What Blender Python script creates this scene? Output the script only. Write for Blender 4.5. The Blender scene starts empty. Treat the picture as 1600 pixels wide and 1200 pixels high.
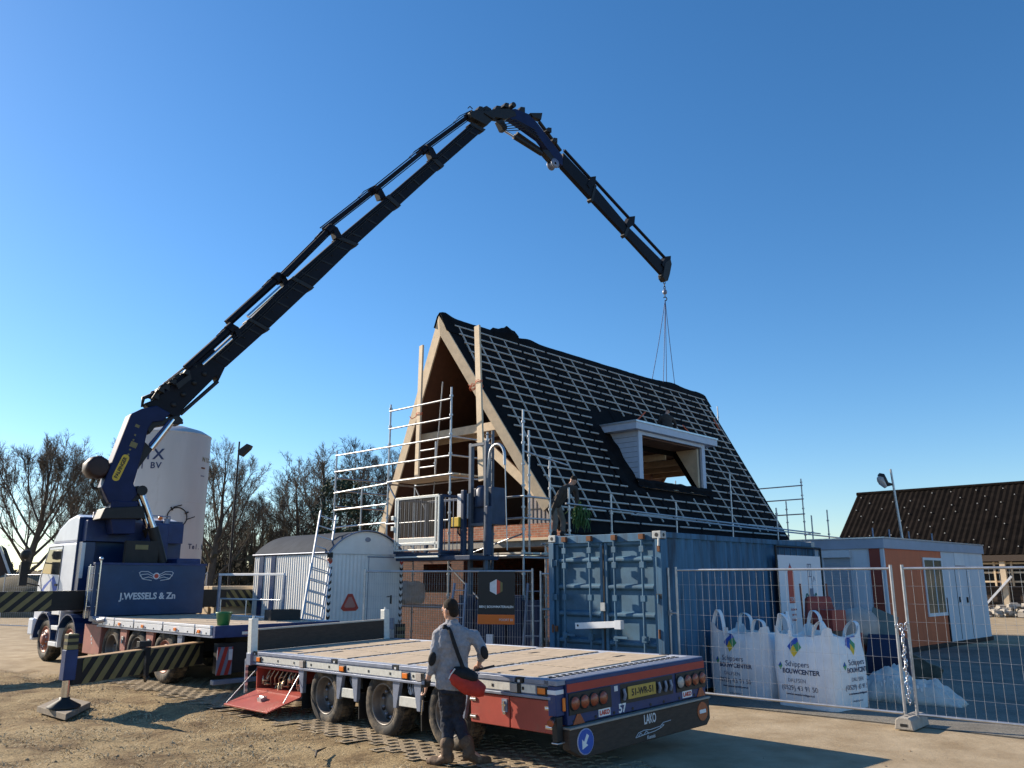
import bpy, bmesh, math, random
from mathutils import Vector, Matrix, noise as mnoise
PI=math.pi
SC=bpy.context.scene; COL=SC.collection
rnd=random.Random(11)
V=Vector
# ------------------------------------------------------------------ camera
FPX=1287.8; TH=math.atan(303.5/FPX); HCAM=1.9
def setup_camera():
    cd=bpy.data.cameras.new("camera"); co=bpy.data.objects.new("camera",cd); COL.objects.link(co)
    cd.sensor_width=36; cd.lens=36*FPX/1600; cd.clip_end=3000; cd.clip_start=.05
    co.location=(0,0,HCAM); co.rotation_euler=(PI/2+TH,0,0); SC.camera=co
setup_camera()
CT,ST=math.cos(TH),math.sin(TH)
def ray(px,py):
    u=(px-800)/FPX; v=(600-py)/FPX
    return V((u,CT-ST*v,ST+CT*v))
def at(px,py,Y):
    d=ray(px,py); return V((0,0,HCAM))+d*(Y/d.y)
def gnd(px,py,z=0):
    d=ray(px,py); return V((0,0,HCAM))+d*((z-HCAM)/d.z)
def posem(x,y,z,yaw,p=0,r=0):
    return Matrix.Translation((x,y,z))@Matrix.Rotation(yaw,4,'Z')@Matrix.Rotation(p,4,'X')@Matrix.Rotation(r,4,'Y')
def pl(px,py,M,ax,val):
    I=M.inverted(); o=I@V((0,0,HCAM)); d=I.to_3x3()@ray(px,py)
    return o+d*((val-o[ax])/d[ax])
# ------------------------------------------------------------------ mesh builder
class MB:
    def __init__(s): s.v=[];s.f=[];s.m=[];s.s=[]
    def add(s,vs,fs,mi=0,sm=False):
        b=len(s.v); s.v+= [tuple(p) for p in vs]
        for f in fs: s.f.append([b+i for i in f]); s.m.append(mi); s.s.append(sm)
    def box(s,c,d,R=None,mi=0):
        x,y,z=d[0]/2,d[1]/2,d[2]/2; c=V(c)
        vs=[V((i,j,k)) for i in(-x,x) for j in(-y,y) for k in(-z,z)]
        if R is not None: vs=[R@q for q in vs]
        s.add([c+q for q in vs],[(0,1,3,2),(4,6,7,5),(0,4,5,1),(2,3,7,6),(0,2,6,4),(1,5,7,3)],mi)
    def bx(s,a,b,mi=0):
        s.box([(a[i]+b[i])/2 for i in range(3)],[abs(b[i]-a[i]) for i in range(3)],None,mi)
    def bar(s,a,b,w,h,up=(0,0,1),mi=0):
        a=V(a);b=V(b);d=(b-a);L=d.length;d.normalize();u=V(up)
        if abs(d.dot(u))>.99: u=V((1,0,0))
        x=d.cross(u).normalized(); z=x.cross(d)
        R=Matrix((x,d,z)).transposed(); s.box((a+b)/2,(w,L,h),R,mi)
    def tube(s,pts,r,n=8,mi=0,cap=True,sm=True):
        pts=[V(p) for p in pts]; N=len(pts); rs=r if isinstance(r,(list,tuple)) else [r]*N
        t=(pts[1]-pts[0]).normalized(); u=t.orthogonal().normalized(); vs=[]
        for i,p in enumerate(pts):
            if i==0: d=pts[1]-pts[0]
            elif i==N-1: d=pts[-1]-pts[-2]
            else: d=(pts[i+1]-pts[i]).normalized()+(pts[i]-pts[i-1]).normalized()
            if d.length<1e-9: d=t
            d.normalize(); q=t.rotation_difference(d); u=(q@u); u=(u-d*u.dot(d)).normalized(); t=d; w=d.cross(u)
            for k in range(n):
                a=2*PI*k/n; vs.append(p+(u*math.cos(a)+w*math.sin(a))*rs[i])
        fs=[(i*n+k,i*n+(k+1)%n,(i+1)*n+(k+1)%n,(i+1)*n+k) for i in range(N-1) for k in range(n)]
        s.add(vs,fs,mi,sm)
        if cap: s.add(vs[:n][::-1]+vs[-n:],[tuple(range(n)),tuple(range(n,2*n))],mi)
    def lathe(s,prof,n=24,M=None,mi=0,sm=True):
        M=M or Matrix(); vs=[]
        for r,z in prof:
            for k in range(n):
                a=2*PI*k/n; vs.append(M@V((r*math.cos(a),r*math.sin(a),z)))
        fs=[(i*n+k,i*n+(k+1)%n,(i+1)*n+(k+1)%n,(i+1)*n+k) for i in range(len(prof)-1) for k in range(n)]
        s.add(vs,fs,mi,sm)
    def prism(s,poly,M,d0,d1,mi=0):
        n=len(poly); vs=[M@V((x,y,d0)) for x,y in poly]+[M@V((x,y,d1)) for x,y in poly]
        s.add(vs,[tuple(range(n))[::-1],tuple(range(n,2*n))]+[(i,(i+1)%n,n+(i+1)%n,n+i) for i in range(n)],mi)
    def disc(s,c,nrm,r,t=.004,n=20,mi=0):
        M=frame(c,nrm); s.lathe([(0,0),(r,0),(r,t),(0,t)],n,M,mi,False)
    def build(s,name,mats,parent=None,bevel=0,fixn=True,loc=None):
        me=bpy.data.meshes.new(name); me.from_pydata(s.v,[],s.f); 
        for m in (mats if isinstance(mats,(list,tuple)) else [mats]): me.materials.append(m)
        me.polygons.foreach_set('material_index',s.m); me.polygons.foreach_set('use_smooth',s.s)
        if fixn:
            bm=bmesh.new(); bm.from_mesh(me); bmesh.ops.recalc_face_normals(bm,faces=bm.faces); bm.to_mesh(me); bm.free()
        o=bpy.data.objects.new(name,me); COL.objects.link(o)
        if parent: o.parent=parent
        if loc: o.location=loc
        if bevel:
            b=o.modifiers.new('bevel','BEVEL'); b.width=bevel; b.segments=2; b.limit_method='ANGLE'; b.angle_limit=.7
        return o
def build_each(mb,name,m,parent,bevel=0):
    par=list(range(len(mb.v)))
    def fd(a):
        while par[a]!=a: par[a]=par[par[a]]; a=par[a]
        return a
    for f in mb.f:
        r=fd(f[0])
        for i in f[1:]: par[fd(i)]=r
    grp={}
    for k,f in enumerate(mb.f): grp.setdefault(fd(f[0]),[]).append(k)
    out=[]
    for ks in grp.values():
        q=MB(); idx={}
        for k in ks:
            for i in mb.f[k]:
                if i not in idx: idx[i]=len(idx); q.v.append(mb.v[i])
            q.f.append([idx[i] for i in mb.f[k]]); q.m.append(mb.m[k]); q.s.append(mb.s[k])
        out.append(q.build(name,m,parent,bevel))
    return out
def frame(c,nrm,up=(0,0,1)):
    z=V(nrm).normalized(); u=V(up)
    if abs(z.dot(u))>.99: u=V((0,1,0))
    x=u.cross(z).normalized(); y=z.cross(x)
    M=Matrix((x,y,z)).transposed().to_4x4(); M.translation=V(c); return M
def thing(name,label,cat,loc=(0,0,0),rotz=0,group=None,M=None):
    o=bpy.data.objects.new(name,None); COL.objects.link(o); o.empty_display_size=.2
    if M is not None: o.matrix_world=M; 
    else: o.location=loc; o.rotation_euler=(0,0,rotz)
    return tag(o,label,cat,group)
def tag(o,label=None,cat=None,group=None,kind=None):
    if label: o['label']=label
    if cat: o['category']=cat
    if group: o['group']=group
    if kind: o['kind']=kind
    return o
def copy_tree(o,parent=None):
    c=o.copy(); COL.objects.link(c)
    if parent: c.parent=parent
    for ch in list(o.children): copy_tree(ch,c)
    return c
def text(s,size,m,parent,M,name='lettering',sx=1,ext=.003,bold=0,align='CENTER',shear=0):
    cu=bpy.data.curves.new('t','FONT'); cu.body=s; cu.size=size; cu.extrude=ext; cu.align_x=align; cu.align_y='CENTER'
    cu.offset=bold; cu.shear=shear; cu.resolution_u=3
    t=bpy.data.objects.new('t',cu); COL.objects.link(t)
    dg=bpy.context.evaluated_depsgraph_get(); me=bpy.data.meshes.new_from_object(t.evaluated_get(dg))
    bpy.data.objects.remove(t); me.transform(Matrix.Diagonal((sx,1,1,1))); me.transform(M); me.materials.clear(); me.materials.append(m)
    o=bpy.data.objects.new(name,me); COL.objects.link(o); o.parent=parent; return o
# ------------------------------------------------------------------ materials
def nd(nt,t,**k):
    n=nt.nodes.new(t)
    for a,b in k.items(): setattr(n,a,b)
    return n
def mat(name,c,rough=.6,metal=0,var=.15,sc=5,bump=0,bsc=60,dirt=None,spec=.4,stretch=None,emit=0):
    m=bpy.data.materials.new(name); m.use_nodes=True; nt=m.node_tree; L=nt.links; p=nt.nodes['Principled BSDF']
    p.inputs['Roughness'].default_value=rough; p.inputs['Metallic'].default_value=metal; p.inputs['Specular IOR Level'].default_value=spec
    tc=nd(nt,'ShaderNodeTexCoord'); co=tc.outputs['Object']
    if stretch:
        mp=nd(nt,'ShaderNodeMapping'); mp.inputs['Scale'].default_value=stretch; L.new(co,mp.inputs['Vector']); co2=mp.outputs[0]
    else: co2=co
    n=nd(nt,'ShaderNodeTexNoise'); n.inputs['Scale'].default_value=sc; n.inputs['Detail'].default_value=7; n.inputs['Roughness'].default_value=.62; L.new(co2,n.inputs['Vector'])
    mr=nd(nt,'ShaderNodeMapRange'); mr.inputs[1].default_value=.3; mr.inputs[2].default_value=.7; mr.inputs[3].default_value=1-var; mr.inputs[4].default_value=1+var; L.new(n.outputs['Fac'],mr.inputs[0])
    mx=nd(nt,'ShaderNodeMix',data_type='RGBA',blend_type='MULTIPLY'); mx.inputs[0].default_value=1; mx.inputs[6].default_value=(*c,1); L.new(mr.outputs[0],mx.inputs[7]); out=mx.outputs[2]
    if dirt:
        dc,thr,ds=dirt
        n2=nd(nt,'ShaderNodeTexNoise'); n2.inputs['Scale'].default_value=ds; n2.inputs['Detail'].default_value=8; n2.inputs['Roughness'].default_value=.7; L.new(co2,n2.inputs['Vector'])
        r2=nd(nt,'ShaderNodeMapRange'); r2.inputs[1].default_value=thr; r2.inputs[2].default_value=thr+.18; r2.inputs[4].default_value=.85; L.new(n2.outputs['Fac'],r2.inputs[0])
        m2=nd(nt,'ShaderNodeMix',data_type='RGBA'); L.new(r2.outputs[0],m2.inputs[0]); L.new(out,m2.inputs[6]); m2.inputs[7].default_value=(*dc,1); out=m2.outputs[2]
        rr=nd(nt,'ShaderNodeMapRange'); rr.inputs[3].default_value=rough; rr.inputs[4].default_value=.85; L.new(r2.outputs[0],rr.inputs[0]); L.new(rr.outputs[0],p.inputs['Roughness'])
    L.new(out,p.inputs['Base Color'])
    if bump:
        b=nd(nt,'ShaderNodeBump'); b.inputs['Strength'].default_value=bump; b.inputs['Distance'].default_value=.01
        n3=nd(nt,'ShaderNodeTexNoise'); n3.inputs['Scale'].default_value=bsc; n3.inputs['Detail'].default_value=6; L.new(co2,n3.inputs['Vector']); L.new(n3.outputs['Fac'],b.inputs['Height']); L.new(b.outputs[0],p.inputs['Normal'])
    return m
DUST=(.27,.21,.14)
M={}
M['blue']=mat('blue_paint',(.012,.043,.115),.35,0,.2,3,dirt=(DUST,.66,6))
M['navy']=mat('navy_paint',(.014,.034,.125),.45,0,.25,4,dirt=((.12,.105,.095),.60,7))
M['cab']=mat('cab_blue_paint',(.010,.034,.115),.3,0,.15,3,dirt=((.2,.17,.13),.68,5))
M['armblue']=mat('dark_arm_blue',(.009,.018,.07),.5,0,.2,3,dirt=((.03,.03,.035),.64,5),spec=.2)
M['white']=mat('white_paint',(.72,.73,.75),.4,0,.08,3,dirt=((.4,.36,.3),.68,5))
M['cabwhite']=mat('pale_cab_paint',(.62,.66,.74),.3,0,.08,3,dirt=((.3,.27,.22),.66,6))
M['tape']=mat('reflective_tape',(.66,.66,.62),.35,.2,.12,20,dirt=((.35,.3,.24),.63,9))
M['steel']=mat('galvanised_steel',(.42,.43,.45),.38,.75,.2,9,dirt=((.3,.28,.25),.7,10))
M['greysteel']=mat('grey_steel',(.22,.25,.33),.45,.3,.2,8,dirt=(DUST,.66,9))
M['alu']=mat('aluminium',(.6,.62,.64),.35,.7,.12,9)
M['dark']=mat('dark_steel',(.014,.014,.015),.55,.1,.3,6,dirt=((.12,.1,.07),.66,8))
M['boom']=mat('boom_paint',(.0045,.005,.010),.55,0,.35,3,dirt=((.02,.018,.016),.62,6),spec=.2)
M['black']=mat('black_plastic',(.015,.015,.016),.5,0,.2,8)
M['rubber']=mat('tyre_rubber',(.028,.026,.025),.8,0,.3,12,dirt=((.22,.17,.115),.47,5),bump=.3,bsc=90)
M['rim']=mat('grey_rim',(.17,.155,.145),.5,.5,.2,10,dirt=((.2,.16,.12),.52,8))
M['redrim']=mat('rust_red_rim',(.28,.1,.07),.55,.1,.25,10,dirt=((.2,.16,.12),.6,8))
M['red']=mat('red_paint',(.36,.06,.042),.5,0,.15,4,dirt=((.26,.12,.075),.57,5))
M['pink']=mat('faded_red_mudguard',(.36,.14,.11),.6,0,.15,4,dirt=(DUST,.55,5))
M['redband']=mat('red_band',(.36,.03,.022),.4,0,.12,5)
M['amber']=mat('amber_lens',(.75,.19,.02),.25,0,.1,30,spec=.6)
M['redlens']=mat('red_lens',(.30,.07,.03),.25,0,.15,30,spec=.6)
M['clearlens']=mat('clear_lens',(.42,.38,.35),.2,0,.1,30,spec=.6)
M['chrome']=mat('chrome_rod',(.7,.7,.72),.18,1,.05,5)
M['brass']=mat('brass_valve',(.5,.42,.28),.4,.7,.2,12)
M['ply']=mat('deck_plywood',(.47,.37,.26),.75,0,.16,4,bump=.15,bsc=30,dirt=((.24,.185,.13),.55,2.5),stretch=(1,2.5,1))
M['decksteel']=mat('worn_deck_steel',(.40,.42,.46),.55,0,.15,6,dirt=((.36,.29,.2),.66,5))
M['board']=mat('dark_bulkhead_board',(.06,.041,.03),.75,0,.25,6,stretch=(2,2,9),bump=.15,bsc=25)
M['wood']=mat('pale_timber',(.60,.47,.32),.7,0,.14,5,stretch=(1,1,1),bump=.15,bsc=30,dirt=((.36,.25,.15),.66,6))
M['greywood']=mat('weathered_timber',(.50,.45,.38),.75,0,.18,6,bump=.2,bsc=30)
M['osb']=mat('brown_underlay_board',(.12,.052,.028),.8,0,.15,7,bump=.2,bsc=40)
M['felt']=mat('black_roof_membrane',(.009,.0085,.0095),.85,0,.4,2.5,bump=.5,bsc=7,spec=.1)
M['batten']=mat('grey_tile_batten',(.50,.455,.40),.8,0,.15,8)
M['dormer']=mat('grey_blue_cladding',(.50,.54,.62),.55,0,.07,5)
M['foil']=mat('grey_foil',(.42,.42,.40),.45,0,.2,6,bump=.8,bsc=10,dirt=((.25,.22,.18),.64,5))
M['concrete']=mat('grey_concrete',(.34,.31,.27),.85,0,.2,9,bump=.4,bsc=60)
M['contblue']=mat('container_blue',(.032,.115,.21),.6,0,.4,6,dirt=((.03,.032,.04),.515,5),bump=.1,bsc=30,stretch=(1,1,.12))
M['contdoor']=mat('container_door_blue',(.05,.125,.2),.65,0,.3,2.5,dirt=((.11,.105,.10),.60,4))
M['contgrey']=mat('corner_casting_grey',(.42,.43,.42),.6,.1,.2,8,dirt=((.25,.11,.06),.6,10))
M['rust']=mat('rusty_steel',(.16,.07,.035),.8,.2,.3,10)
M['shedwhite']=mat('white_corrugated_sheet',(.80,.79,.76),.5,0,.07,3,dirt=((.42,.4,.36),.68,3))
M['shedroof']=mat('grey_corrugated_roof',(.06,.07,.088),.85,0,.15,3,spec=.08)
M['cabingrey']=mat('pale_grey_panel',(.60,.62,.66),.55,0,.08,3,dirt=((.40,.39,.37),.60,4),stretch=(1,1,.18))
M['cabinor']=mat('orange_brown_panel',(.62,.14,.05),.55,0,.12,3,dirt=((.36,.10,.05),.58,4),stretch=(1,1,.2))
M['mast']=mat('dull_mast_steel',(.10,.115,.145),.5,.2,.25,7,dirt=((.2,.18,.16),.66,8))
M['padwood']=mat('grey_brown_pad',(.25,.205,.155),.85,0,.25,6,bump=.3,bsc=25)
M['capgrey']=mat('dull_screw_cap',(.36,.35,.33),.6,0,.1,6)
M['cabinred']=mat('dark_red_panel',(.26,.045,.025),.5,0,.08,3)
M['glass']=mat('dark_glass',(.02,.025,.03),.06,0,.1,2,spec=.8)
M['bag']=mat('woven_white_bag',(.82,.82,.83),.65,0,.06,6,bump=.5,bsc=9,dirt=((.5,.46,.4),.7,4))
M['dustybag']=mat('dusty_woven_bag',(.60,.585,.55),.75,0,.14,5,bump=.7,bsc=12,dirt=((.34,.29,.22),.6,3))
M['paper']=mat('white_banner',(.76,.75,.78),.5,0,.03,3)
M['ink']=mat('dark_blue_ink',(.03,.045,.11),.6,0,.1,5)
M['inkblue']=mat('logo_blue',(.04,.1,.42),.6,0,.05,5)
M['inkgreen']=mat('logo_green',(.08,.32,.14),.6,0,.05,5)
M['inkyel']=mat('logo_yellow',(.75,.5,.03),.6,0,.05,5)
M['inkred']=mat('logo_red',(.55,.08,.05),.6,0,.05,5)
M['inkgrey']=mat('logo_grey',(.18,.19,.25),.6,0,.05,5)
M['silver']=mat('silver_letter',(.62,.63,.66),.45,.1,.12,9)
M['sign_white']=mat('white_print',(.8,.8,.8),.5,0,.04,5)
M['sign_black']=mat('black_sign',(.015,.015,.017),.45,0,.1,5)
M['sign_or']=mat('orange_print',(.75,.16,.02),.5,0,.05,5)
M['yellow']=mat('yellow_paint',(.62,.42,.04),.5,0,.12,6,dirt=((.2,.15,.08),.66,8))
M['rustpale']=mat('pale_rusty_plate',(.46,.29,.15),.7,0,.2,8)
M['hazy']=mat('hazard_yellow',(.19,.16,.065),.55,0,.15,6)
M['plateyel']=mat('number_plate',(.50,.33,.06),.5,0,.15,8)
M['netgreen']=mat('green_netting',(.05,.12,.035),.7,0,.5,5)
M['green']=mat('green_plastic',(.03,.17,.06),.45,0,.12,6)
M['silo']=mat('white_silo_paint',(.50,.49,.485),.45,0,.07,1.4,dirt=((.36,.34,.30),.61,2.6),stretch=(1,1,.25))
M['tile']=mat('dark_roof_sheet',(.008,.006,.005),.85,0,.6,2,dirt=((.02,.012,.008),.6,4),bump=.4,bsc=20,spec=.06)
M['hoistblue']=mat('hoist_blue',(.022,.04,.085),.45,.1,.2,6,dirt=((.16,.15,.14),.66,8))
M['skin']=mat('skin',(.48,.27,.19),.5,0,.1,12)
M['hair']=mat('dark_brown_hair',(.018,.011,.007),.9,0,.4,40,bump=.6,bsc=120)
M['jacket']=mat('grey_work_jacket',(.27,.272,.30),.9,0,.2,24,bump=.8,bsc=22,dirt=((.10,.10,.115),.62,8))
M['patch']=mat('black_fabric',(.014,.014,.016),.85,0,.3,20)
M['trousers']=mat('dark_work_trousers',(.022,.026,.04),.9,0,.5,12,bump=.8,bsc=18,dirt=((.07,.065,.06),.62,7))
M['greytr']=mat('grey_work_trousers',(.16,.145,.13),.85,0,.25,12,bump=.5,bsc=12)
M['browntop']=mat('brown_work_jacket',(.045,.036,.03),.85,0,.25,12,bump=.5,bsc=12)
M['boots']=mat('muddy_brown_boots',(.11,.068,.042),.8,0,.3,14,dirt=((.32,.24,.15),.55,9),bump=.5,bsc=30)
M['bagred']=mat('red_bag_fabric',(.42,.035,.025),.75,0,.15,12,bump=.3,bsc=30)
M['bark']=mat('bare_bark',(.095,.075,.056),.9,0,.3,4)
M['bark2']=mat('dark_bark',(.075,.06,.045),.9,0,.3,4)
M['barklight']=mat('mossy_bark',(.12,.10,.065),.9,0,.35,2)
M['ever']=mat('evergreen_needles',(.025,.045,.022),.8,0,.4,1.5)
M['ivy']=mat('brown_undergrowth',(.062,.05,.026),.9,0,.45,.7)
M['clod']=mat('soil_clod',(.28,.205,.13),.95,0,.3,9,bump=.6,bsc=40)
M['blade']=mat('dry_grass_blade',(.44,.345,.20),.8,0,.35,3)
M['orange']=mat('orange_strap',(.65,.11,.03),.6,0,.1,6)
M['beige']=mat('beige_drum',(.42,.34,.29),.6,0,.15,6)
M['bluebin']=mat('blue_bin',(.014,.02,.055),.5,0,.15,5)
M['tarp']=mat('grey_green_tarp',(.13,.16,.15),.6,0,.2,4,bump=.5,bsc=8)

def brickmat(k=1,nm='orange_brick'):
    m=bpy.data.materials.new(nm); m.use_nodes=True; nt=m.node_tree; L=nt.links; p=nt.nodes['Principled BSDF']; p.inputs['Roughness'].default_value=.85
    tc=nd(nt,'ShaderNodeTexCoord'); sp=nd(nt,'ShaderNodeSeparateXYZ'); L.new(tc.outputs['Object'],sp.inputs[0])
    ad=nd(nt,'ShaderNodeMath',operation='ADD'); L.new(sp.outputs[0],ad.inputs[0]); L.new(sp.outputs[1],ad.inputs[1])
    cb=nd(nt,'ShaderNodeCombineXYZ'); L.new(ad.outputs[0],cb.inputs[0]); L.new(sp.outputs[2],cb.inputs[1])
    b=nd(nt,'ShaderNodeTexBrick'); b.inputs['Scale'].default_value=1; b.inputs['Brick Width'].default_value=.215; b.inputs['Row Height'].default_value=.065; b.inputs['Mortar Size'].default_value=.008
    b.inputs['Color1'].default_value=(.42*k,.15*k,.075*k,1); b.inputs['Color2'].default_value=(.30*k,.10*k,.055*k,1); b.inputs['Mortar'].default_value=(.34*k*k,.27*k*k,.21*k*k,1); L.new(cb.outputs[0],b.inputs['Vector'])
    n=nd(nt,'ShaderNodeTexNoise'); n.inputs['Scale'].default_value=7; L.new(tc.outputs['Object'],n.inputs['Vector'])
    mx=nd(nt,'ShaderNodeMix',data_type='RGBA',blend_type='OVERLAY'); mx.inputs[0].default_value=.5; L.new(b.outputs[0],mx.inputs[6]); L.new(n.outputs['Fac'],mx.inputs[7]); L.new(mx.outputs[2],p.inputs['Base Color'])
    bp=nd(nt,'ShaderNodeBump'); bp.inputs['Strength'].default_value=.6; bp.inputs['Distance'].default_value=.006; bp.invert=True; L.new(b.outputs['Fac'],bp.inputs['Height']); L.new(bp.outputs[0],p.inputs['Normal'])
    return m
M['brick']=brickmat()
M['brickshaded']=brickmat(.34,'shaded_brick')  # same brick darkened, shade on the lower gable wall put into its colour
def groundmat(name,stops,sc,bump=.6,fine=45,detailsc=9):
    m=bpy.data.materials.new(name); m.use_nodes=True; nt=m.node_tree; L=nt.links; p=nt.nodes['Principled BSDF']; p.inputs['Roughness'].default_value=.95; p.inputs['Specular IOR Level'].default_value=.15
    tc=nd(nt,'ShaderNodeTexCoord')
    n=nd(nt,'ShaderNodeTexNoise'); n.inputs['Scale'].default_value=sc; n.inputs['Detail'].default_value=12; n.inputs['Roughness'].default_value=.68; L.new(tc.outputs['Object'],n.inputs['Vector'])
    r=nd(nt,'ShaderNodeValToRGB'); e=r.color_ramp.elements
    e[0].position,e[0].color=stops[0][0],(*stops[0][1],1); e[1].position,e[1].color=stops[-1][0],(*stops[-1][1],1)
    for q,c in stops[1:-1]: x=e.new(q); x.color=(*c,1)
    L.new(n.outputs['Fac'],r.inputs[0])
    f=nd(nt,'ShaderNodeTexNoise'); f.inputs['Scale'].default_value=fine; f.inputs['Detail'].default_value=6; L.new(tc.outputs['Object'],f.inputs['Vector'])
    mr=nd(nt,'ShaderNodeMapRange'); mr.inputs[1].default_value=.3; mr.inputs[2].default_value=.7; mr.inputs[3].default_value=.62; mr.inputs[4].default_value=1.32; L.new(f.outputs['Fac'],mr.inputs[0])
    mx=nd(nt,'ShaderNodeMix',data_type='RGBA',blend_type='MULTIPLY'); mx.inputs[0].default_value=1; L.new(r.outputs[0],mx.inputs[6]); L.new(mr.outputs[0],mx.inputs[7]); L.new(mx.outputs[2],p.inputs['Base Color'])
    h=nd(nt,'ShaderNodeTexNoise'); h.inputs['Scale'].default_value=detailsc; h.inputs['Detail'].default_value=12; h.inputs['Roughness'].default_value=.7; L.new(tc.outputs['Object'],h.inputs['Vector'])
    b=nd(nt,'ShaderNodeBump'); b.inputs['Strength'].default_value=bump; b.inputs['Distance'].default_value=.06; L.new(h.outputs['Fac'],b.inputs['Height']); L.new(b.outputs[0],p.inputs['Normal'])
    return m
M['soil']=groundmat('sandy_soil',[(.34,(.115,.074,.04)),(.45,(.235,.165,.088)),(.54,(.335,.248,.135)),(.70,(.40,.305,.175))],1.1,1.0,55,11)
M['sand']=groundmat('pale_sand_track',[(.3,(.25,.19,.125)),(.5,(.38,.30,.20)),(.7,(.44,.36,.25))],.5,.35,30,6)
def mixground(a,b):
    m=M['soil']; nt=m.node_tree; L=nt.links; p=nt.nodes['Principled BSDF']; old=p.inputs['Base Color'].links[0].from_socket
    tc=[n for n in nt.nodes if n.type=='TEX_COORD'][0]
    sp=nd(nt,'ShaderNodeSeparateXYZ'); L.new(tc.outputs['Object'],sp.inputs[0])
    def ma(op,x,y):
        q=nd(nt,'ShaderNodeMath',operation=op)
        for i,k in enumerate((x,y)):
            if isinstance(k,(int,float)): q.inputs[i].default_value=k
            else: L.new(k,q.inputs[i])
        return q.outputs[0]
    tx=ma('ADD',ma('MULTIPLY',ma('SUBTRACT',sp.outputs[0],.453),.72),ma('MULTIPLY',ma('SUBTRACT',sp.outputs[1],8.735),.693))
    n=nd(nt,'ShaderNodeTexNoise'); n.inputs['Scale'].default_value=.9; n.inputs['Detail'].default_value=6; L.new(tc.outputs['Object'],n.inputs['Vector'])
    nn=ma('MULTIPLY',ma('SUBTRACT',n.outputs['Fac'],.5),4.0)
    def sm(v,lo,hi):
        r=nd(nt,'ShaderNodeMapRange',interpolation_type='SMOOTHSTEP'); r.inputs[1].default_value=lo; r.inputs[2].default_value=hi; L.new(v,r.inputs[0]); return r.outputs[0]
    f=ma('MAXIMUM',sm(ma('ADD',tx,nn),.1,1.3),sm(ma('ADD',sp.outputs[1],nn),17.0,19.0))
    r=nd(nt,'ShaderNodeTexNoise'); r.inputs['Scale'].default_value=1.6; r.inputs['Detail'].default_value=10; r.inputs['Roughness'].default_value=.6; L.new(tc.outputs['Object'],r.inputs['Vector'])
    cr=nd(nt,'ShaderNodeValToRGB'); e=cr.color_ramp.elements; e[0].position=.32; e[0].color=(.28,.21,.13,1); e[1].position=.68; e[1].color=(.43,.345,.235,1); L.new(r.outputs['Fac'],cr.inputs[0])
    mx=nd(nt,'ShaderNodeMix',data_type='RGBA'); L.new(f,mx.inputs[0]); L.new(old,mx.inputs[6]); L.new(cr.outputs[0],mx.inputs[7]); L.new(mx.outputs[2],p.inputs['Base Color'])
    b=[q for q in nt.nodes if q.type=='BUMP'][0]; L.new(ma('SUBTRACT',.85,ma('MULTIPLY',f,.6)),b.inputs['Strength'])
mixground(0,0)
M['asphalt']=groundmat('grey_yard_paving',[(.3,(.15,.135,.11)),(.5,(.235,.215,.18)),(.7,(.31,.28,.225))],.8,.25,60,20)
M['paver']=groundmat('concrete_grass_paver',[(.3,(.25,.20,.14)),(.5,(.34,.27,.185)),(.7,(.38,.31,.21))],2,.3,40,20)

# ------------------------------------------------------------------ sky and sun
SUN_AZ=math.radians(153); SUN_EL=math.radians(26)
def setup_world():
    w=bpy.data.worlds.new('World'); SC.world=w; w.use_nodes=True; nt=w.node_tree; bg=nt.nodes['Background']
    s=nt.nodes.new('ShaderNodeTexSky'); s.sky_type='NISHITA'; s.sun_disc=False; s.sun_elevation=SUN_EL; s.sun_rotation=PI/2-SUN_AZ
    s.air_density=1.0; s.dust_density=.22; s.ozone_density=4.2; s.altitude=0
    hs=nt.nodes.new('ShaderNodeHueSaturation'); hs.inputs['Saturation'].default_value=1.2; nt.links.new(s.outputs[0],hs.inputs['Color']); nt.links.new(hs.outputs[0],bg.inputs[0]); bg.inputs[1].default_value=.102
    ld=bpy.data.lights.new('sun','SUN'); ld.energy=5.0; ld.angle=math.radians(.5); ld.color=(1,.87,.69)
    lo=bpy.data.objects.new('sun',ld); COL.objects.link(lo); d=V((math.cos(SUN_AZ)*math.cos(SUN_EL),math.sin(SUN_AZ)*math.cos(SUN_EL),math.sin(SUN_EL)))
    lo.rotation_euler=d.to_track_quat('Z','Y').to_euler(); lo.location=(-30,20,30)
    vs=SC.view_settings; vs.view_transform='Standard'; vs.look='None'; vs.exposure=.78; vs.gamma=1
setup_world()

# poses of the main objects
TRM=posem(.453,8.735,.892,.766,-.015,-.03)
TKM=posem(-5.066,14.688,0,.813)
COM=posem(.682,15.54,.07,-.75)
CAM_=posem(9.674,21.913,0,.764)
HOM=posem(-2.115,23,0,math.radians(-43))
FEM=posem(2.676,13.888,.0,-.731)

# ------------------------------------------------------------------ ground
def gz(x,y):
    z=0.0
    a=max(0,min(1,(y-3)/3))*max(0,min(1,(26-y)/6))*max(0,min(1,(20-abs(x))/6))
    tx=(x-.453)*.72+(y-8.735)*.693
    a*=1-.93*max(0,min(1,(tx+1.1)/.7))
    ty=-(x-.453)*.693+(y-8.735)*.72
    if a>0 and tx<0:
        for c,w in ((-1.25,1),(-3.1,.8),(-4.4,.7),(-6.2,.8)):
            d=tx-c+.45*mnoise.noise(V((ty*.22,c,0))); 
            if abs(d)<.8: k=w*(.55+.7*mnoise.noise(V((ty*.5,c,3)))); z+=a*k*(.030*math.exp(-((abs(d)-.27)/.12)**2)-.045*math.exp(-(d/.17)**2))
    z+=a*(.05*mnoise.noise(V((x*.55,y*.55,1.3)))+.022*mnoise.noise(V((x*2.3,y*2.3,4.1)))+.012*mnoise.noise(V((x*6,y*6,2)))) 
    return z-.014
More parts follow.
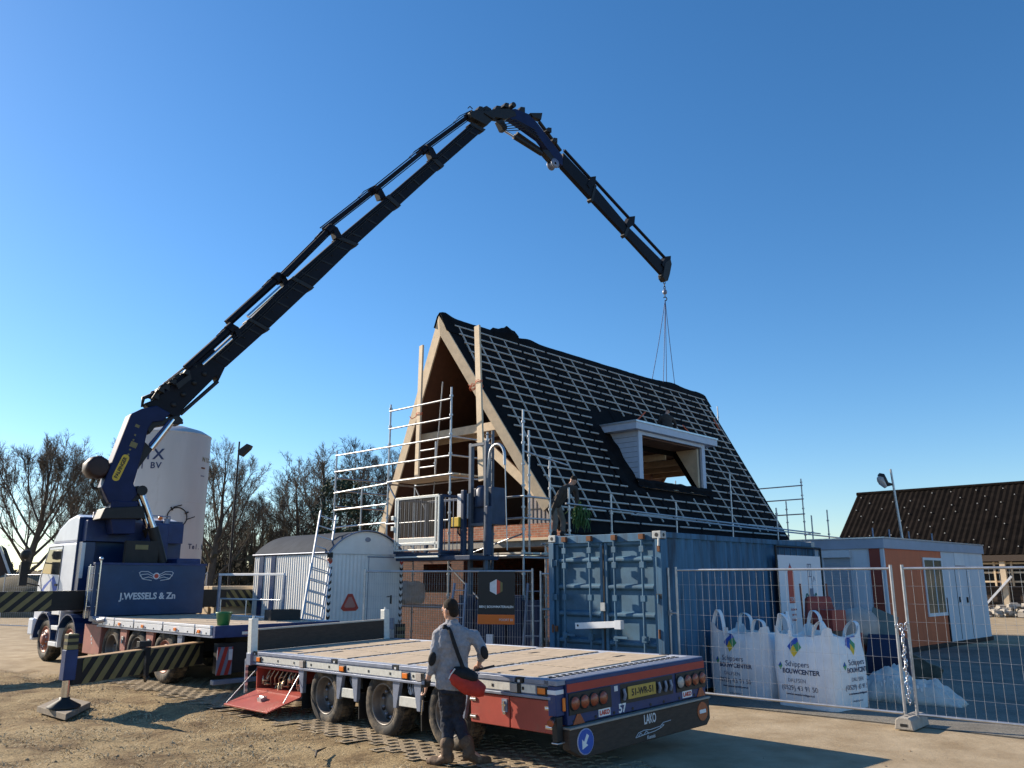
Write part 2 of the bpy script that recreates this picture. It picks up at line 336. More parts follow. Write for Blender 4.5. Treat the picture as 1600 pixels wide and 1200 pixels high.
def ground():
    mb=MB(); xs=[];
    def axis(lo,hi,step,far):
        a=[-far,-far*.5,-far*.25,-120,-70,-45,-30,-22]; a=[q for q in a if q<lo-step]; 
        x=lo
        while x<=hi+1e-6: a.append(x); x+=step
        return a+[q for q in (22,30,45,70,120,far*.25,far*.5,far) if q>hi+step]
    xs=axis(-12,9,.12,900); ys=[-900,-300,-100,-40,-15,-5,0,3]+[4+.12*i for i in range(125)]+[20,22,26,32,40,55,80,120,200,400,900,1500]
    nx=len(xs)
    vs=[(x,y,gz(x,y)) for y in ys for x in xs]
    fs=[(j*nx+i,j*nx+i+1,(j+1)*nx+i+1,(j+1)*nx+i) for j in range(len(ys)-1) for i in range(nx-1)]
    mb.add(vs,fs,0,True); tag(mb.build('ground',M['soil'],fixn=False),kind='structure')
ground()
def sheet(name,pts,m,z):
    mb=MB(); mb.add([(x,y,z) for x,y in pts],[tuple(range(len(pts)))]); return tag(mb.build(name,m),kind='structure')
# ------------------------------------------------------------------ paver strip with real openings
def pavers():
    mb=MB(); D=TRM.to_3x3(); ax=V((D[0][0],D[1][0],0)).normalized(); ay=V((D[0][1],D[1][1],0)).normalized(); o=V((TRM[0][3],TRM[1][3],0))
    cx,cy=.21,.165; z0=-.001
    nx,ny=8,int(13.5/cy)
    for j in range(ny):
        for i in range(nx):
            x=-.55+i*cx+(cx/2 if j%2 else 0); y=-2.0+j*cy
            if i in(0,nx-1) and rnd.random()<.45: continue
            if rnd.random()<.015: continue
            zz=z0+.012*mnoise.noise(V((x*1.2,y*1.2,0)))
            def P(a,b,z): return o+ax*(x+a)+ay*(y+b)+V((0,0,z))
            dp=.004+.030*max(0,min(1,.75-2.2*mnoise.noise(V((x*1.1,y*.9,6)))))*rnd.uniform(.7,1)
            ro=[(0,0),(cx,0),(cx,cy),(0,cy)]; m=.028; k=.03
            inn=[(m+k,m),(cx-m-k,m),(cx-m,cy/2),(cx-m-k,cy-m),(m+k,cy-m),(m,cy/2)]
            vs=[P(a,b,zz) for a,b in ro]+[P(a,b,zz) for a,b in inn]+[P(a,b,zz-dp) for a,b in inn]
            fs=[(0,1,5,4),(1,6,5),(1,2,7,6),(2,3,8,7),(3,9,8),(3,0,4,9)]+[(4+q,4+(q+1)%6,10+(q+1)%6,10+q) for q in range(6)]
            mb.add(vs,fs,0); mb.add(vs[10:],[(0,1,2,3,4,5)],1)
    tag(mb.build('paved_strip',[M['paver'],M['soil']],fixn=False),kind='structure')
pavers()

# ------------------------------------------------------------------ wheels
def wheel(parent,M4,R,W,deep=True,rimm=None,name='wheel',flat=False):
    """axis along local z of M4, outer face towards +z"""
    mb=MB(); r=R*.62
    prof=[(r,-W/2),(R*.93,-W/2),(R*.985,-W*.36),(R,-W*.3),(R,W*.3),(R*.985,W*.38),(R*.93,W*.47),(R*.82,W*.52),(R*.70,W*.49),(r,W*.42),(r*.97,W*.3)]
    mb.lathe(prof,36,M4)
    for k in range(40):                                   # tread blocks
        a=2*PI*k/40
        for zz in (-.2,.2):
            c=M4@V((R*1.0*math.cos(a),R*1.0*math.sin(a),zz*W)); X=(M4.to_3x3()@V((math.cos(a),math.sin(a),0))); Z=M4.to_3x3()@V((0,0,1)); Y=Z.cross(X)
            mb.box(c,(.016,R*.11,W*.3),Matrix((X,Y,Z)).transposed())
    t=mb.build(name,M['rubber'],parent)
    rb=MB()
    if deep: pr=[(r*1.02,W*.44),(r*.96,W*.46),(r*.93,W*.40),(r*.88,W*.1),(r*.84,-W*.05),(r*.52,-W*.10),(r*.50,.02*W),(r*.3,.05*W),(0,.05*W)]
    else: pr=[(r*1.02,W*.44),(r*.96,W*.46),(r*.92,W*.36),(r*.8,W*.30),(r*.7,W*.42),(r*.42,W*.5),(r*.40,W*.62),(r*.26,W*.68),(0,W*.68)]
    rb.lathe(pr,32,M4)
    rim=rb.build('rim',rimm or M['rim'],t)
    nb=MB(); n=10; zz=(-.06 if deep else .45)*W; rr=r*(.66 if deep else .56)
    for k in range(n):
        a=2*PI*k/n; c=M4@V((rr*math.cos(a),rr*math.sin(a),zz)); nb.lathe([(.016,0),(.016,.03),(.009,.034),(.0,.034)],6,Matrix.Translation(c)@M4.to_3x3().to_4x4())
    if deep:
        for k in range(8):
            a=2*PI*(k+.5)/8; c=M4@V((r*.76*math.cos(a),r*.76*math.sin(a),-.045*W)); nb.lathe([(.03,0),(.03,.012),(0,.013)],10,Matrix.Translation(c)@M4.to_3x3().to_4x4(),1)
    nb.build('wheel_nuts',[M['greysteel'],M['black']],t)
    return t
def wheelM(x,y,z,side): # side -1: outer face to -x
    R=Matrix.Rotation(-PI/2 if side<0 else PI/2,4,'Y'); return Matrix.Translation((x,y,z))@R

# ------------------------------------------------------------------ flatbed trailer (foreground)
def trailer():
    W,L=2.62,6.6
    t=thing('flatbed_trailer','blue and red three axle flatbed trailer with a dusty plywood deck, parked in front','trailer',M=TRM)
    b=MB(); b.bx((.03,.16,-.10),(W-.03,L,-.004)); b.build('deck_frame',M['decksteel'],t,.004)
    # deck panels
    ply=MB(); st=MB(); rows=[.34,1.45,2.62,3.98,5.3,6.42]; cols=[.14,.93,1.71,2.48]
    for j in range(len(rows)-1):
        for i in range(3):
            y0,y1=rows[j]+.09,rows[j+1]-.09
            if i==1: y0+=.0
            ply.bx((cols[i]+.03,y0,-.01),(cols[i+1]-.03,y1,.006+.002*rnd.random()))
    for y in rows[1:-1]:
        for k in range(22):
            if rnd.random()<.85: st.bx((.16+k*.105,y+.06,-.006),(.225+k*.105,y+.075,.0035))
    for k in range(22): st.bx((.16+k*.105,.235,-.006),(.235+k*.105,.27,.003)); st.bx((.2+k*.105,.30,-.006),(.25+k*.105,.33,.003))
    for x in cols[1:3]:
        for k in range(52): st.bx((x-.008,.45+k*.115,-.006),(x+.008,.52+k*.115,.0035))
    for x,y in ((.4,1.0),(2.1,.9),(.55,2.4),(1.4,3.6),(.6,5.0),(1.9,2.2)): st.bx((x-.09,y-.035,-.003),(x+.09,y+.035,.0105))
    n0=len(ply.v); ply.v+=st.v; ply.f+=[[n0+i for i in f] for f in st.f]; ply.m+=[1]*len(st.f); ply.s+=st.s; ply.build('deck_planking',[M['ply'],M['black']],t,.002)
    # side rails
    for side in (0,1):
        X=lambda d: d if side==0 else W-d
        r=MB(); brk=[6.38,4.12,2.73,.55]; seg=[(6.30,4.20),(4.04,2.80),(2.66,.62),(.47,.12)]
        for a,c in seg: r.bar((X(.03),a,-.022),(X(.03),c,-.022),.06,.05)
        r.bx((X(.012),.1,-.155),(X(.06),L,-.048)); r.bx((X(-.004),.1,-.19),(X(.08),L,-.158)); r.build('side_rail',M['greysteel'],t,.006)
        tp=MB()
        for a,c in ((6.55,6.30),(6.18,5.02),(4.90,4.02),(3.83,2.62),(2.42,2.32),(2.18,.70),(.55,.32)): tp.bx((X(.0085),a,-.142),(X(.0117),c,-.062))
        tp.build('reflective_strip',M['tape'],t)
        bk=MB()
        for y in brk: bk.bx((X(.002),y-.05,-.05),(X(.05),y+.05,.004)); bk.bx((X(-.003),y-.015,-.045),(X(.001),y+.02,-.02),1)
        for k in range(13): y=.5+k*.47; bk.bx((X(.004),y-.014,-.118),(X(.0082),y+.014,-.088))
        build_each(bk,'lashing_pocket',[M['black'],M['silver']],t)
        for y in (6.25,3.93,2.53,.22):
            lb=MB(); lb.bx((X(-.002),y-.075,-.15),(X(.011),y+.075,-.065)); q=lb.build('marker_lamp',M['black'],t,.004)
            la=MB(); la.bx((X(-.016),y-.055,-.138),(X(-.0022),y+.05,-.077)); la.build('amber_lens',M['amber'],q,.006)
        for y in (4.96,2.25,.62):
            lb=MB(); lb.bx((X(-.003),y-.09,-.155),(X(.011),y+.06,-.055)); q=lb.build('reflector',M['black'],t,.004)
            la=MB(); la.bx((X(-.012),y-.045,-.15),(X(-.0032),y+.065,-.06)); la.build('reflector_lens',M['clearlens'],q,.006)
        # hangers
        for y0,d in ((5.02,-1),(4.02,1),(3.66,-1),(2.74,1),(2.32,-1),(1.46,1)):
            h=MB(); yy=[y0-.07,y0+.07,y0+.07-(.09 if d<0 else 0),y0-.07+(.09 if d>0 else 0)]
            pol=[(y0-.075,-.19),(y0+.075,-.19),(y0+.03*1+(.035 if d>0 else -.02),-.5),(y0-.03+(.035 if d>0 else -.02),-.5)]
            MX=Matrix(((0,0,1,0),(1,0,0,0),(0,1,0,0),(0,0,0,1)))
            h.prism(pol,MX,X(.02),X(.075)); h.build('mudguard_bracket',M['greysteel'],t,.004)
        for a,c in ((3.98,3.68),(2.70,2.34)):
            h=MB(); h.bx((X(.03),a,-.47),(X(.06),c,-.355)); h.build('white_reflector_plate',M['tape'],t,.004)
            h=MB(); h.bx((X(.16),a,-.36),(X(.2),c,-.2))
            for k in range(5): h.tube([(X(.14),a-.05-k*.04,-.2),(X(.12),a-.07-k*.05,-.27),(X(.14),a-.1-k*.03,-.35)],.008,6,1)
            h.build('valve_panel',[M['black'],M['greysteel']],t)
        if side==0:
            for y in (2.60,2.47):
                g=MB(); g.disc((.155,y,-.30),(-1,0,0),.055,.02,18,0); g.disc((.134,y,-.30),(-1,0,0),.045,.004,18,1); g.build('pressure_gauge',[M['chrome'],M['paper']],t)
        # mud flaps
        for y in (5.05,3.62,2.30): h=MB(); h.bx((X(.06),y-.012,-.72),(X(.36),y+.006,-.4)); h.build('mud_flap',M['black'],t)
        # wheels
        for y in (4.46,3.10,1.80):
            wheel(t,wheelM(X(.20),y,-.495,-1 if side==0 else 1),.402,.27,True)
    # chassis
    c=MB()
    for x in (.85,1.75): c.bx((x-.07,.25,-.42),(x+.07,6.2,-.10))
    for y in (4.46,3.10,1.80): c.tube([(.4,y,-.465),(W-.4,y,-.465)],.075,12); c.box((1.3,y,-.3),(1.2,.16,.12))
    for y in (5.6,2.45,.8): c.bx((.2,y-.06,-.3),(W-.2,y+.06,-.10))
    c.tube([(.5,5.4,-.36),(.5,3.9,-.36)],.12,14); c.tube([(2.1,5.4,-.36),(2.1,3.9,-.36)],.12,14)
    c.bar((1.31,6.2,-.35),(1.31,8.6,-.42),.35,.16)
    c.build('chassis',M['dark'],t)
    # open tool box
    bx_=MB(); x0=.05
    bx_.bx((x0,5.06,-.56),(x0+.42,5.085,-.215)); bx_.bx((x0,6.375,-.56),(x0+.42,6.40,-.215)); bx_.bx((x0,5.087,-.56),(x0+.42,6.373,-.535)); bx_.bx((x0,5.087,-.24),(x0+.42,6.373,-.215)); bx_.bx((x0+.4,5.087,-.533),(x0+.42,6.373,-.242),1)
    tb=bx_.build('open_tool_box',[M['red'],M['black']],t)
    d=MB(); d.bar((.045,5.07,-.57),(.045,6.39,-.57),.02,.02); 
    d.add([(.045,5.07,-.565),(.045,6.40,-.565),(-.46,6.40,-.70),(-.46,5.07,-.70),(.045,5.07,-.585),(.045,6.40,-.585),(-.46,6.40,-.72),(-.46,5.07,-.72)],[(0,1,2,3),(4,7,6,5),(0,3,7,4),(1,5,6,2),(2,6,7,3),(0,4,5,1)])
    d.build('folded_down_door',M['red'],tb,.004)
    d=MB(); d.tube([(.05,6.38,-.25),(-.43,6.38,-.69)],.008,6); d.tube([(.05,5.1,-.25),(-.2,5.1,-.62)],.008,6); d.box((-.2,5.72,-.61),(.1,.12,.05),Matrix.Rotation(-.26,3,'Y')); d.tube([(-.2,5.66,-.58),(-.2,5.78,-.58)],.014,8); build_each(d,'door_stay',M['steel'],tb)
    v=MB()
    for k in range(26):
        y=5.2+k*.045+rnd.uniform(-.02,.02); z=rnd.choice([-.5,-.47,-.42,-.36]) ; r=rnd.uniform(.010,.022); x=x0+rnd.uniform(.06,.2)
        v.lathe([(r*.6,-.05),(r,-.03),(r,.02),(r*.5,.03),(r*.5,.06),(0,.065)],9,Matrix.Translation((x,y,z))@Matrix.Rotation(rnd.choice([-PI/2,-PI/2,0,.6]),4,'Y'))
    for k in range(9):
        y=5.2+k*.13; v.tube([(x0+.15,y,-.28),(x0+.1,y+.03,-.38),(x0+.15,y+.1,-.5)],.009,6)
    v.build('valves',M['brass'],tb)
    # closed red boxes at the rear
    for i,(a,c) in enumerate(((.095,.715),(.73,1.35))):
        d=MB(); d.bx((.02,a,-.515),(.5,c,-.20)); q=d.build('tool_box_door',M['red'],t,.008)
        hw=MB(); hy=c-.05 if i else a+.05
        for z in (-.27,-.45): hw.bx((.006,hy-.05,z-.018),(.0195,hy+.05,z+.018)); hw.tube([(.008,hy-.04,z),(.008,hy+.04,z)],.008,8)
        if i: hw.bx((.004,a+.02,-.36),(.0195,a+.10,-.23),1); hw.tube([(-.004,a+.06,-.35),(-.004,a+.06,-.25)],.012,8); hw.bx((-.01,a+.03,-.3),(.003,a+.09,-.28)); hw.bx((-.005,a+.04,-.385),(.0195,a+.08,-.36))
        build_each(hw,'latch_fitting',[M['chrome'],M['greysteel']],q)
    # front bulkhead board
    b=MB(); b.bx((.10,6.46,0.002),(2.50,6.51,.325)); b.bx((.10,6.455,.31),(2.50,6.515,.335),1); b.build('bulkhead_board',[M['board'],M['greywood']],t,.004)
    for x in (.02,2.52):
        p=MB(); p.bx((x-.055,6.44,-.15),(x+.055,6.56,.49)); p.bx((x-.065,6.43,-.20),(x+.065,6.57,-.02),1); p.tube([(x,6.50,.49),(x,6.50,.53)],.02,8); p.build('stake_post',[M['tape'],M['greysteel']],t,.006)
    p=MB(); p.bx((-.02,6.63,-.62),(.02,6.66,-.12),0)
    for k in range(6): p.bx((-.024,6.625,-.6+k*.09),(.024,6.629,-.56+k*.09),1)
    p.build('side_marker_strip',[M['greysteel'],M['tape']],t)
    # rear: body
    r=MB(); r.bx((.13,0,-.44),(W-.02,.17,-.005)); r.build('rear_panel',M['navy'],t,.01)
    e=MB(); e.bx((.0,.012,-.05),(W-.01,.19,.004)); e.build('rear_edge',M['greysteel'],t,.006)
    r=MB(); r.bx((.135,-.006,-.125),(W-.02,-.001,-.045)); r.build('red_rear_band',M['redband'],t)
    cp=MB(); cp.bx((.0,.03,-.34),(.125,.14,-.055)); cp.bx((-.003,.025,-.135),(.12,.145,-.09),1); cp.bx((.0,.03,-.58),(.09,.10,-.345),2); cp.bx((-.006,.02,-.60),(.13,.11,-.585),3)
    q=cp.build('corner_post',[M['navy'],M['white'],M['black'],M['steel']],t,.006)
    la=MB(); la.bx((.085,.008,-.30),(.125,.029,-.17)); la.build('corner_lamp',M['amber'],t,.01)
    la=MB(); la.tube([(-.02,.06,-.36),(-.07,.04,-.385)],.03,10); la.tube([(-.07,.04,-.385),(-.09,.035,-.39)],.036,10,1); la.build('stalk_lamp',[M['black'],M['redlens']],t)
    def rearp(x0,x1,z0,z1,m,name,d=.004): 
        g=MB(); g.bx((x0,-d,z0),(x1,-.0005,z1)); return g.build(name,m,t,.003)
    for x0,x1 in ((.15,.82),(2.0,2.6)):
        g=MB(); g.bx((x0,-.012,-.345),(x1,-.001,-.135)); pn=g.build('lamp_cluster',M['black'],t,.004)
        for k in range(4):
            cx=x0+.085+k*.148 if x0<1 else x0+.075+k*.15
            lm=MB(); c=(cx,-.012,-.235); MM=frame(c,(0,-1,0)); lm.lathe([(.074,0),(.074,.012),(.066,.014),(.064,.010)],24,MM,1); lm.lathe([(.064,.010),(.055,.022),(.03,.03),(0,.032)],24,MM,0); lm.build('tail_lamp',[M['clearlens'] if (x0>1 and k==0) else M['redlens'],M['black']],pn)
    g=MB(); g.bx((.98,-.003,-.345),(1.94,-.001,-.14)); g.build('recess',M['black'],t)
    rearp(.88,.94,-.20,-.145,M['silver'],'sticker',.006)
    g=MB(); g.bx((1.10,-.016,-.305),(1.60,-.004,-.175)); pt=g.build('number_plate',M['plateyel'],t,.004); text('51-WR-51',.10,M['black'],pt,frame((1.36,-.0165,-.243),(0,-1,0)),sx=.95,bold=.002)
    for x in (1.03,1.66,1.78,1.88): g=MB(); g.tube([(x,-.01,-.30),(x,-.03,-.25),(x,-.012,-.19)],.018,8); g.build('air_coupling',M['greysteel'],t)
    text('57',.125,M['sign_white'],t,frame((1.0,-.0012,-.385),(0,-1,0)),bold=.003)
    for x in (.70,2.21):
        g=MB(); g.bx((x-.095,-.006,-.42),(x+.095,-.0005,-.345)); k=g.build('sticker_plate',M['sign_white'],t); text('LAKO',.062,M['inkred'],k,frame((x,-.0065,-.385),(0,-1,0)),bold=.003)
    for x in (.29,2.49):
        g=MB(); g.prism([(-.09,0),(.09,0),(0,.13)],frame((x,-.0005,-.44),(0,-1,0)),.001,.008); g.build('triangle_reflector',M['redlens'],t)
    for x in (.22,.56,.86,1.18,1.5,1.75,2.05,2.36): g=MB(); g.disc((x,-.0005,-.41),(0,-1,0),.017,.004,10); g.build('bolt_hole',M['black'],t)
    # bumper
    g=MB(); pol=[(.10,-.475),(W-.02,-.475),(W-.02,-.70),(W-.10,-.765),(.30,-.765),(.10,-.66)]
    g.prism(pol,Matrix(((1,0,0,0),(0,0,1,0),(0,1,0,0),(0,0,0,1))),-.04,.06); bp=g.build('rear_bumper',M['board'],t,.012)
    g=MB(); g.bx((.10,-.06,-.472),(W-.02,.075,-.452)); g.build('bumper_ledge',M['concrete'],bp,.004)
    for x in (.55,1.3,2.1): g=MB(); g.bx((x-.04,.08,-.6),(x+.04,.2,-.44)); g.build('bumper_bracket',M['dark'],t)
    text('LAKO',.135,M['silver'],bp,frame((1.42,-.0412,-.545),(0,-1,0)),sx=.62,bold=.003)
    g=MB(); LN=[[(1.15,-.70),(1.2,-.66),(1.3,-.645),(1.42,-.655),(1.6,-.645),(1.66,-.615),(1.8,-.61)],[(1.15,-.70),(1.3,-.69),(1.5,-.68),(1.62,-.66),(1.67,-.635)],[(1.2,-.69),(1.24,-.665),(1.27,-.69)],[(1.3,-.685),(1.34,-.66),(1.38,-.685)],[(1.6,-.66),(1.62,-.63),(1.66,-.65)]]
    for ln in LN: g.tube([(x,-.0425,z) for x,z in ln],.004,5)
    g.build('vehicle_outline_print',M['silver'],bp)
    text('Kennis',.055,M['silver'],bp,frame((1.42,-.0412,-.728),(0,-1,0)),shear=.2)
    g=MB(); c=(.335,-.0405,-.61); MM=frame(c,(0,-1,0)); g.lathe([(.125,0),(.125,.006),(.116,.007),(0,.007)],28,MM,0,False); g.lathe([(.125,.001),(.128,.004),(.118,.0075)],28,MM,1)
    s=.09; ar=[(-.62,-.75),(.35,-.42),(.02,-.2),(.55,.55),(.2,.8),(-.3,.02),(-.62,.3)]; g.prism([(x*s,y*s) for x,y in ar],MM,.0075,.010,1); g.build('blue_arrow_disc',[M['inkblue'],M['sign_white']],bp)
    g=MB(); MM=frame((2.44,-.0405,-.60),(0,-1,0)); g.lathe([(.105,0),(.105,.006),(0,.006)],28,MM,0,False); g.prism([(-.065,-.02),(.065,-.02),(.065,.02),(-.065,.02)],MM,.0065,.009,1); g.build('red_no_entry_disc',[M['redlens'],M['sign_white']],bp)
    return t
TRAILER=trailer()

# ------------------------------------------------------------------ hazard stripes helper
def stripes(parent,a,b,c,d,n,name='hazard_stripes',slant=.5,m='hazy',off=V((0,0,0))):
    """slanted stripes on quad a(bottom start) b(bottom end) c(top end) d(top start)"""
    a,b,c,d=[V(q)+off for q in (a,b,c,d)]; mb=MB(); nr=(b-a).cross(d-a).normalized()*.003
    def P(u,v): return a.lerp(b,u).lerp(d.lerp(c,u),v)
    w=1/n
    for k in range(-int(abs(slant))-1,n+int(abs(slant))+1):
        u0=k*w+.0; u1=u0+w*.5
        p=[(u0,0),(u1,0),(u1+slant*w,1),(u0+slant*w,1)]
        def clip(p,lo):
            o=[]
            for i in range(len(p)):
                A,B=p[i],p[(i+1)%len(p)]; ia=(A[0]>=0) if lo else (A[0]<=1); ib=(B[0]>=0) if lo else (B[0]<=1); L_=0 if lo else 1
                if ia: o.append(A)
                if ia!=ib: f=(L_-A[0])/(B[0]-A[0]); o.append((L_,A[1]+(B[1]-A[1])*f))
            return o
        vs=clip(p,1)
        if len(vs)>2: vs=clip(vs,0)
        if len(vs)<3: continue
        q=[P(u,v) for u,v in vs]; N_=len(q); mb.add([x+nr for x in q]+[x-nr*.3 for x in q],[tuple(range(N_)),tuple(range(2*N_-1,N_-1,-1))]+[(i,N_+i,N_+(i+1)%N_,(i+1)%N_) for i in range(N_)])
    return mb.build(name,M[m],parent)

# ------------------------------------------------------------------ crane truck
def truck():
    W=2.55
    t=thing('crane_truck','dark blue five axle flatbed truck with a folding crane behind its cab','crane truck',M=TKM)
    MX=Matrix(((0,0,1,0),(1,0,0,0),(0,1,0,0),(0,0,0,1)))   # (y,z) polygons extruded along x
    # deck
    b=MB(); b.bx((.03,.1,.94),(W-.03,5.55,1.075)); b.build('deck_frame',M['navy'],t,.005)
    p=MB()
    for j in range(8):
        for i in range(3): p.bx((.16+i*.75,.18+j*.66,1.06),(.86+i*.75,.78+j*.66,1.085+.003*rnd.random()))
    p.build('deck_planking',M['ply'],t,.003)
    for side in (0,1):
        X=lambda d: d if side==0 else W-d
        r=MB()
        for a,c in ((.18,.72),(.77,2.0),(2.05,3.3),(3.35,4.25),(4.3,5.1)):
            r.bx((X(-.01),a,.94),(X(.04),c,1.05)); r.bx((X(-.015),a,1.055),(X(.06),c,1.10))
        r.build('side_rail',M['white'],t,.006)
        r=MB(); r.bx((X(.0),.1,.90),(X(.06),5.2,.936))
        for k in range(14): r.bx((X(-.014),.3+k*.35,.955),(X(-.0105),.33+k*.35,.985),1)
        for y in (.745,2.025,3.325,4.275): r.bx((X(-.006),y-.06,.95),(X(.03),y+.06,1.04),1)
        r.build('lower_rail',[M['greysteel'],M['black']],t,.003)
        for y in (.58,1.5,2.9,4.0):
            g=MB(); g.bx((X(-.03),y-.05,.965),(X(-.0155),y+.05,1.02)); g.build('marker_lamp',M['amber'],t,.005)
        # red mudguard panels between wheels
        for y0,w1,w2 in ((3.88,.34,.18),(2.66,.34,.18)):
            g=MB(); g.prism([(y0-w1/2,.90),(y0+w1/2,.90),(y0+w2/2,.30),(y0-w2/2,.30)],MX,X(.04),X(.09)); q=g.build('mudguard_panel',M['pink'],t,.004)
            g=MB(); g.bx((X(.018),y0-.05,.68),(X(.036),y0+.05,.76)); g.tube([(X(.02),y0,.62),(X(.02),y0,.7)],.02,8); g.build('clamp',M['steel'],q,.003)
        g=MB(); g.prism([(1.3,.90),(1.5,.90),(1.42,.35),(1.34,.35)],MX,X(.04),X(.09)); g.build('mudguard_bracket',M['greysteel'],t,.004)
        g=MB(); g.bx((X(.03),5.02,.32),(X(.6),5.95,.93)); q=g.build('red_side_box',M['pink'],t,.012)
        g=MB(); 
        for k in range(3): g.disc((X(.028),5.45+k*.03,.55+k*.07),(-1 if side==0 else 1,0,0),.025,.002,10)
        g.build('worn_marks',M['silver'],q)
        for y in (2.05,3.27,4.52): wheel(t,wheelM(X(.22),y,.475,-1 if side==0 else 1),.475,.33,y>2.5,M['redrim'] if y<2.5 else M['rim'])
        for y in (6.85,8.42): wheel(t,wheelM(X(.20),y,.485,-1 if side==0 else 1),.485,.32,False,M['redrim'])
        # cab steps and wheel arches
        for y in (6.85,8.42):
            a=MB(); pts=[(X(.2),y+.60*math.cos(q),.5+.60*math.sin(q)) for q in [PI*k/12 for k in range(13)]]
            for i in range(12): a.bar(pts[i],pts[i+1],.46,.03,(0,0,1) if abs(pts[i][2]-pts[i+1][2])<abs(pts[i][1]-pts[i+1][1]) else (0,1,0))
            a.build('mudguard',M['cab'],t)
        s=MB()
        for z in (.42,.78,1.12): s.bx((X(-.02),7.45,z-.05),(X(.3),7.95,z+.05))
        s.bx((X(-.015),7.36,.36),(X(.25),7.43,1.18)); build_each(s,'cab_step',M['white'],t,.012)
    # chassis
    c=MB()
    for x in (.85,1.7): c.bx((x-.06,.1,.62),(x+.06,9.3,.92))
    for y in (2.05,3.27,4.52,6.85,8.42): c.tube([(.4,y,.475),(W-.4,y,.475)],.08,12)
    for y in (1.2,2.7,3.9,5.5,6.3): c.bx((.3,y-.08,.6),(W-.3,y+.08,.92))
    c.bx((.5,5.0,.35),(2.0,6.2,.62)); c.bx((.3,7.3,.55),(W-.3,9.2,1.0)); c.build('chassis',M['dark'],t)
    # rear end
    r=MB(); r.bx((.0,.02,.90),(W,.10,1.10)); r.build('rear_beam',M['navy'],t,.006)
    r=MB(); r.bx((.55,.012,.93),(W-.3,.0195,1.0)); q=r.build('rear_band',M['redband'],t)
    r=MB(); r.bx((.5,.005,.94),(.95,.0115,.99)); r.bx((1.9,.005,.94),(2.2,.0115,.99)); build_each(r,'white_patch',M['tape'],t)
    r=MB(); r.bx((.15,.15,.30),(W-.15,.3,.80)); r.build('rear_plate',M['dark'],t)
    r=MB(); r.bx((.8,.13,.52),(W-.8,.148,.66)); q=r.build('number_plate',M['plateyel'],t,.003)
    r=MB(); r.bx((.8,.13,.70),(W-.8,.148,.84)); r.build('red_reflector_plate',M['redband'],t,.003)
    for x in (.12,2.1):
        r=MB(); r.bx((x,.10,.28),(x+.28,.13,.74)); q=r.build('chevron_board',M['inkgrey'],t,.003); stripes(q,(x,.0985,.28),(x+.28,.0985,.28),(x+.28,.0985,.74),(x,.0985,.74),1.6 and 2,'red_chevron',.9,'redband')
        g=MB(); g.bx((x+.20,.085,.52),(x+.27,.0965,.70)); g.build('lamp_frame',M['silver'],q,.003)
    r=MB(); r.bx((.1,.14,.12),(W-.1,.26,.2)); r.build('underrun_bar',M['greysteel'],t,.01)
    sp=MB(); pts=[]
    for k in range(150):
        a=k*.55; u=k/150; pts.append((1.15+.055*math.cos(a)+.3*u,.1-1.9*u,.55-.25*math.sin(PI*u)+.055*math.sin(a)))
    sp.tube(pts,.011,5); sp.build('coiled_air_line',M['dark'],t)
    # headboard
    h=MB(); h.bx((.0,5.62,1.09),(W,5.70,2.22)); hb=h.build('headboard',M['blue'],t,.012)
    h=MB(); h.bx((-.02,5.60,2.19),(W+.02,5.72,2.24)); h.build('headboard_cap',M['navy'],hb,.004)
    text('J.WESSELS & Zn',.20,M['silver'],hb,frame((1.22,5.619,1.50),(0,-1,0)),sx=.95,bold=.006)
    MM=frame((1.36,5.619,1.95),(0,-1,0)); e=MB()
    for sgn in (-1,1):
        wl=[[(.07,.03),(.2,.10),(.36,.10),(.40,.06)],[(.07,-.01),(.2,.045),(.33,.035),(.38,.0)],[(.07,-.05),(.18,-.02),(.28,-.05),(.33,-.06)],[(.40,.08),(.36,.0),(.30,-.07),(.1,-.10)]]
        for w in wl: e.tube([MM@V((x*sgn,y,.004)) for x,y in w],.009,5)
    e.lathe([(.075,0),(.075,.008),(0,.008)],20,MM,0,False); e.lathe([(.05,.008),(.05,.012),(0,.012)],20,MM,1,False); e.build('winged_emblem',[M['silver'],M['inkred']],hb)
    h=MB(); h.bx((-.0,5.72,1.05),(.40,6.05,2.16)); h.build('control_cabinet',M['blue'],t,.01)
    h=MB(); h.tube([(.1,5.60,1.05),(.1,5.60,2.28)],.018,8); h.tube([(-.06,5.75,1.05),(-.06,5.75,2.2)],.015,8); h.lathe([(0,-.05),(.04,-.03),(.05,0),(.04,.03),(0,.05)],12,Matrix.Translation((.1,5.60,2.32)))
    for z in (1.3,1.65,2.0): h.tube([(-.06,5.75,z),(.1,5.6,z)],.01,6)
    h.build('grab_rail',M['chrome'],t)
    h=MB(); h.bx((.08,5.712,1.2),(.3,5.718,1.34)); h.build('notice_plate',M['silver'],t)
    g=MB(); g.tube([(-.02,5.35,1.06),(-.02,5.05,1.02),(.0,4.75,1.06)],.05,10); g.bx((-.03,5.2,1.0),(.2,5.6,1.1)); g.build('rolled_strap',M['greysteel'],t)
    # ---- cab
    cab=MB(); yb,yf=7.02,9.35
    sec=[(yb,1.05,3.02),(8.55,1.05,3.02),(9.2,1.05,2.55),(9.40,1.05,1.9),(9.42,.5,1.5)]
    pol=[(yb,1.15),(yb,2.72),(8.86,2.72),(9.32,1.95),(9.40,1.75),(9.40,.55),(8.98,.55),(8.95,.95),(8.7,1.12),(8.1,1.12),(7.9,1.15)]
    cab.prism(pol,MX,.05,W-.05); cb=cab.build('cab',M['cabwhite'],t,.05)
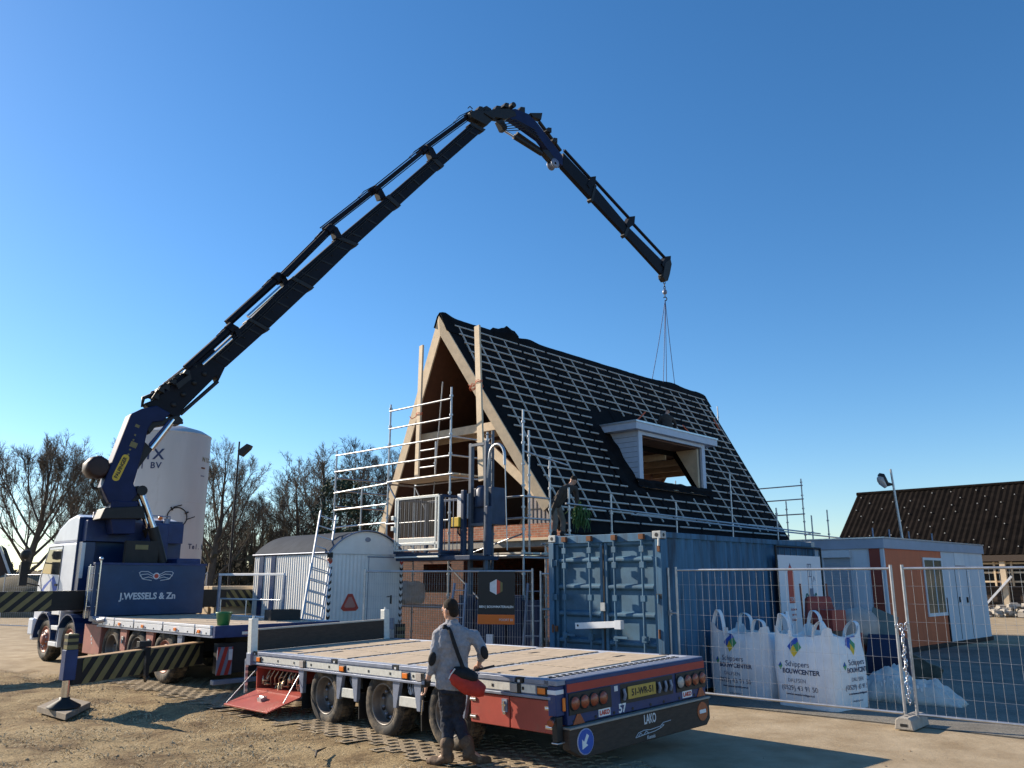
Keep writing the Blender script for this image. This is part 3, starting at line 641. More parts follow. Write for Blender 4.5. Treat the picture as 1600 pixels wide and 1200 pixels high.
    rf=MB(); pr=[(yb,2.725),(yb,3.30),(7.4,3.38),(7.9,3.30),(8.45,3.08),(8.86,2.725)]; rf.prism(pr,MX,.09,W-.09); rf.build('roof_fairing',M['cabwhite'],cb,.06)
    bw=MB(); bw.bx((.03,6.985,1.2),(W-.03,7.015,3.3)); bw.build('cab_back_wall',M['cab'],cb,.01)
    bk=MB(); bk.bx((.06,6.72,1.2),(.35,6.98,2.72)); bk.bx((.05,6.70,1.9),(.13,6.715,2.7),1); bk.bx((.12,6.72,2.74),(W-.12,6.98,3.22),2); bk.build('side_fairing',[M['cab'],M['white'],M['navy']],cb,.01)
    for x,sg in ((.047,-1),(W-.047,1)):
        g=MB(); d=.006*sg
        g.prism([(7.95,1.98),(7.95,2.58),(8.78,2.58),(9.12,2.02)],MX,x-abs(d) if sg<0 else x,x if sg<0 else x+d); g.build('side_window',M['glass'],cb)
        g=MB(); 
        for a,c in (((7.9,1.2),(7.9,2.66)),((8.82,1.2),(9.2,1.9)),((9.2,1.9),(8.82,2.64)),((7.9,2.66),(8.82,2.64)),((7.9,1.2),(8.82,1.2))): g.bar((x,a[0],a[1]),(x,c[0],c[1]),.012,.014)
        g.bx((x-.02,7.98,1.72),(x+.02,8.14,1.77)); g.build('door_seam',M['black'],cb)
        g=MB(); g.prism([(8.0,1.35),(8.75,1.32),(9.05,1.6),(8.9,1.72),(8.3,1.95),(8.0,1.7)],MX,x-.004,x+.004); g.build('blue_door_graphic',M['inkblue'],cb)
        g=MB(); g.prism([(8.2,1.55),(8.7,1.5),(8.86,1.62),(8.4,1.86)],MX,x-.006,x+.006); g.build('pale_door_graphic',M['silver'],cb)
        g=MB(); g.disc((x+.004*sg,8.4,1.27),(sg,0,0),.055,.03,16); g.build('filler_cap',M['black'],cb)
        # mirrors
        g=MB(); xm=-.32 if sg<0 else W+.32
        g.bx((xm-.09,9.25,1.72),(xm+.09,9.35,2.3)); g.lathe([(0,-.12),(.1,-.1),(.13,0),(.1,.1),(0,.12)],14,Matrix.Translation((xm,9.3,2.47))); g.tube([(x,9.2,2.28),(xm,9.32,2.25)],.018,8); g.tube([(x,9.25,1.72),(xm,9.32,1.8)],.018,8); g.build('mirror',M['black'],cb,.02)
    g=MB(); g.add([(.2,9.335,1.98),(W-.2,9.335,1.98),(W-.25,8.90,2.68),(.25,8.90,2.68)],[(0,1,2,3)]); g.build('windscreen',M['glass'],cb)
    g=MB(); g.bx((.2,8.86,2.70),(W-.2,9.2,2.75)); g.build('sun_visor',M['black'],cb,.01)
    g=MB(); g.bx((.05,9.28,.42),(W-.05,9.48,.85)); g.bx((-.03,9.1,.55),(.06,9.46,.95)); g.build('front_bumper',M['cabwhite'],t,.04)
    for x in (.25,W-.25): g=MB(); g.bx((x-.15,9.485,.6),(x+.15,9.5,.78)); g.build('headlamp',M['clearlens'],t,.01)
    g=MB(); g.bx((.12,6.69,1.22),(.22,6.72,1.36)); g.build('work_lamp',M['white'],t,.01)
    g=MB()
    for k in range(7): g.lathe([(0,0),(.06,0),(.05,.07),(0,.09)],10,Matrix.Translation((.5+k*.25,7.15,3.34)))
    build_each(g,'roof_lamp',M['amber'],cb)
    g=MB(); g.tube([(.35,7.05,2.6),(.35,7.05,3.42),(2.2,7.05,3.42),(2.2,7.05,2.6)],.02,8); g.tube([(2.05,6.9,1.2),(2.05,6.9,3.35)],.07,12); g.build('exhaust_stack',M['greysteel'],t)
    # ---- outriggers
    def beam(a,b,h,w,m,name='outrigger_beam'): g=MB(); g.bar(a,b,w,h); return g.build(name,m,t,.008)
    fb=beam((.1,6.35,1.42),(-4.6,6.35,1.40),.42,.28,M['dark'])
    stripes(fb,(-4.6,6.206,1.19),(-.62,6.206,1.21),(-.62,6.206,1.63),(-4.6,6.206,1.61),15,'hazard_stripes',1.7)
    g=MB(); g.bx((-4.75,6.2,.9),(-4.5,6.5,1.75)); g.tube([(-4.62,6.35,.12),(-4.62,6.35,1.0)],.07,12,1); g.lathe([(.25,0),(.25,.04),(.1,.12),(0,.12)],16,Matrix.Translation((-4.62,6.35,.02))); g.build('outrigger_leg',[M['dark'],M['chrome']],t)
    fb=beam((W-.1,6.35,1.42),(W+3.0,6.35,1.40),.42,.28,M['dark']); stripes(fb,(W+.9,6.206,1.19),(W+3.0,6.206,1.19),(W+3.0,6.206,1.61),(W+.9,6.206,1.61),10,'hazard_stripes',-1.6)
    g=MB(); g.bx((W+2.9,6.2,.9),(W+3.15,6.5,1.75)); g.tube([(W+3.0,6.35,.05),(W+3.0,6.35,1.0)],.07,12,1); g.build('outrigger_leg',[M['dark'],M['chrome']],t)
    # rear left swing-out stabiliser : built from world points
    I=TKM.inverted(); foot=V((-6.42,12.55,0)); top=V((foot.x,foot.y,0)); lf=I@foot
    a=V((.15,.85,.60)); b2=V((lf.x,lf.y,.58)); d=(b2-a); d.z=0; d.normalize(); nrm=V((-d.y,d.x,0)); 
    if nrm.y>0: nrm=-nrm
    bm=MB(); bm.bar(a,b2-d*.02,.2,.36); q=bm.build('rear_outrigger_beam',M['dark'],t,.008)
    pa=a+d*.12; pb=b2-d*.16; o=nrm*.104
    stripes(q,pb+o-V((0,0,.18)),pa+o-V((0,0,.18)),pa+o+V((0,0,.18)),pb+o+V((0,0,.18)),10,'hazard_stripes',1.1)
    g=MB(); mid=a.lerp(b2,.48); g.bar(a+V((0,0,.192)),mid+V((0,0,.192)),.19,.02); g.bar(mid+V((0,0,.185)),b2-d*.15+V((0,0,.178)),.17,.02,mi=0); g.build('beam_top_plate',M['rustpale'],q)
    g=MB(); g.bar(mid-d*.03,mid+d*.09,.24,.44); g.box(mid+V((0,0,.27))-d*.0,(.2,.12,.09)); g.tube([mid+d*.08+V((0,0,.1))+o,mid+d*.1-V((0,0,.2))+o*1.3,mid+d*.02-V((0,0,.30))+o,mid-d*.1-V((0,0,.24))+o*.6],.022,8,1); g.build('beam_collar',[M['dark'],M['rubber']],q,.006)
    g=MB(); g.box(b2+V((0,0,.10)),(.17,.17,.42)); g.box(b2+V((0,0,.42)),(.15,.15,.22),None,1); L=g.build('rear_outrigger_leg',[M['navy'],M['hazy']],t,.01)
    g=MB(); g.box(b2+V((0,0,.49)),(.155,.155,.045)); g.box(b2+V((0,0,.40)),(.155,.155,.045)); g.build('dark_bands',M['dark'],L)
    g=MB(); g.tube([b2+V((0,0,-.45)),b2+V((0,0,-.1))],.058,16); g.build('chrome_ram',M['chrome'],L)
    g=MB(); g.lathe([(.22,0),(.22,.025),(.07,.11),(.07,.14),(0,.14)],20,Matrix.Translation((b2.x,b2.y,.10))); g.build('foot_plate',M['dark'],L)
    # ---- crane (coordinates along the boom plane, then into the truck)
    base=TKM@V((1.27,6.3,0)); hk=HOM@V((0,12.3,0)); e=hk-base; e.z=0; e.normalize()
    CR=Matrix(((e.x,-e.y,0,base.x),(e.y,e.x,0,base.y),(0,0,1,0),(0,0,0,1))); CT_=I@CR
    def c2(px,py): q=pl(px,py,CR,1,0); return (q.x,q.z)
    def P(sz,d=0): return CT_@V((sz[0],d,sz[1]))
    MC=CT_@Matrix(((1,0,0,0),(0,0,1,0),(0,1,0,0),(0,0,0,1)))   # (s,z,d)
    g=MB(); g.box(CT_@V((0,0,1.45)),(1.5,.9,.75)); g.box((1.27,6.3,1.9),(1.1,.8,.25)); g.build('crane_base',M['dark'],t,.02)
    g=MB(); g.bx((.75,5.95,1.95),(1.5,6.1,2.75)); g.bx((.95,5.94,2.55),(1.25,5.948,2.66),1); g.build('valve_block',[M['dark'],M['hazy']],t,.01)
    g=MB(); g.prism([c2(172,835),c2(206,835),c2(208,800),c2(212,785),c2(170,783),c2(166,800)],MC,-.28,.28); g.prism([c2(150,812),c2(222,812),c2(216,792),c2(158,795)],MC,-.36,.36,1); g.build('crane_column',[M['armblue'],M['dark']],t,.02)
    g=MB(); g.bx((1.90,5.8,1.0),(2.5,6.6,2.36)); g.bx((1.38,6.3,1.6),(1.88,6.9,3.2),0); g.build('oil_tank',M['navy'],t,.03)
    arm=[c2(200,649),c2(217,641),c2(240,636),c2(262,648),c2(250,660),c2(234,662),c2(227,672),c2(221,698),c2(210,738),c2(204,758),c2(212,772),c2(200,786),c2(186,792),c2(166,787),c2(155,763)]
    g=MB(); g.prism(arm,MC,-.26,.26); A=g.build('lower_arm',M['armblue'],t,.03)
    g=MB(); g.prism([c2(222,690),c2(236,703),c2(206,743),c2(205,735)],MC,-.16,.16); g.prism([c2(200,762),c2(214,760),c2(223,770),c2(219,778),c2(200,790),c2(190,788)],MC,-.2,.2); g.prism([c2(226,672),c2(234,660),c2(252,656),c2(275,650),c2(283,658),c2(278,665),c2(262,664),c2(240,668),c2(230,680)],MC,-.2,.2); g.build('link_plates',M['dark'],A,.02)
    s0,s1=c2(184,741),c2(196,704); n1=-.2605
    def onarm(px,py,d=-.2605): q=c2(px,py); return CT_@V((q[0],d,q[1]))
    pA,pB=onarm(176,749),onarm(192,716); ax=(pB-pA).normalized(); nr=(CT_.to_3x3()@V((0,-1,0))); up=nr.cross(ax)
    T=Matrix((ax,up,nr)).transposed().to_4x4(); T.translation=(pA+pB)/2; Lh=(pB-pA).length/2
    g=MB(); rr=.085; g.prism([(Lh*math.copysign(1,math.cos(q))*.9+rr*math.cos(q),rr*math.sin(q)) for q in [2*PI*k/24+.01 for k in range(24)]],T,.001,.006); y=g.build('yellow_badge',M['yellow'],A); text('PALFINGER',.115,M['black'],y,T@Matrix.Translation((0,0,.0065)),sx=.92,bold=.004)
    g=MB()
    for px,py,w,hh in ((204,697,.13,.16),(210,668,.07,.1)):
        c=onarm(px,py); T2=T.copy(); T2.translation=c; g.prism([(-w/2,-hh/2),(w/2,-hh/2),(w/2,hh/2),(-w/2,hh/2)],T2,.001,.005)
    for k in range(5): c=onarm(196+k*2.6,712-k*7.5); T2=T.copy(); T2.translation=c; g.prism([(-.02,-.02),(.02,-.02),(.02,.02),(-.02,.02)],T2,.001,.004)
    build_each(g,'yellow_mark',M['hazy'],A)
    c=c2(150,731); g=MB(); g.lathe([(0,-.28),(.22,-.28),(.27,-.2),(.27,.2),(.22,.28),(0,.28)],9,MC@Matrix.Translation((c[0],c[1],0))); g.prism([c2(150,712),c2(168,720),c2(160,748),c2(148,745)],MC,-.14,.14); g.build('slew_motor',mat('red_brown_housing',(.028,.012,.011),.55,0,.2,5),A,.02)
    g=MB(); g.tube([P(c2(150,745),.1),P(c2(144,756),.1),P(c2(148,762),.1),P(c2(156,764),.1),P(c2(162,780),.1),P(c2(166,790),.1)],.04,8); g.tube([P(c2(152,763),-.2),P(c2(156,780),-.2),P(c2(164,792),-.2)],.03,8); g.build('hydraulic_hose',M['rubber'],A)
    g=MB()
    for d in (-.2,.2): g.tube([P(c2(217,772),d),P(c2(238,832),d)],.075,14)
    g.build('chrome_ram',M['chrome'],t)
    g=MB()
    for d in (-.2,.2): g.tube([P(c2(235,825),d),P(c2(249,880),d)],.125,16)
    g.tube([P(c2(217,768),-.3),P(c2(217,768),.3)],.12,14); build_each(g,'lift_cylinder',M['dark'],t)
    g=MB(); g.tube([P(c2(268,657),-.12),P(c2(233,702),-.12)],.085,14); g.build('chrome_ram',M['chrome'],t)
    g=MB(); g.tube([P(c2(261,659),-.22),P(c2(229,697),-.22)],.03,8); g.build('hydraulic_pipe',M['navy'],t)
    # boom sections : (lower px line, upper px line)
    def section(l0,l1,u0,u1,hw,name='boom_section',m='boom'):
        g=MB(); g.prism([c2(*l0),c2(*l1),c2(*u1),c2(*u0)],MC,-hw,hw); return g.build(name,M[m],t,.025)
    def lerp(a,b,k): return (a[0]+(b[0]-a[0])*k,a[1]+(b[1]-a[1])*k)
    LW=[(262,660),(349,576),(417,515),(486,450),(556,382),(622,322),(690,260),(755,203)]
    UP=[(236,636),(322,560),(388,500),(455,435),(527,372),(605,307),(675,247),(735,194)]
    hw=[.20,.18,.165,.15,.13,.115,.10]
    # root: heavier
    g=MB(); g.prism([c2(232,640),c2(222,632),c2(238,626),c2(262,606),c2(290,578),c2(330,545),c2(349,575),c2(338,598),c2(334,590),c2(284,640),c2(276,656),c2(258,648)],MC,-.17,.17); B0=g.build('boom_root',M['boom'],t,.03)
    g=MB(); g.tube([P(c2(280,648),-.1),P(c2(338,597),-.1)],.05,10); g.tube([P(c2(236,630),0),P(c2(222,634),0),P(c2(224,622),0),P(c2(240,616),0)],.05,8); g.tube([P(c2(234,621),.1),P(c2(240,612),.1),P(c2(250,610),.1)],.04,8); g.prism([c2(268,604),c2(290,588),c2(292,596),c2(272,612)],MC,-.36,-.31); g.build('root_fittings',M['dark'],B0)
    for i in range(1,7):
        o=i*.0
        S=section(LW[i],LW[i+1],UP[i],UP[i+1],hw[i])
        # end collar
        g=MB(); a=lerp(LW[i],LW[i+1],.93); b=(LW[i+1][0],LW[i+1][1]+1.5); c_=UP[i+1]; d_=lerp(UP[i],UP[i+1],.93); dn=(1.2,1.5)
        g.prism([c2(a[0]+dn[0],a[1]+dn[1]),c2(b[0]+1,b[1]),c2(c_[0]-1,c_[1]-1),c2(d_[0]-1,d_[1]-1)],MC,-hw[i]-.03,hw[i]+.03); g.build('collar',M['dark'],S,.015)
    # extension cylinders above the boom
    cyl=[((289,577),(362,512),9,.10),((358,504),(440,430),9,.10),((440,433),(516,357),0,.085),((508,357),(590,293),0,.075),((583,299),(665,233),0,.07),((655,238),(740,176),0,.075)]
    for i,(a,b,_,r) in enumerate(cyl):
        g=MB(); d=-.1 if i%2==0 else .1
        g.tube([P(c2(*a),d),P(c2(*b),d)],r,12); kk=lerp(a,b,.9)
        g.tube([P(c2(*kk),d),P(c2(*b),d)],r*1.5,12)
        g.prism([c2(b[0]-4,b[1]-4),c2(b[0]+6,b[1]+2),c2(b[0]+14,b[1]+17),c2(b[0]+4,b[1]+18)],MC,d-.12,d+.12)
        g.tube([P(c2(a[0]-2,a[1]-5),d+.15),P(c2(b[0]-2,b[1]-5),d+.15)],.018,6); g.tube([P(c2(a[0]+4,a[1]+3),d-.12),P(c2(b[0]+4,b[1]+3),d-.12)],.016,6)
        q=lerp(a,b,.75); g.tube([P(c2(q[0],q[1]),d),P(c2(q[0]-8,q[1]-2),d),P(c2(q[0]+2,q[1]-12),d),P(c2(b[0],b[1]-6),d)],.015,6)
        g.build('extension_cylinder',M['boom'],t)
        g=MB(); x=lerp(a,b,.18); y_=lerp(a,b,.8)
        if i<2: g.tube([P(c2(x[0]+10,x[1]+7),-.2),P(c2(y_[0]+10,y_[1]+7),-.2)],.05,10); g.build('silver_ram',M['chrome'],t)
    # hoses, clamps and bolts along the boom
    fr=random.Random(21)
    for i in range(1,7):
        g=MB()
        for j in range(5):
            f=.12+.17*j; a=lerp(LW[i],LW[i+1],f); b=lerp(UP[i],UP[i+1],f); q0=lerp(b,a,.12); q1=lerp(b,a,.9)
            g.prism([c2(*q0),c2(q0[0]+1.6,q0[1]-1.5),c2(q1[0]+1.6,q1[1]-1.5),c2(*q1)],MC,-hw[i]-.012,-hw[i]-.001) if j%2==0 else None
            g.lathe([(.022,0),(.022,.02),(0,.022)],6,frame(P(c2(*lerp(b,a,.5)),-hw[i]-.001),CT_.to_3x3()@V((0,-1,0))))
        for k_ in (.2,.32):
            g.tube([P(c2(*lerp(lerp(UP[i],UP[i+1],f),lerp(LW[i],LW[i+1],f),k_+.02*math.sin(f*9))),-hw[i]-.035) for f in (.02,.25,.5,.75,.95)],.014,5)
        g.build('hose_clamps',M['dark'],t)
    g=MB()
    for px,py,w in ((247,612,5),(256,607,6),(266,600,5),(276,592,6),(240,622,5),(286,586,5),(300,573,4),(312,566,4)): g.prism([c2(px-w,py),c2(px-w*.3,py-w),c2(px+w,py-w*.8),c2(px+w,py+w)],MC,fr.uniform(-.3,-.1),fr.uniform(.05,.25))
    for k_ in range(6): g.tube([P(c2(232+k_*3,628-k_*3),-.2+.08*k_),P(c2(246+k_*8,606-k_*6),-.2+.06*k_),P(c2(270+k_*9,592-k_*8),-.22+.08*k_)],.02,6)
    for px,py in ((283,618),(300,600),(316,586),(268,634)): g.lathe([(.07,0),(.07,.03),(.03,.05),(0,.05)],10,frame(P(c2(px,py),-.171),CT_.to_3x3()@V((0,-1,0))))
    g.build('root_hoses',M['dark'],t)
    g=MB()
    for px,py,w in ((746,173,4),(760,174,5),(776,171,5),(786,168,4),(812,174,5),(824,183,4),(853,206,4),(862,222,4)): g.prism([c2(px-w,py+1),c2(px-w*.3,py-w),c2(px+w,py-w*.8),c2(px+w,py+w)],MC,fr.uniform(-.2,-.05),fr.uniform(.05,.2))
    for k_ in range(5): g.tube([P(c2(752+k_*4,180+k_*2),-.18),P(c2(775+k_*3,196+k_*3),-.2),P(c2(800+k_*4,190+k_*4),-.19),P(c2(832+k_*3,206+k_*5),-.16)],.018,6)
    g.build('knuckle_hoses',M['dark'],t)
    # knuckle and jib
    g=MB(); g.prism([c2(733,186),c2(730,178),c2(742,174),c2(757,176),c2(768,173),c2(790,172),c2(800,176),c2(803,183),c2(786,189),c2(770,186),c2(757,199)],MC,-.16,.16); g.build('knuckle_head',M['dark'],t,.02)
    g=MB(); g.prism([c2(790,174),c2(802,172),c2(822,180),c2(836,194),c2(867,234),c2(876,246),c2(876,261),c2(868,256),c2(840,219),c2(812,199),c2(792,186)],MC,-.13,.13); K=g.build('jib_knuckle',M['armblue'],t,.02)
    g=MB(); g.prism([c2(826,178),c2(845,178),c2(843,189),c2(838,187),c2(830,184)],MC,-.1,.1); g.tube([P(c2(842,190),0),P(c2(876,236),0)],.07,10); g.lathe([(0,-.2),(.1,-.2),(.1,.2),(0,.2)],16,MC@Matrix.Translation((*c2(798,167),0))); g.tube([P(c2(726,173),-.2),P(c2(729,170),-.2),P(c2(733,174),-.2)],.02,6); g.tube([P(c2(738,173),.2),P(c2(742,170),.2),P(c2(746,174),.2)],.02,6); g.tube([P(c2(752,172),0),P(c2(760,168),0),P(c2(766,172),0)],.06,8)
    g.prism([c2(776,190),c2(782,188),c2(790,200),c2(788,206),c2(783,205)],MC,-.12,.12); g.build('knuckle_linkage',M['dark'],K,.01)
    g=MB(); g.tube([P(c2(786,203),0),P(c2(804,214),0)],.05,10,1); g.tube([P(c2(803,213),0),P(c2(846,240),0)],.10,12); g.tube([P(c2(812,205),.16),P(c2(850,232),.16)],.06,10); g.prism([c2(844,236),c2(860,236),c2(868,258),c2(858,252)],MC,-.12,.12); g.build('jib_cylinder',[M['dark'],M['chrome']],t)
    g=MB(); c=c2(864,257); g.lathe([(.05,-.14),(.19,-.14),(.19,-.11),(.12,-.1),(.12,.1),(.19,.11),(.19,.14),(.05,.14)],22,MC@Matrix.Translation((c[0],c[1],0))); g.build('hose_reel',M['greysteel'],t)
    JL=[(876,262),(924,314),(976,369),(1035,433)]; JU=[(878,240),(928,293),(981,356),(1041,416)]; jw=[.10,.085,.07]
    for i in range(3):
        S=section(JL[i],JL[i+1],JU[i],JU[i+1],jw[i],'jib_section')
        g=MB(); a=lerp(JL[i],JL[i+1],.94); b=JL[i+1]; d_=lerp(JU[i],JU[i+1],.94); c_=JU[i+1]; g.prism([c2(a[0]-1,a[1]+2),c2(b[0]-1,b[1]+3),c2(c_[0]+1,c_[1]-1),c2(d_[0]+1,d_[1]-1)],MC,-jw[i]-.025,jw[i]+.025); g.build('collar',M['dark'],S,.01)
    for a,b in (((928,284),(985,346)),((983,346),(1041,408)),((880,236),(924,284))):
        g=MB(); g.tube([P(c2(*a),-.06),P(c2(*b),-.06)],.065,10); g.tube([P(c2(a[0]+3,a[1]-4),.1),P(c2(b[0]+3,b[1]-4),.1)],.02,6); g.prism([c2(b[0]-4,b[1]-6),c2(b[0]+4,b[1]-7),c2(b[0]+3,b[1]+6),c2(b[0]-6,b[1]+12),c2(b[0]-10,b[1]+6)],MC,-.12,.12); g.build('extension_cylinder',M['boom'],t)
    g=MB(); g.prism([c2(1036,412),c2(1044,405),c2(1046,414),c2(1043,430),c2(1040,440),c2(1036,440),c2(1032,434)],MC,-.13,.13); g.tube([P(c2(1036,408),0),P(c2(1040,402),0),P(c2(1044,406),0)],.03,6); g.build('boom_tip',M['dark'],t,.01)
    # sling (hangs from the tip: its own thing)
    tip=CR@V((c2(1038,441)[0],0,c2(1038,441)[1]))
    s=thing('lifting_sling','chain hook with four thin lifting ropes running down to the roof ridge','lifting sling',loc=tip)
    zt=tip.z
    g=MB()
    for k in range(6):
        z=-.02-.11*k; R_=Matrix.Rotation(k*PI/2,3,'Z'); g.tube([R_@V((.035*math.cos(q),0,.07*math.sin(q)))+V((0,0,z)) for q in [2*PI*j/10 for j in range(11)]],.016,6)
    g.build('chain',M['dark'],s)
    g=MB(); g.lathe([(0,-.12),(.08,-.08),(.1,0),(.07,.08),(0,.1)],14,Matrix.Translation((0,0,-.42))); g.build('hook_block',M['greysteel'],s)
    g=MB(); g.tube([(.06*math.sin(q)*1.2,0,-.72-.08*math.cos(q)) for q in [-.3+k*.55 for k in range(9)]],.022,8); g.build('hook',M['dark'],s)
    for px in (1022,1033.5,1046.5,1055):
        end=pl(px,593 if px<1030 else 600,HOM,0,0); end=HOM@V((rnd.uniform(-.15,.1),end.y,9.42)); g=MB(); a=V((0,0,-.78)); b=end-tip; m=a.lerp(b,.5)+V((0,0,-.12)); g.tube([a,a.lerp(b,.25)+V((0,0,-.08)),m,a.lerp(b,.75)+V((0,0,-.08)),b],.013,6); g.build('rope',M['navy'],s)
    return t
TRUCK=truck()
# outrigger pad, bucket, deck clutter
def pad():
    o=thing('outrigger_pad','thick grey board under the rear outrigger foot, lying on dry soil','support pad',loc=(-6.42,12.50,.03))
    g=MB(); A=[gnd(57,1113),gnd(102,1126),gnd(141,1106),gnd(96,1096)]; c=V((-6.42,12.50,0)); q=[(p-c) for p in A]; q=[(x.x,x.y) for x in q]; g.prism(q,Matrix(),-.03,.055); g.build('pad_board',M['padwood'],o,.008)
pad()
def bucket():
    p=TKM@V((.35,.42,1.088)); o=MB(); o.lathe([(0,0),(.10,0),(.135,.22),(.142,.225),(.142,.20),(.128,.2),(.10,.01),(0,.01)],20)
    b=o.build('bucket',M['green'],loc=p); tag(b,'small green plastic bucket standing on the blue truck deck','bucket')
    h=MB(); h.tube([(.138*math.cos(q),.138*math.sin(q)*.3,.2-.1*abs(math.sin(q))) for q in [PI*k/8 for k in range(9)]],.004,5); h.build('bucket_handle',M['steel'],b)
bucket()
def crate():
    p=TKM@V((2.1,1.35,1.088)); t=thing('parts_crate','black tray of chains on the truck deck in front of white shed','crate',loc=p,rotz=.6)
    g=MB(); g.bx((-.3,-.2,0),(.3,-.18,.2)); g.bx((-.3,.18,0),(.3,.2,.2)); g.bx((-.3,-.178,0),(-.28,.178,.2)); g.bx((.28,-.178,0),(.3,.178,.2)); g.bx((-.278,-.178,0),(.278,.178,.02)); g.build('tray',M['black'],t,.005)
    g=MB(); 
    for k in range(30): a=V((rnd.uniform(-.25,.25),rnd.uniform(-.15,.15),rnd.uniform(.05,.2))); g.tube([a+V((.04*math.cos(q),.03*math.sin(q),.01*math.sin(2*q))) for q in [2*PI*j/8 for j in range(9)]],.012,5)
    g.build('chain',M['rust'],t)
crate()
# ------------------------------------------------------------------ house under construction
S_=.612; ZR=9.37; KN=math.hypot(1,S_); SI,CO_=S_/KN,1/KN
def rp(y,t,sd=1,h=0): # point on a roof plane, h above the surface
    return V((sd*(t*SI+h*CO_),y,ZR-t*CO_+h*SI))
def v0(t): return .96*t/7.12
def v1(t): return 14.92-.88*t/7.05
def slabquad(mb,q,th,sd,mi=0,mi2=None):
    """q: four (y,t) corners; slab hanging th below the surface"""
    a=[rp(y,t,sd,0) for y,t in q]; sh=th*CO_/SI; b=[rp(y+(0 if t>1e-6 else (v0(sh)+.02 if y<1 else -.05)),t+(sh if t<1e-6 else 0),sd,-th) for y,t in q]
    mb.add(a,[(0,1,2,3)],mi); mb.add(b,[(3,2,1,0)],mi if mi2 is None else mi2)
    for i in range(4):
        j=(i+1)%4; mb.add([a[i],a[j],b[j],b[i]],[(0,1,2,3)],mi)
def house():
    t=thing('house','unfinished steep roofed house with black roof membrane and grey battens, open timber gable','house',M=HOM)
    TE=7.42
    # right slope with the dormer opening y 5.75..9.45, t tA..tB
    dy0,dy1=5.72,9.5; tA,tB=3.75,5.5
    mb=MB()
    def band(y0f,y1f,t0,t1,n=1):
        for k in range(n):
            a=t0+(t1-t0)*k/n; b=t0+(t1-t0)*(k+1)/n
            slabquad(mb,[(y0f(a),a),(y1f(a),a),(y1f(b),b),(y0f(b),b)],.22,1,0,1)
    K=lambda c:(lambda t:c)
    band(v0,v1,0,tA); band(v0,K(dy0),tA,tB); band(K(dy1),v1,tA,tB); band(v0,v1,tB,TE)
    R=mb.build('roof_slope',[M['felt'],M['osb']],t,fixn=False)
    mb=MB(); ly0,ly1=7.6,10.4; lA,lB=6.35,7.15
    sd=-1
    def bandL(y0f,y1f,a,b): slabquad(mb,[(y0f(a),a),(y0f(b),b),(y1f(b),b),(y1f(a),a)],.22,-1,0,1)
    bandL(v0,v1,0,TE)
    mb.build('roof_slope',[M['felt'],M['osb']],t,fixn=False)
    # crumpled membrane overlay: ridge capping
    mb=MB(); N=120
    prof=[]
    for k in range(N+1):
        y=-.02+14.98*k/N; n1=mnoise.noise(V((y*1.3,0,0)))*.05+mnoise.noise(V((y*4,3,0)))*.03
        bump=(.10+.10*max(0,math.sin(y*5.1)))*(1 if 2.2<y<3.35 else 0)+.10*(1 if 2.85<y<3.3 else 0)+.10*math.exp(-((y-.2)/.25)**2)+.07*math.exp(-((y-3.9)/.4)**2)+.10*math.exp(-((y-12.5)/1.0)**2)+.05*math.exp(-((y-14.4)/.5)**2)
        prof.append([rp(y,.62+n1,1,.022),rp(y,.3,1,.035+abs(n1)*.5),rp(y,.06,1,.05+n1*.3+bump*.6),V((0,y,ZR+.05+bump+n1*.3)),rp(y,.06,-1,.05+bump*.7),rp(y,.4+n1,-1,.03)])
    vs=[p for r in prof for p in r]; fs=[(i*6+j,i*6+j+1,(i+1)*6+j+1,(i+1)*6+j) for i in range(N) for j in range(5)]
    mb.add(vs,fs,0,False); o=mb.build('ridge_membrane',M['felt'],t); 
    sm=o.modifiers.new('thick','SOLIDIFY'); sm.thickness=.012
    # loose lap strips over the panel seams
    seams=[3.17,4.53,6.6,8.0,9.9,11.4,13.1]
    mb=MB()
    for y in seams:
        n=24; vs=[]
        for k in range(n+1):
            tt=.5+(TE-.6)*k/n
            for j in range(4):
                yy=y+(-.16+.107*j)+.02*mnoise.noise(V((tt*2,j,y))); vs.append(rp(yy,tt,1,.008+.035*abs(mnoise.noise(V((tt*1.7,j*3.1,y))))))
        if dy0-.3<y<dy1+.3: 
            keep=[(i,j) for i in range(n) for j in range(3) if not (tA-.6<.5+(TE-.6)*i/n<tB+.2)]
        else: keep=[(i,j) for i in range(n) for j in range(3)]
        mb.add(vs,[(i*4+j,i*4+j+1,(i+1)*4+j+1,(i+1)*4+j) for i,j in keep],0,False)
    n=26; vs=[]
    for k in range(n+1):
        tt=3.1+(5.9-3.1)*k/n
        for j in range(6):
            yy=4.75+.22*j+.06*mnoise.noise(V((tt*2,j,9))); vs.append(rp(yy,tt,1,.02+.10*abs(mnoise.noise(V((tt*2.1,j*1.9,5))))))
    mb.add(vs,[(i*6+j,i*6+j+1,(i+1)*6+j+1,(i+1)*6+j) for i in range(n) for j in range(5)])
    mb.build('loose_membrane',M['felt'],t)
    # battens
    hb=MB(); cb=MB(); g0=.31; dt=.335
    segs=[(.0,3.12),(3.24,4.45),(4.57,6.48),(6.60,7.82),(7.94,9.84),(9.96,11.22),(11.34,13.22),(13.34,15)]
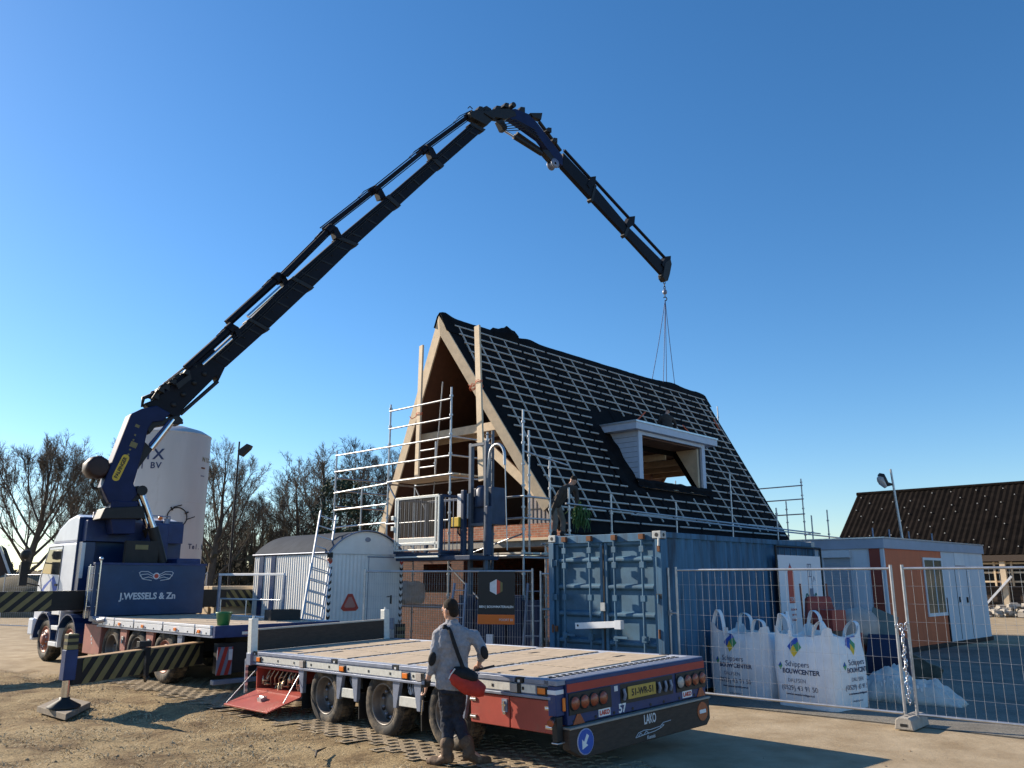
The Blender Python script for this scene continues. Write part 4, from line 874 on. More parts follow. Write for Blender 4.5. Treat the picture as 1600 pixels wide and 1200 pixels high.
    for k in range(21):
        tt=g0+k*dt
        if tt>TE-.35: break
        lo=max(v0(tt)+.36,.42); hi=v1(tt)-.25
        for a,b in segs:
            a=max(a,lo)+rnd.uniform(-.012,.012); b=min(b,hi)+rnd.uniform(-.015,.015)
            if b-a<.25: continue
            parts=[(a,b)]
            if 2.55<tt<5.75:
                parts=[]
                x0,x1=(5.0 if tt>3.2 else 5.3),9.95
                if a<x0: parts.append((a,min(b,x0-rnd.uniform(.0,.25))))
                if b>x1: parts.append((max(a,x1),b))
            for p,q in parts:
                if q-p>.2: hb.bar(rp(p,tt,1,.045),rp(q,tt,1,.045),.043,.028,(SI*0+CO_,0,SI))
    for a,b in segs:
        for y in [q_ for q_ in (.60,1.24,1.88,2.52,3.87,5.2,5.85,7.22,8.56,9.22,10.6,11.97,12.6,13.9,14.4) if a<q_<b]:
            for t0,t1 in ((g0-.02,TE-.5),):
                r=[]
                # clip to verge
                ts=t0
                while ts<t1 and not (v0(ts)+.33<y<v1(ts)-.2): ts+=.05
                te=ts
                while te<t1 and (v0(te)+.33<y<v1(te)-.2): te+=.05
                if 5.0<y<9.95: rr=[(ts,2.6),(5.8,te)]
                else: rr=[(ts,te)]
                for p,q in rr:
                    if q-p>.3: cb.bar(rp(y,p,1,.026),rp(y,q+rnd.uniform(-.1,0),1,.026),.05,.03,(CO_,0,SI))
    hb.build('tile_battens',M['batten'],t); cb.build('counter_battens',M['batten'],t)
    # barge boards along the raked verges
    for sd in (1,-1):
        g=MB(); T1=7.1 if sd<0 else 6.6
        up=V((sd*CO_,0,SI))
        hb_=.31; A=[rp(v0(q_)-.03,q_,sd,h_) for q_,h_ in ((.0,.0),(T1,.0),(T1,-hb_),(hb_*CO_/SI,-hb_))]
        if sd<0: A=[p_+V((-.004,.002,0)) for p_ in A]
        B_=[p_+V((0,.045,0)) for p_ in A]; g.add(A+B_,[(0,1,2,3),(7,6,5,4)]+[(i,4+i,4+(i+1)%4,(i+1)%4) for i in range(4)]); o=g.build('barge_board',M['wood'],t,.003)
        g=MB(); g.bar(rp(v1(.1),.1,sd,-.16),rp(v1(TE),TE,sd,-.16),.045,.3,up); g.build('barge_board',M['wood'],t,.004)
    g=MB(); up=V((CO_,0,SI)); g.bar(rp(v0(5.9)+.25,6.05,1,-.30),rp(v0(7.3)+.3,7.35,1,-.30),.05,.1,up); g.build('rafter_foot',M['wood'],t)
    # eaves fascia
    for sd in (1,-1):
        g=MB(); g.bar(rp(1.05,TE,sd,-.12),rp(13.98,TE,sd,-.12),.03,.2,(sd*CO_,0,SI)); g.build('eaves_board',M['felt'],t)
    # gable interior: collar floor and beams
    def inner(z): return S_*(ZR-z)-.30
    g=MB(); g.bx((-inner(6.05),.86,5.93),(inner(6.05)-.0,.94,6.17)); g.build('collar_beam',M['wood'],t,.006)
    g=MB(); 
    for k in range(9): g.bx((-inner(6.02),1.5+k*1.5,5.90),(inner(6.02),1.57+k*1.5,6.12))
    g.bx((-inner(6.14),.95,6.125),(inner(6.14),13.8,6.15),1); g.build('collar_joists',[M['wood'],M['osb']],t)
    for sd in (1,): 
        g=MB(); g.bar((.75*sd,.9,5.80),(3.0*sd,.9,4.02),.07,.26,(0,0,1)); g.build('brace',M['wood'],t,.005)
    for y in (6.9,8.3):                                             # rafters seen through the dormer
        g=MB(); g.bar((-1.9,y,5.9),(-3.55,y,3.2),.09,.28,(0,0,1)); g.build('rafter',M['wood'],t)
    g=MB(); g.bar((-2.35,5.4,5.35),(-2.35,9.9,5.35),.2,.08); g.build('purlin',M['wood'],t)
    g=MB(); g.bx((-3.4,1.4,2.72),(3.4,13.6,2.9)); g.build('attic_floor',M['concrete'],t)
    g=MB(); g.bx((-2.9,13.55,2.9),(2.9,13.65,3.6)); g.build('rear_gable_wall',M['osb'],t)
    # clad gable piece
    g=MB(); g.prism([(2.55,3.29),(3.75,3.29),(3.2,4.1),(2.75,4.62),(2.55,4.62)],Matrix(((1,0,0,0),(0,0,1,0),(0,1,0,0),(0,0,0,1))),.98,1.06)
    for k in range(8): X_=2.58+k*.14; g.bx((X_,.968,3.30),(X_+.015,.979,min(4.58,4.60-(X_-2.72)*1.36)),1)
    g.bx((2.55,.965,3.66),(3.6,.972,3.68),1); g.build('grey_gable_cladding',[mat('grey_timber_cladding',(.30,.26,.25),.75,0,.15,4),M['dark']],t)
    # brick walls
    w=MB(); w.bx((-3.3,1.0,0),(-1.6,1.2,2.7)); w.bx((-1.6,1.0,0),(-.4,1.2,1.5)); w.bx((-.4,1.0,0),(.1,1.2,2.7)); w.bx((3.1,1.0,0),(3.4,1.2,2.7)); w.bx((-1.6,1.0,2.3),(-.4,1.2,2.7)); build_each(w,'lower_brick_wall',M['brickshaded'],t); w=MB()
    w.bx((-1.0,.98,2.92),(3.75,1.22,3.29)); w.bx((-3.2,.98,2.92),(-1.0,1.2,3.1)); w.build('brick_wall',M['brick'],t)
    w=MB(); w.bx((1.3,.93,2.86),(3.8,.985,2.93)); w.build('sill_strip',M['wood'],t,.004)
    w=MB(); w.bx((-3.3,1.02,2.703),(3.6,1.4,2.88)); w.build('concrete_ring_beam',M['concrete'],t)
    w=MB(); w.bx((3.2,1.2,0),(3.4,13.6,2.7)); w.bx((-3.4,1.2,0),(-3.2,13.6,2.7)); w.bx((-3.2,13.4,0),(3.2,13.6,2.7)); w.build('side_walls',M['brick'],t)
    # dormer
    d=MB(); d.bx((1.55,5.35,6.36),(3.10,10.25,6.60)); D=d.build('dormer_roof',M['dormer'],t,.008)
    d=MB(); d.bx((3.085,5.33,6.575),(3.13,10.27,6.63)); d.bx((1.6,5.315,6.575),(3.13,5.345,6.63)); d.bx((1.75,5.40,6.605),(3.05,10.2,6.62)); d.build('dormer_roof_edge',M['alu'],D,.003)
    xr=lambda z:S_*(ZR-z)
    MY=Matrix(((1,0,0,0),(0,0,1,0),(0,1,0,0),(0,0,0,1)))
    for y0,y1 in ((5.66,5.78),(9.50,9.62)):
        d=MB(); d.prism([(2.86,4.72),(2.90,4.72),(2.90,6.355),(xr(6.355),6.355)],MY,y0,y1); cz=4.9
        while cz<6.3:
            yy=y0-.006 if y0<7 else y1+.001; d.bx((xr(cz)+.03,yy,cz-.004),(2.895,yy+.005,cz+.004),1); cz+=.16
        d.build('dormer_cheek',[M['dormer'],M['dark']],D)
    d=MB(); d.bx((2.875,5.655,4.70),(2.955,5.86,6.355)); d.bx((2.875,9.42,4.70),(2.955,9.625,6.355)); d.bx((2.877,5.862,6.24),(2.953,9.418,6.352)); d.build('window_frame',M['dormer'],D,.006)
    d=MB(); d.bx((2.80,5.86,4.70),(2.873,9.42,4.78)); d.bx((2.90,5.7,4.60),(3.0,9.6,4.655),0); d.build('window_sill',M['wood'],D,.004)
    d=MB(); N=40; vs=[]
    for k in range(N+1):
        y=5.5+4.4*k/N
        for j,(x,z) in enumerate(((2.86,4.82),(2.96,4.86),(3.02,4.76),(3.0,4.66),(3.05,4.60))): vs.append(V((x,y,z))+V((.03*mnoise.noise(V((y*2.3,j,1))),0,.03*mnoise.noise(V((y*2.7,j,7))))))
    d.add(vs,[(i*5+j,i*5+j+1,i*5+j+6,i*5+j+5) for i in range(N) for j in range(4)]); d.build('sill_membrane',M['felt'],D)
    d=MB(); d.prism([(2.83,4.8),(2.83,6.2),(2.0,6.2)],MY,9.30,9.41); d.build('inner_cheek_board',M['wood'],D)
    d=MB(); d.bx((1.9,5.9,6.18),(2.86,9.3,6.23)); d.build('dormer_ceiling',M['osb'],D)
    # orange ratchet straps on the roof
    for pts in ([(986,669),(996,656),(1008,644)],[(1066,664),(1073,672),(1077,676)],[(1115,656),(1124,672)]):
        g=MB(); q=[]
        for px,py in pts:
            I=HOM.inverted(); o=I@V((0,0,HCAM)); dd=I.to_3x3()@ray(px,py); n=V((1,0,S_)); k=(S_*ZR+.06-n.dot(o))/n.dot(dd); q.append(o+dd*k)
        g.tube(q,.028,6); g.build('orange_strap',M['orange'],t)
    return t
HOUSE=house()
def props():
    A=[((-.44,-.28,8.49),(.05,-.75,4.5)),((1.86,-.28,8.60),(2.42,-.62,4.3))]
    L=['tall pale plank standing before the left edge of the open gable','tall pale plank crossing the right barge board of the gable']
    for i,(a,b) in enumerate(A):
        a,b=V(a),V(b); t=thing('timber_prop',L[i],'plank',loc=HOM@b,group='timber props before the gable'); t.rotation_euler=(0,0,math.radians(-43))
        g=MB(); g.bar((0,0,0),a-b,.19 if i else .15,.06,(0,1,0)); g.build('plank',M['wood'],t,.004)
        g=MB(); k=.47 if i==0 else .62; c=(a-b)*k
        for j in range(2): g.tube([c+V((.12*math.cos(q),.06*math.sin(q),.02*math.sin(3*q)+.04*j)) for q in [2*PI*m/10 for m in range(11)]],.008,5)
        g.tube([c,c+V((-.25,-.05,-.1)),c+V((-.35,-.05,-.02))],.012,5); g.build('rope_tie',M['orange'],t)
    g=MB()
    for j in range(3): g.tube([V((.17*math.cos(q)+.02*j,.04*math.sin(q)-.03,.08*math.sin(q*2)+.03*j)) for q in [2*PI*m/10 for m in range(11)]],.009,5)
    o=g.build('rope_knot',M['orange'],None,loc=HOM@V((1.38,.15,7.0))); tag(o,'orange rope knotted round the right barge board of gable','rope')
props()

# ------------------------------------------------------------------ scaffolding
def scaffold():
    t=thing('scaffolding','silver tube scaffolding with timber platforms wrapped round the unfinished house','scaffolding',M=HOM)
    r=.026
    def std(x,y,z1,z0=0):
        g=MB(); g.tube([(x,y,z0),(x,y,z1)],r,8); z=z0+.5
        while z<z1-.1: g.tube([(x,y,z-.025),(x,y,z+.025)],r*1.8,8); z+=.5
        g.tube([(x,y,z0),(x,y,z0+.02)],.07,8); g.build('standard',M['steel'],t)
    def rail(a,b,rr=.024): g=MB(); g.tube([a,b],rr,8); g.build('rail',M['steel'],t)
    F,B=-1.2,-.25
    for x,z in ((1.87,6.73),(-.61,6.62),(-3.07,5.58),(4.37,5.79)): std(x,F,z)
    for x,z in ((1.95,5.7),(-.6,5.1),(-3.05,4.6),(4.37,4.76)): std(x,B if x!=1.95 else .05,z)
    for z in (6.42,5.92): rail((-.61,F-.03,z),(1.87,F-.03,z))
    for z in (5.42,4.94): rail((-3.07,F-.03,z-.06 if False else z),(1.87,F-.03,z)); rail((1.87,F,z+.02),(1.95,.1,z+.02))
    for z in (5.42,4.94): rail((-.6,B,z-.02),(.2,B,z-.02))
    for z in (4.45,): rail((-3.07,F-.03,4.32),(-.6,F-.03,4.42)); rail((-.61,F-.03,4.45),(2.0,F-.03,4.47)); rail((-.61,B,4.43),(1.95,B,4.43)); rail((-.61,F,4.40),(-.6,B,4.40)); rail((1.87,F,4.40),(1.95,B,4.40))
    rail((-.64,F,4.42),(-.1,F+.05,3.7)); rail((-.6,B,4.4),(-.1,B,3.7)); rail((1.3,F+.2,7.0),(.0,B+.1,3.4),.016)
    for z in (3.82,3.32): rail((-3.09,F-.03,z),(-.62,F-.03,z+.04)); 
    for z in (3.32,2.4,): rail((-.62,F-.03,z),(1.87,F-.03,z))
    for z in (2.4,1.2): rail((-3.07,F-.03,z),(4.42,F-.03,z)); rail((-3.07,B,z),(4.42,B,z))
    for x in (-3.07,-.61,1.87,4.37): rail((x,F,2.36),(x,B,2.36)); rail((x,F,1.2),(x,B,1.2))
    rail((-3.07,F,.3),(-.61,F,2.3),.02); rail((1.87,F,2.2),(4.37,F,.4),.02); rail((1.87,F,2.3),(4.37,F,2.9),.02)
    for z in (3.4,2.9): rail((2.6,F-.03,z+.35),(4.42,F-.03,z+.35)); rail((4.37,F,z+.35),(4.37,B,z+.35))
    rail((4.37,F,4.80),(4.7,.06,4.55))
    std(.24,B,5.6,4.5); std(2.9,-.7,3.6,2.45); std(3.3,.2,5.6,2.45)
    for y in range(4): # boards of the high platform
        g=MB(); y0=F+.04+y*.235; g.bx((-.6,y0,4.47),(1.95,y0+.21,4.51)); g.build('platform_board',M['wood'],t,.004)
    for x0,x1 in ((-3.0,-.64),(-.58,1.84),(1.9,4.34)):
        for y in range(3):
            g=MB(); y0=F+.05+y*.3; g.bx((x0,y0,2.44),(x1,y0+.27,2.485)); g.build('platform_board',M['greywood'],t,.004)
    # eaves side
    E=4.7; I_=3.95
    for y,z in ((.06,4.02),(1.75,3.99),(4.81,3.98),(8.0,5.07),(11.06,4.2),(13.83,4.1)): std(E,y,z); std(I_,y,2.75)
    rail((E+.03,-.1,3.63),(E+.03,14.4,3.47)); rail((E+.03,2.6,3.52),(E+.03,16.2,3.38)); rail((E,-.1,2.9),(E,14.2,2.75)); rail((I_,-.1,2.7),(I_,14.2,2.6))
    for y in (.06,1.75,4.81,8.0,11.06,13.83): rail((E,y,2.66),(I_,y,2.66))
    for k in range(5):
        for j in range(2): g=MB(); g.bx((I_+.05+j*.34,.0+k*2.8,2.70),(I_+.36+j*.34,2.78+k*2.8,2.745)); g.build('platform_board',M['greywood'],t,.004)
    # rear
    R=15.5
    for x,z in ((3.69,5.64),(3.02,4.82),(.31,8.97),(-1.9,6.0),(4.6,4.4),(-3.8,4.6)): std(x,R,z)
    for z in (5.38,4.86,4.29): rail((-3.9,R-.03,z-.05),(3.75,R-.03,z))
    rail((3.69,R,3.5),(4.7,13.83,3.5))
    # beyond the left eaves (seen through the openings)
    for y,z in ((2.2,4.4),(5.2,5.0),(8.6,5.2),(10.6,5.4),(13,5.0)): std(-4.7,y,z)
    for z in (4.1,4.6,5.0): rail((-4.7,0,z),(-4.7,14,z))
    return t
scaffold()

# ------------------------------------------------------------------ material hoist
def hoist():
    t=thing('material_hoist','blue framed site hoist with a mesh cage beside the house scaffolding','hoist',M=HOM)
    b=M['hoistblue']
    # mast: two channels + lattice
    for x in (3.36,3.86):
        g=MB(); hw_=.042 if x<3.5 else .028; g.bx((x-hw_,-1.95,0),(x+hw_,-1.85,5.0)); g.build('mast_post',M['mast'],t,.006)
    g=MB()
    for x,y in ((3.52,-1.6),(3.66,-1.6),(3.59,-1.42)): g.tube([(x,y,0),(x,y,5.0 if y<-1.5 else 5.35)],.035,8)
    for k in range(18): z=.2+k*.28; g.tube([(3.52,-1.6,z),(3.66,-1.6,z+.14),(3.59,-1.42,z+.28),(3.52,-1.6,z+.28)],.014,5)
    for z in (.9,2.1,3.1,4.95): g.bx((3.4,-1.95,z-.03),(3.82,-1.87,z+.03))
    g.build('mast_lattice',M['mast'],t)
    g=MB(); g.tube([(3.86,-1.9,4.15),(3.93,-1.9,4.5)]+[(4.19-.24*math.cos(a_),-1.9,4.62+.28*math.sin(a_)) for a_ in [PI*.1+PI*.9*k/9 for k in range(10)]]+[(4.44,-1.9,4.4)],.035,10); g.tube([(4.45,-1.9,4.5),(4.5,-1.9,3.0),(4.52,-1.9,2.5)],.012,6); g.build('cable_guide',M['steel'],t)
    # cage x 1.45..3.0 , y -2.5..-1.5 , z 2.5..3.75
    x0,x1,y0,y1,z0,z1=1.42,3.02,-2.52,-1.55,2.46,3.76
    g=MB(); 
    for x in (x0,x1):
        for y in (y0,y1): g.bx((x-.04,y-.04,z0),(x+.04,y+.04,z1+.02))
    for z in (z0+.03,z1):
        g.bar((x0,y1,z),(x1,y1,z),.05,.06); 
        for x in (x0,x1): g.bar((x,y0,z),(x,y1,z),.05,.06)
    g.bx((x0,y0,z0-.06),(x1,y1,z0)); g.bx((x0-.05,y0+.05,z0-.16),(x1+.9,y1,z0-.065)); c=g.build('cage_frame',b,t,.006)
    g=MB()
    for a,d in (((x0+.03,y0-.05,z1+.0),(x1-.03,y0-.05,z1+.0)),((x0+.03,y0-.05,z0+.22),(x1-.03,y0-.05,z0+.22)),((x0+.02,y0-.06,z0+.08),(x1,y0-.06,z0+.08)),((x0+.05,y0-.06,z0-.08),(x1,y0-.06,z0-.08))): g.bar(a,d,.04,.06 if a[2]>2.6 else .035)
    for x in (x0+.03,x0+.12,x1-.12,x1-.02): g.bx((x-.025,y0-.07,z0+.1),(x+.025,y0-.03,z1))
    g.bx((x0+.1,y0-.062,z0+.24),(x1-.1,y0-.048,z0+.36)); g.bx((x0-.09,y0-.1,z0+.8),(x0+.0,y0-.02,z0+.9)); g.bx((x0-.09,y0-.1,z0+.55),(x0+.0,y0-.02,z0+.65)); g.build('gate_frame',M['tape'],c,.004)
    g=MB()
    for k in range(44): z=z0+.38+k*.0205; g.bar((x0+.13,y0-.052,z),(x1-.13,y0-.052,z),.006,.011)
    for k in range(18): x=x0+.15+k*.077; g.bar((x,y0-.058,z0+.36),(x,y0-.058,z1-.02),.005,.005)
    g.build('gate_mesh',M['dark'],c)
    g=MB()
    for k in range(7): x=y0+.12+k*.13; g.bar((x1,x,z0),(x1,x,z1),.012,.012)
    for k in range(7): x=y0+.12+k*.13; g.bar((x0,x,z0),(x0,x,z1),.012,.012)
    build_each(g,'side_bar',M['greysteel'],c)
    g=MB(); g.bx((x1+.0,y1-.05,3.3),(x1+.36,y1+.25,3.78)); g.bx((3.05,-2.05,3.25),(3.32,-1.85,3.82),1); g.bx((2.95,-2.14,3.06),(3.2,-2.02,3.28),2); g.build('control_box',[M['greysteel'],M['silver'],M['yellow']],t,.01)
    g=MB(); g.bx((3.3,-1.82,3.1),(3.95,-1.35,3.95)); g.lathe([(0,0),(.22,0),(.22,.4),(.16,.5),(0,.5)],16,Matrix.Translation((3.6,-1.7,3.5))); g.bx((3.22,-2.1,2.4),(3.32,-1.98,3.9)); g.bx((3.92,-2.0,2.4),(4.0,-1.85,3.5)); g.build('drive_unit',b,t,.015)
    g=MB()
    for k in range(5): g.tube([(3.0+k*.05,-2.0,3.1),(3.1+k*.04,-2.05,2.9-.04*k),(3.2,-2.0,2.85),(3.3,-1.95,2.7+.1*k)],.014,5)
    g.build('cables',M['black'],t)
    g=MB()
    g.bx((2.6,-2.5,0.0),(4.1,-1.2,.16)); g.build('base_frame',b,t,.01)
    return t
hoist()

# ------------------------------------------------------------------ shipping container
def container():
    t=thing('shipping_container','weathered blue shipping container with closed double doors and a white lock bar','shipping container',M=COM)
    W,L,H=2.44,6.06,2.59
    f=MB()
    for x in (0,W):
        f.bx((x-.0 if x==0 else x-.12,-.01,.12),(x+.12 if x==0 else x,.14,H-.13)); f.bx((x if x==0 else x-.1,L-.12,.12),(x+.1 if x==0 else x,L,H-.13))
    f.bx((.12,0.01,H-.15),(W-.12,.12,H-.01)); f.bx((.12,.01,.02),(W-.12,.12,.16))
    for x in (0.005,W-.085): f.bx((x,.14,H-.1),(x+.08,L-.12,H-.005)); f.bx((x,.14,.01),(x+.08,L-.12,.16))
    f.build('frame',M['contblue'],t,.008)
    cc=MB()
    for x in (-.005,W-.165):
        for y in (-.012,L-.16):
            for z in (0,H-.115): cc.bx((x,y,z),(x+.17,y+.17,z+.125))
    cc=build_each(cc,'corner_casting',M['contgrey'],t,.01)[0]
    hb=MB()
    for x in (-.005,W-.165):
        for z in (0,H-.115): hb.disc((x+.085,-.0125,z+.06),(0,-1,0),.034,.002,14); 
    for z in (0,H-.115): hb.disc((W+.0055,.075,z+.06),(1,0,0),.03,.002,14)
    build_each(hb,'casting_hole',M['black'],cc)
    def corr(A,B,zlo,zhi,n,dep,nrm,name):
        g=MB(); A,B=V(A),V(B); d=(B-A); u=d.normalized(); nrm=V(nrm); pts=[]; w=d.length/n
        for k in range(n):
            s=k*w; pts+= [(s,0),(s+w*.28,0),(s+w*.5,-dep),(s+w*.78,-dep)]
        pts.append((d.length,0)); vs=[]
        for z in (zlo,zhi):
            for s,q in pts: vs.append(A+u*s+nrm*q+V((0,0,z)))
        m=len(pts); g.add(vs,[(i,i+1,m+i+1,m+i) for i in range(m-1)]); return g.build(name,M['contblue'],t)
    corr((W-.02,.14,0),(W-.02,L-.12,0),.16,H-.1,21,.04,(1,0,0),'side_wall'); corr((.02,L-.12,0),(.02,.14,0),.16,H-.1,21,.04,(-1,0,0),'side_wall'); corr((W-.1,L-.02,0),(.1,L-.02,0),.14,H-.1,9,.04,(0,1,0),'end_wall')
    g=MB(); g.bx((.085,.12,H-.04),(W-.085,L-.12,H-.02)); g.build('roof_panel',M['contblue'],t)
    g=MB(); g.bx((.085,.14,.10),(W-.085,L-.12,.13)); g.build('floor_panel',M['dark'],t)
    for i in (0,1):
        a=.125 if i==0 else W/2+.012; b=W/2-.012 if i==0 else W-.125
        d=MB(); d.bx((a,.10,.17),(b,.13,H-.155)); zs=[.17,.76,1.22,1.68,H-.155]
        # raised frame + recessed ribs
        d.bx((a,.03,.17),(a+.07,.0995,H-.155)); d.bx((b-.07,.03,.17),(b,.0995,H-.155))
        for z in (.17,.70,1.16,1.62,2.08,H-.235): d.prism([(z,.0995),(z+.04,.035),(z+.085,.035),(z+.125,.0995)],Matrix(((0,0,1,0),(0,1,0,0),(1,0,0,0),(0,0,0,1))),a+.07,b-.07)
        D=d.build('door_leaf',M['contdoor'],t,.012)
        for x in (a+.27,b-.24):
            q=MB(); q.tube([(x,-.03,.08),(x,-.03,H-.06)],.021,10)
            for z in (.25,.85,1.5,2.05,H-.28): q.bx((x-.045,-.055,z-.05),(x+.045,.017,z+.05))
            for z in (.08,H-.07): q.bx((x-.05,-.06,z-.05),(x+.05,.0,z+.04),1)
            q.bx((x-.02,-.065,.84),(x+.25 if x<a+.4 else x+.02,-.045,.88)); q.build('lock_rod',[M['contdoor'],M['rust']],D,.004)
            q=MB(); q.bx((x-.13,-.075,.30),(x+.13,-.02,.46)); q.tube([(x-.05,-.08,.36),(x+.03,-.10,.30),(x+.05,-.085,.36)],.012,6,1); q.build('handle_box',[M['contdoor'],M['black']],D,.008)
        for z in (.4,.95,1.5,2.1): q=MB(); X=.09 if i==0 else W-.09; q.tube([(X,-.012,z-.07),(X,-.012,z+.07)],.02,8); q.bx((X-.02,-.005,z-.05),(X+.10 if i==0 else X+.02,.012,z+.05)); q.build('door_hinge',M['rust'] if z<1 else M['contdoor'],D)
    s=MB(); s.bx((W/2-.015,.02,.2),(W/2+.015,.06,H-.2)); s.build('door_seal',M['black'],t)
    b=MB(); b.bar((.70,-.10,1.02),(1.62,-.10,1.08),.07,.105); b.bx((1.55,-.15,1.0),(1.68,-.05,1.14)); b.disc((.76,-.137,1.03),(0,-1,0),.02,.004,10,1); b.build('white_lock_bar',[M['white'],M['black']],t,.01)
    b=MB(); b.bx((1.165,-.012,1.28),(1.26,.012,1.42)); b.build('lock_plate',M['contgrey'],t,.004)
    b=MB(); b.tube([(W-.04,-.0,2.48),(W-.03,-.03,2.35)],.022,6); b.bx((W-.07,-.03,2.26),(W-.02,.0,2.36),1); b.build('rusty_bracket',[M['contgrey'],M['rust']],t)
    b=MB(); b.bx((W-.13,-.012,1.50),(W-.02,-.0005,1.58)); b.build('number_decal',M['black'],t)
    for x in (.1,W-.25):
        for y in (.1,L-.3): g=MB(); g.bx((x,y,-.10),(x+.16,y+.2,.0)); g.build('support_block',M['greywood'],t)
    return t
container()

# ------------------------------------------------------------------ mesh fencing
def fence_panel(label,M4,w,z0=.16,z1=2.05,n=None,group='mesh fence panels',feet=True,dense=.115):
    t=thing('site_fence',label,'fence',M=M4,group=group)
    for x in (0.02,w-.02): g=MB(); g.tube([(x,0,.02),(x,0,z1+.03)],.021,10); g.build('fence_post',M['steel'],t)
    for z in (z1-.02,z0): g=MB(); g.tube([(.04,0,z),(w-.04,0,z)],.018,8); g.build('frame_tube',M['steel'],t)
    g=MB(); n=n or int(w/dense)
    for k in range(1,n): x=.02+(w-.04)*k/n; g.tube([(x,0.006,z0),(x,0.006,z1-.02)],.0021,4,cap=False)
    for k in range(1,8): z=z0+(z1-z0-.02)*k/8; g.tube([(.03,0,z),(w-.03,0,z)],.0019,4,cap=False)
    g.build('wire_mesh',M['steel'],t)
    return t
def fence_foot(label,p,rz):
    t=thing('concrete_block',label,'fence foot',loc=p,rotz=rz,group='concrete fence feet')
    g=MB(); pol=[(-.12,0),(.12,0),(.10,.12),(.06,.15),(-.06,.15),(-.10,.12)]
    g.prism(pol,Matrix(((1,0,0,0),(0,0,1,0),(0,1,0,0),(0,0,0,1))),-.33,.33); g.build('block',M['concrete'],t,.012)
    g=MB(); g.bx((-.045,-.333,.04),(.045,-.329,.075)); 
    for y in (-.2,-.07,.07,.2): g.lathe([(.026,0),(.026,.003),(0,.003)],12,Matrix.Translation((0,y,.149)))
    g.build('socket_holes',M['black'],t)
fence_panel('mesh fence panel in front of the two white bulk bags and the container side',FEM,3.42)
fence_panel('mesh fence panel right of the chained posts, before the paved yard',FEM@Matrix.Translation((3.53,0,0)),3.42)
fence_foot('concrete foot under the two chained fence posts',(FEM@V((3.47,0,0.0))),-.731)
p=thing('steel_pole','bare steel fence post standing beside the blue container corner','fence post',M=FEM@Matrix.Translation((-.13,0,0))); g=MB(); g.tube([(0,0,0),(0,0,2.07)],.021,10); g.build('post_tube',M['steel'],p); g=MB(); g.tube([(-.02,0,1.35),(.15,0,1.35)],.02,8); g.bx((-.03,-.03,1.31),(.03,.03,1.39)); g.build('post_clamp',M['steel'],p)
def chain():
    o=FEM@V((3.475,0,0)); g=MB(); 
    for k in range(46):
        if k<12: c=V((.075*math.cos(k*.6),.06*math.sin(k*.6),1.22+.008*k))
        else: c=V((.01*math.sin(k),-.025+.01*math.cos(k*2),1.22-(k-12)*.028))
        R_=Matrix.Rotation(k*PI/2+.3,3,'Z')@Matrix.Rotation(.3*math.sin(k),3,'X'); g.tube([R_@V((.017*math.cos(q),0,.026*math.sin(q)))+c for q in [2*PI*j/8 for j in range(9)]],.0075,5)
    b=g.build('chain',M['chrome'],loc=o); b.rotation_euler=(0,0,-.731); tag(b,'shiny steel chain wrapped round two fence posts and hanging down','chain')
chain()
GM=posem(-2.95,16.9,0,math.atan2(15.9-16.9,.42+2.95))
fence_panel('dense mesh fence panel behind the walking man, with a black sign on it',GM,3.5,.12,2.05,70)
GM2=GM@Matrix.Translation((3.62,0,0))
fence_panel('narrow mesh fence strip wedged beside the container doors',GM2,.5,.12,2.0,10)
def sign():
    t=thing('site_sign','black site sign with hexagon logo and orange strip hung on the fence','sign',M=GM@Matrix.Translation((2.78,-.035,0)))
    g=MB(); g.bx((-.36,-.012,1.24),(.36,0,2.02)); b=g.build('sign_board',M['sign_black'],t,.003)
    g=MB(); g.bx((-.365,-.02,1.06),(.36,-.001,1.235)); q=g.build('orange_strip',M['sign_or'],t,.003)
    F=frame((0,-.0125,1.74),(0,-1,0)); h=.14
    g=MB(); g.prism([(-.9*h,.55*h),(0,h),(0,-h),(-.9*h,-.55*h)],F,0,.003,0); g.prism([(0,h),(.55*h,.75*h),(.55*h,-.75*h),(0,-h)],F,0,.003,1); g.prism([(.57*h,.74*h),(.9*h,.55*h),(.9*h,-.55*h),(.57*h,-.74*h)],F,0,.003,2); g.prism([(-.06*h,h),(.06*h,h),(.06*h,-h),(-.06*h,-h)],F,.0035,.005,3); g.build('hexagon_logo',[M['silver'],M['inkred'],M['hazy'],M['sign_white']],b)
    text('BBN | BOUWMATERIALEN',.058,M['sign_white'],b,frame((0,-.0125,1.375),(0,-1,0)),bold=.001); text('POORT B1',.06,M['silver'],q,frame((.2,-.0205,1.14),(0,-1,0)))
sign()

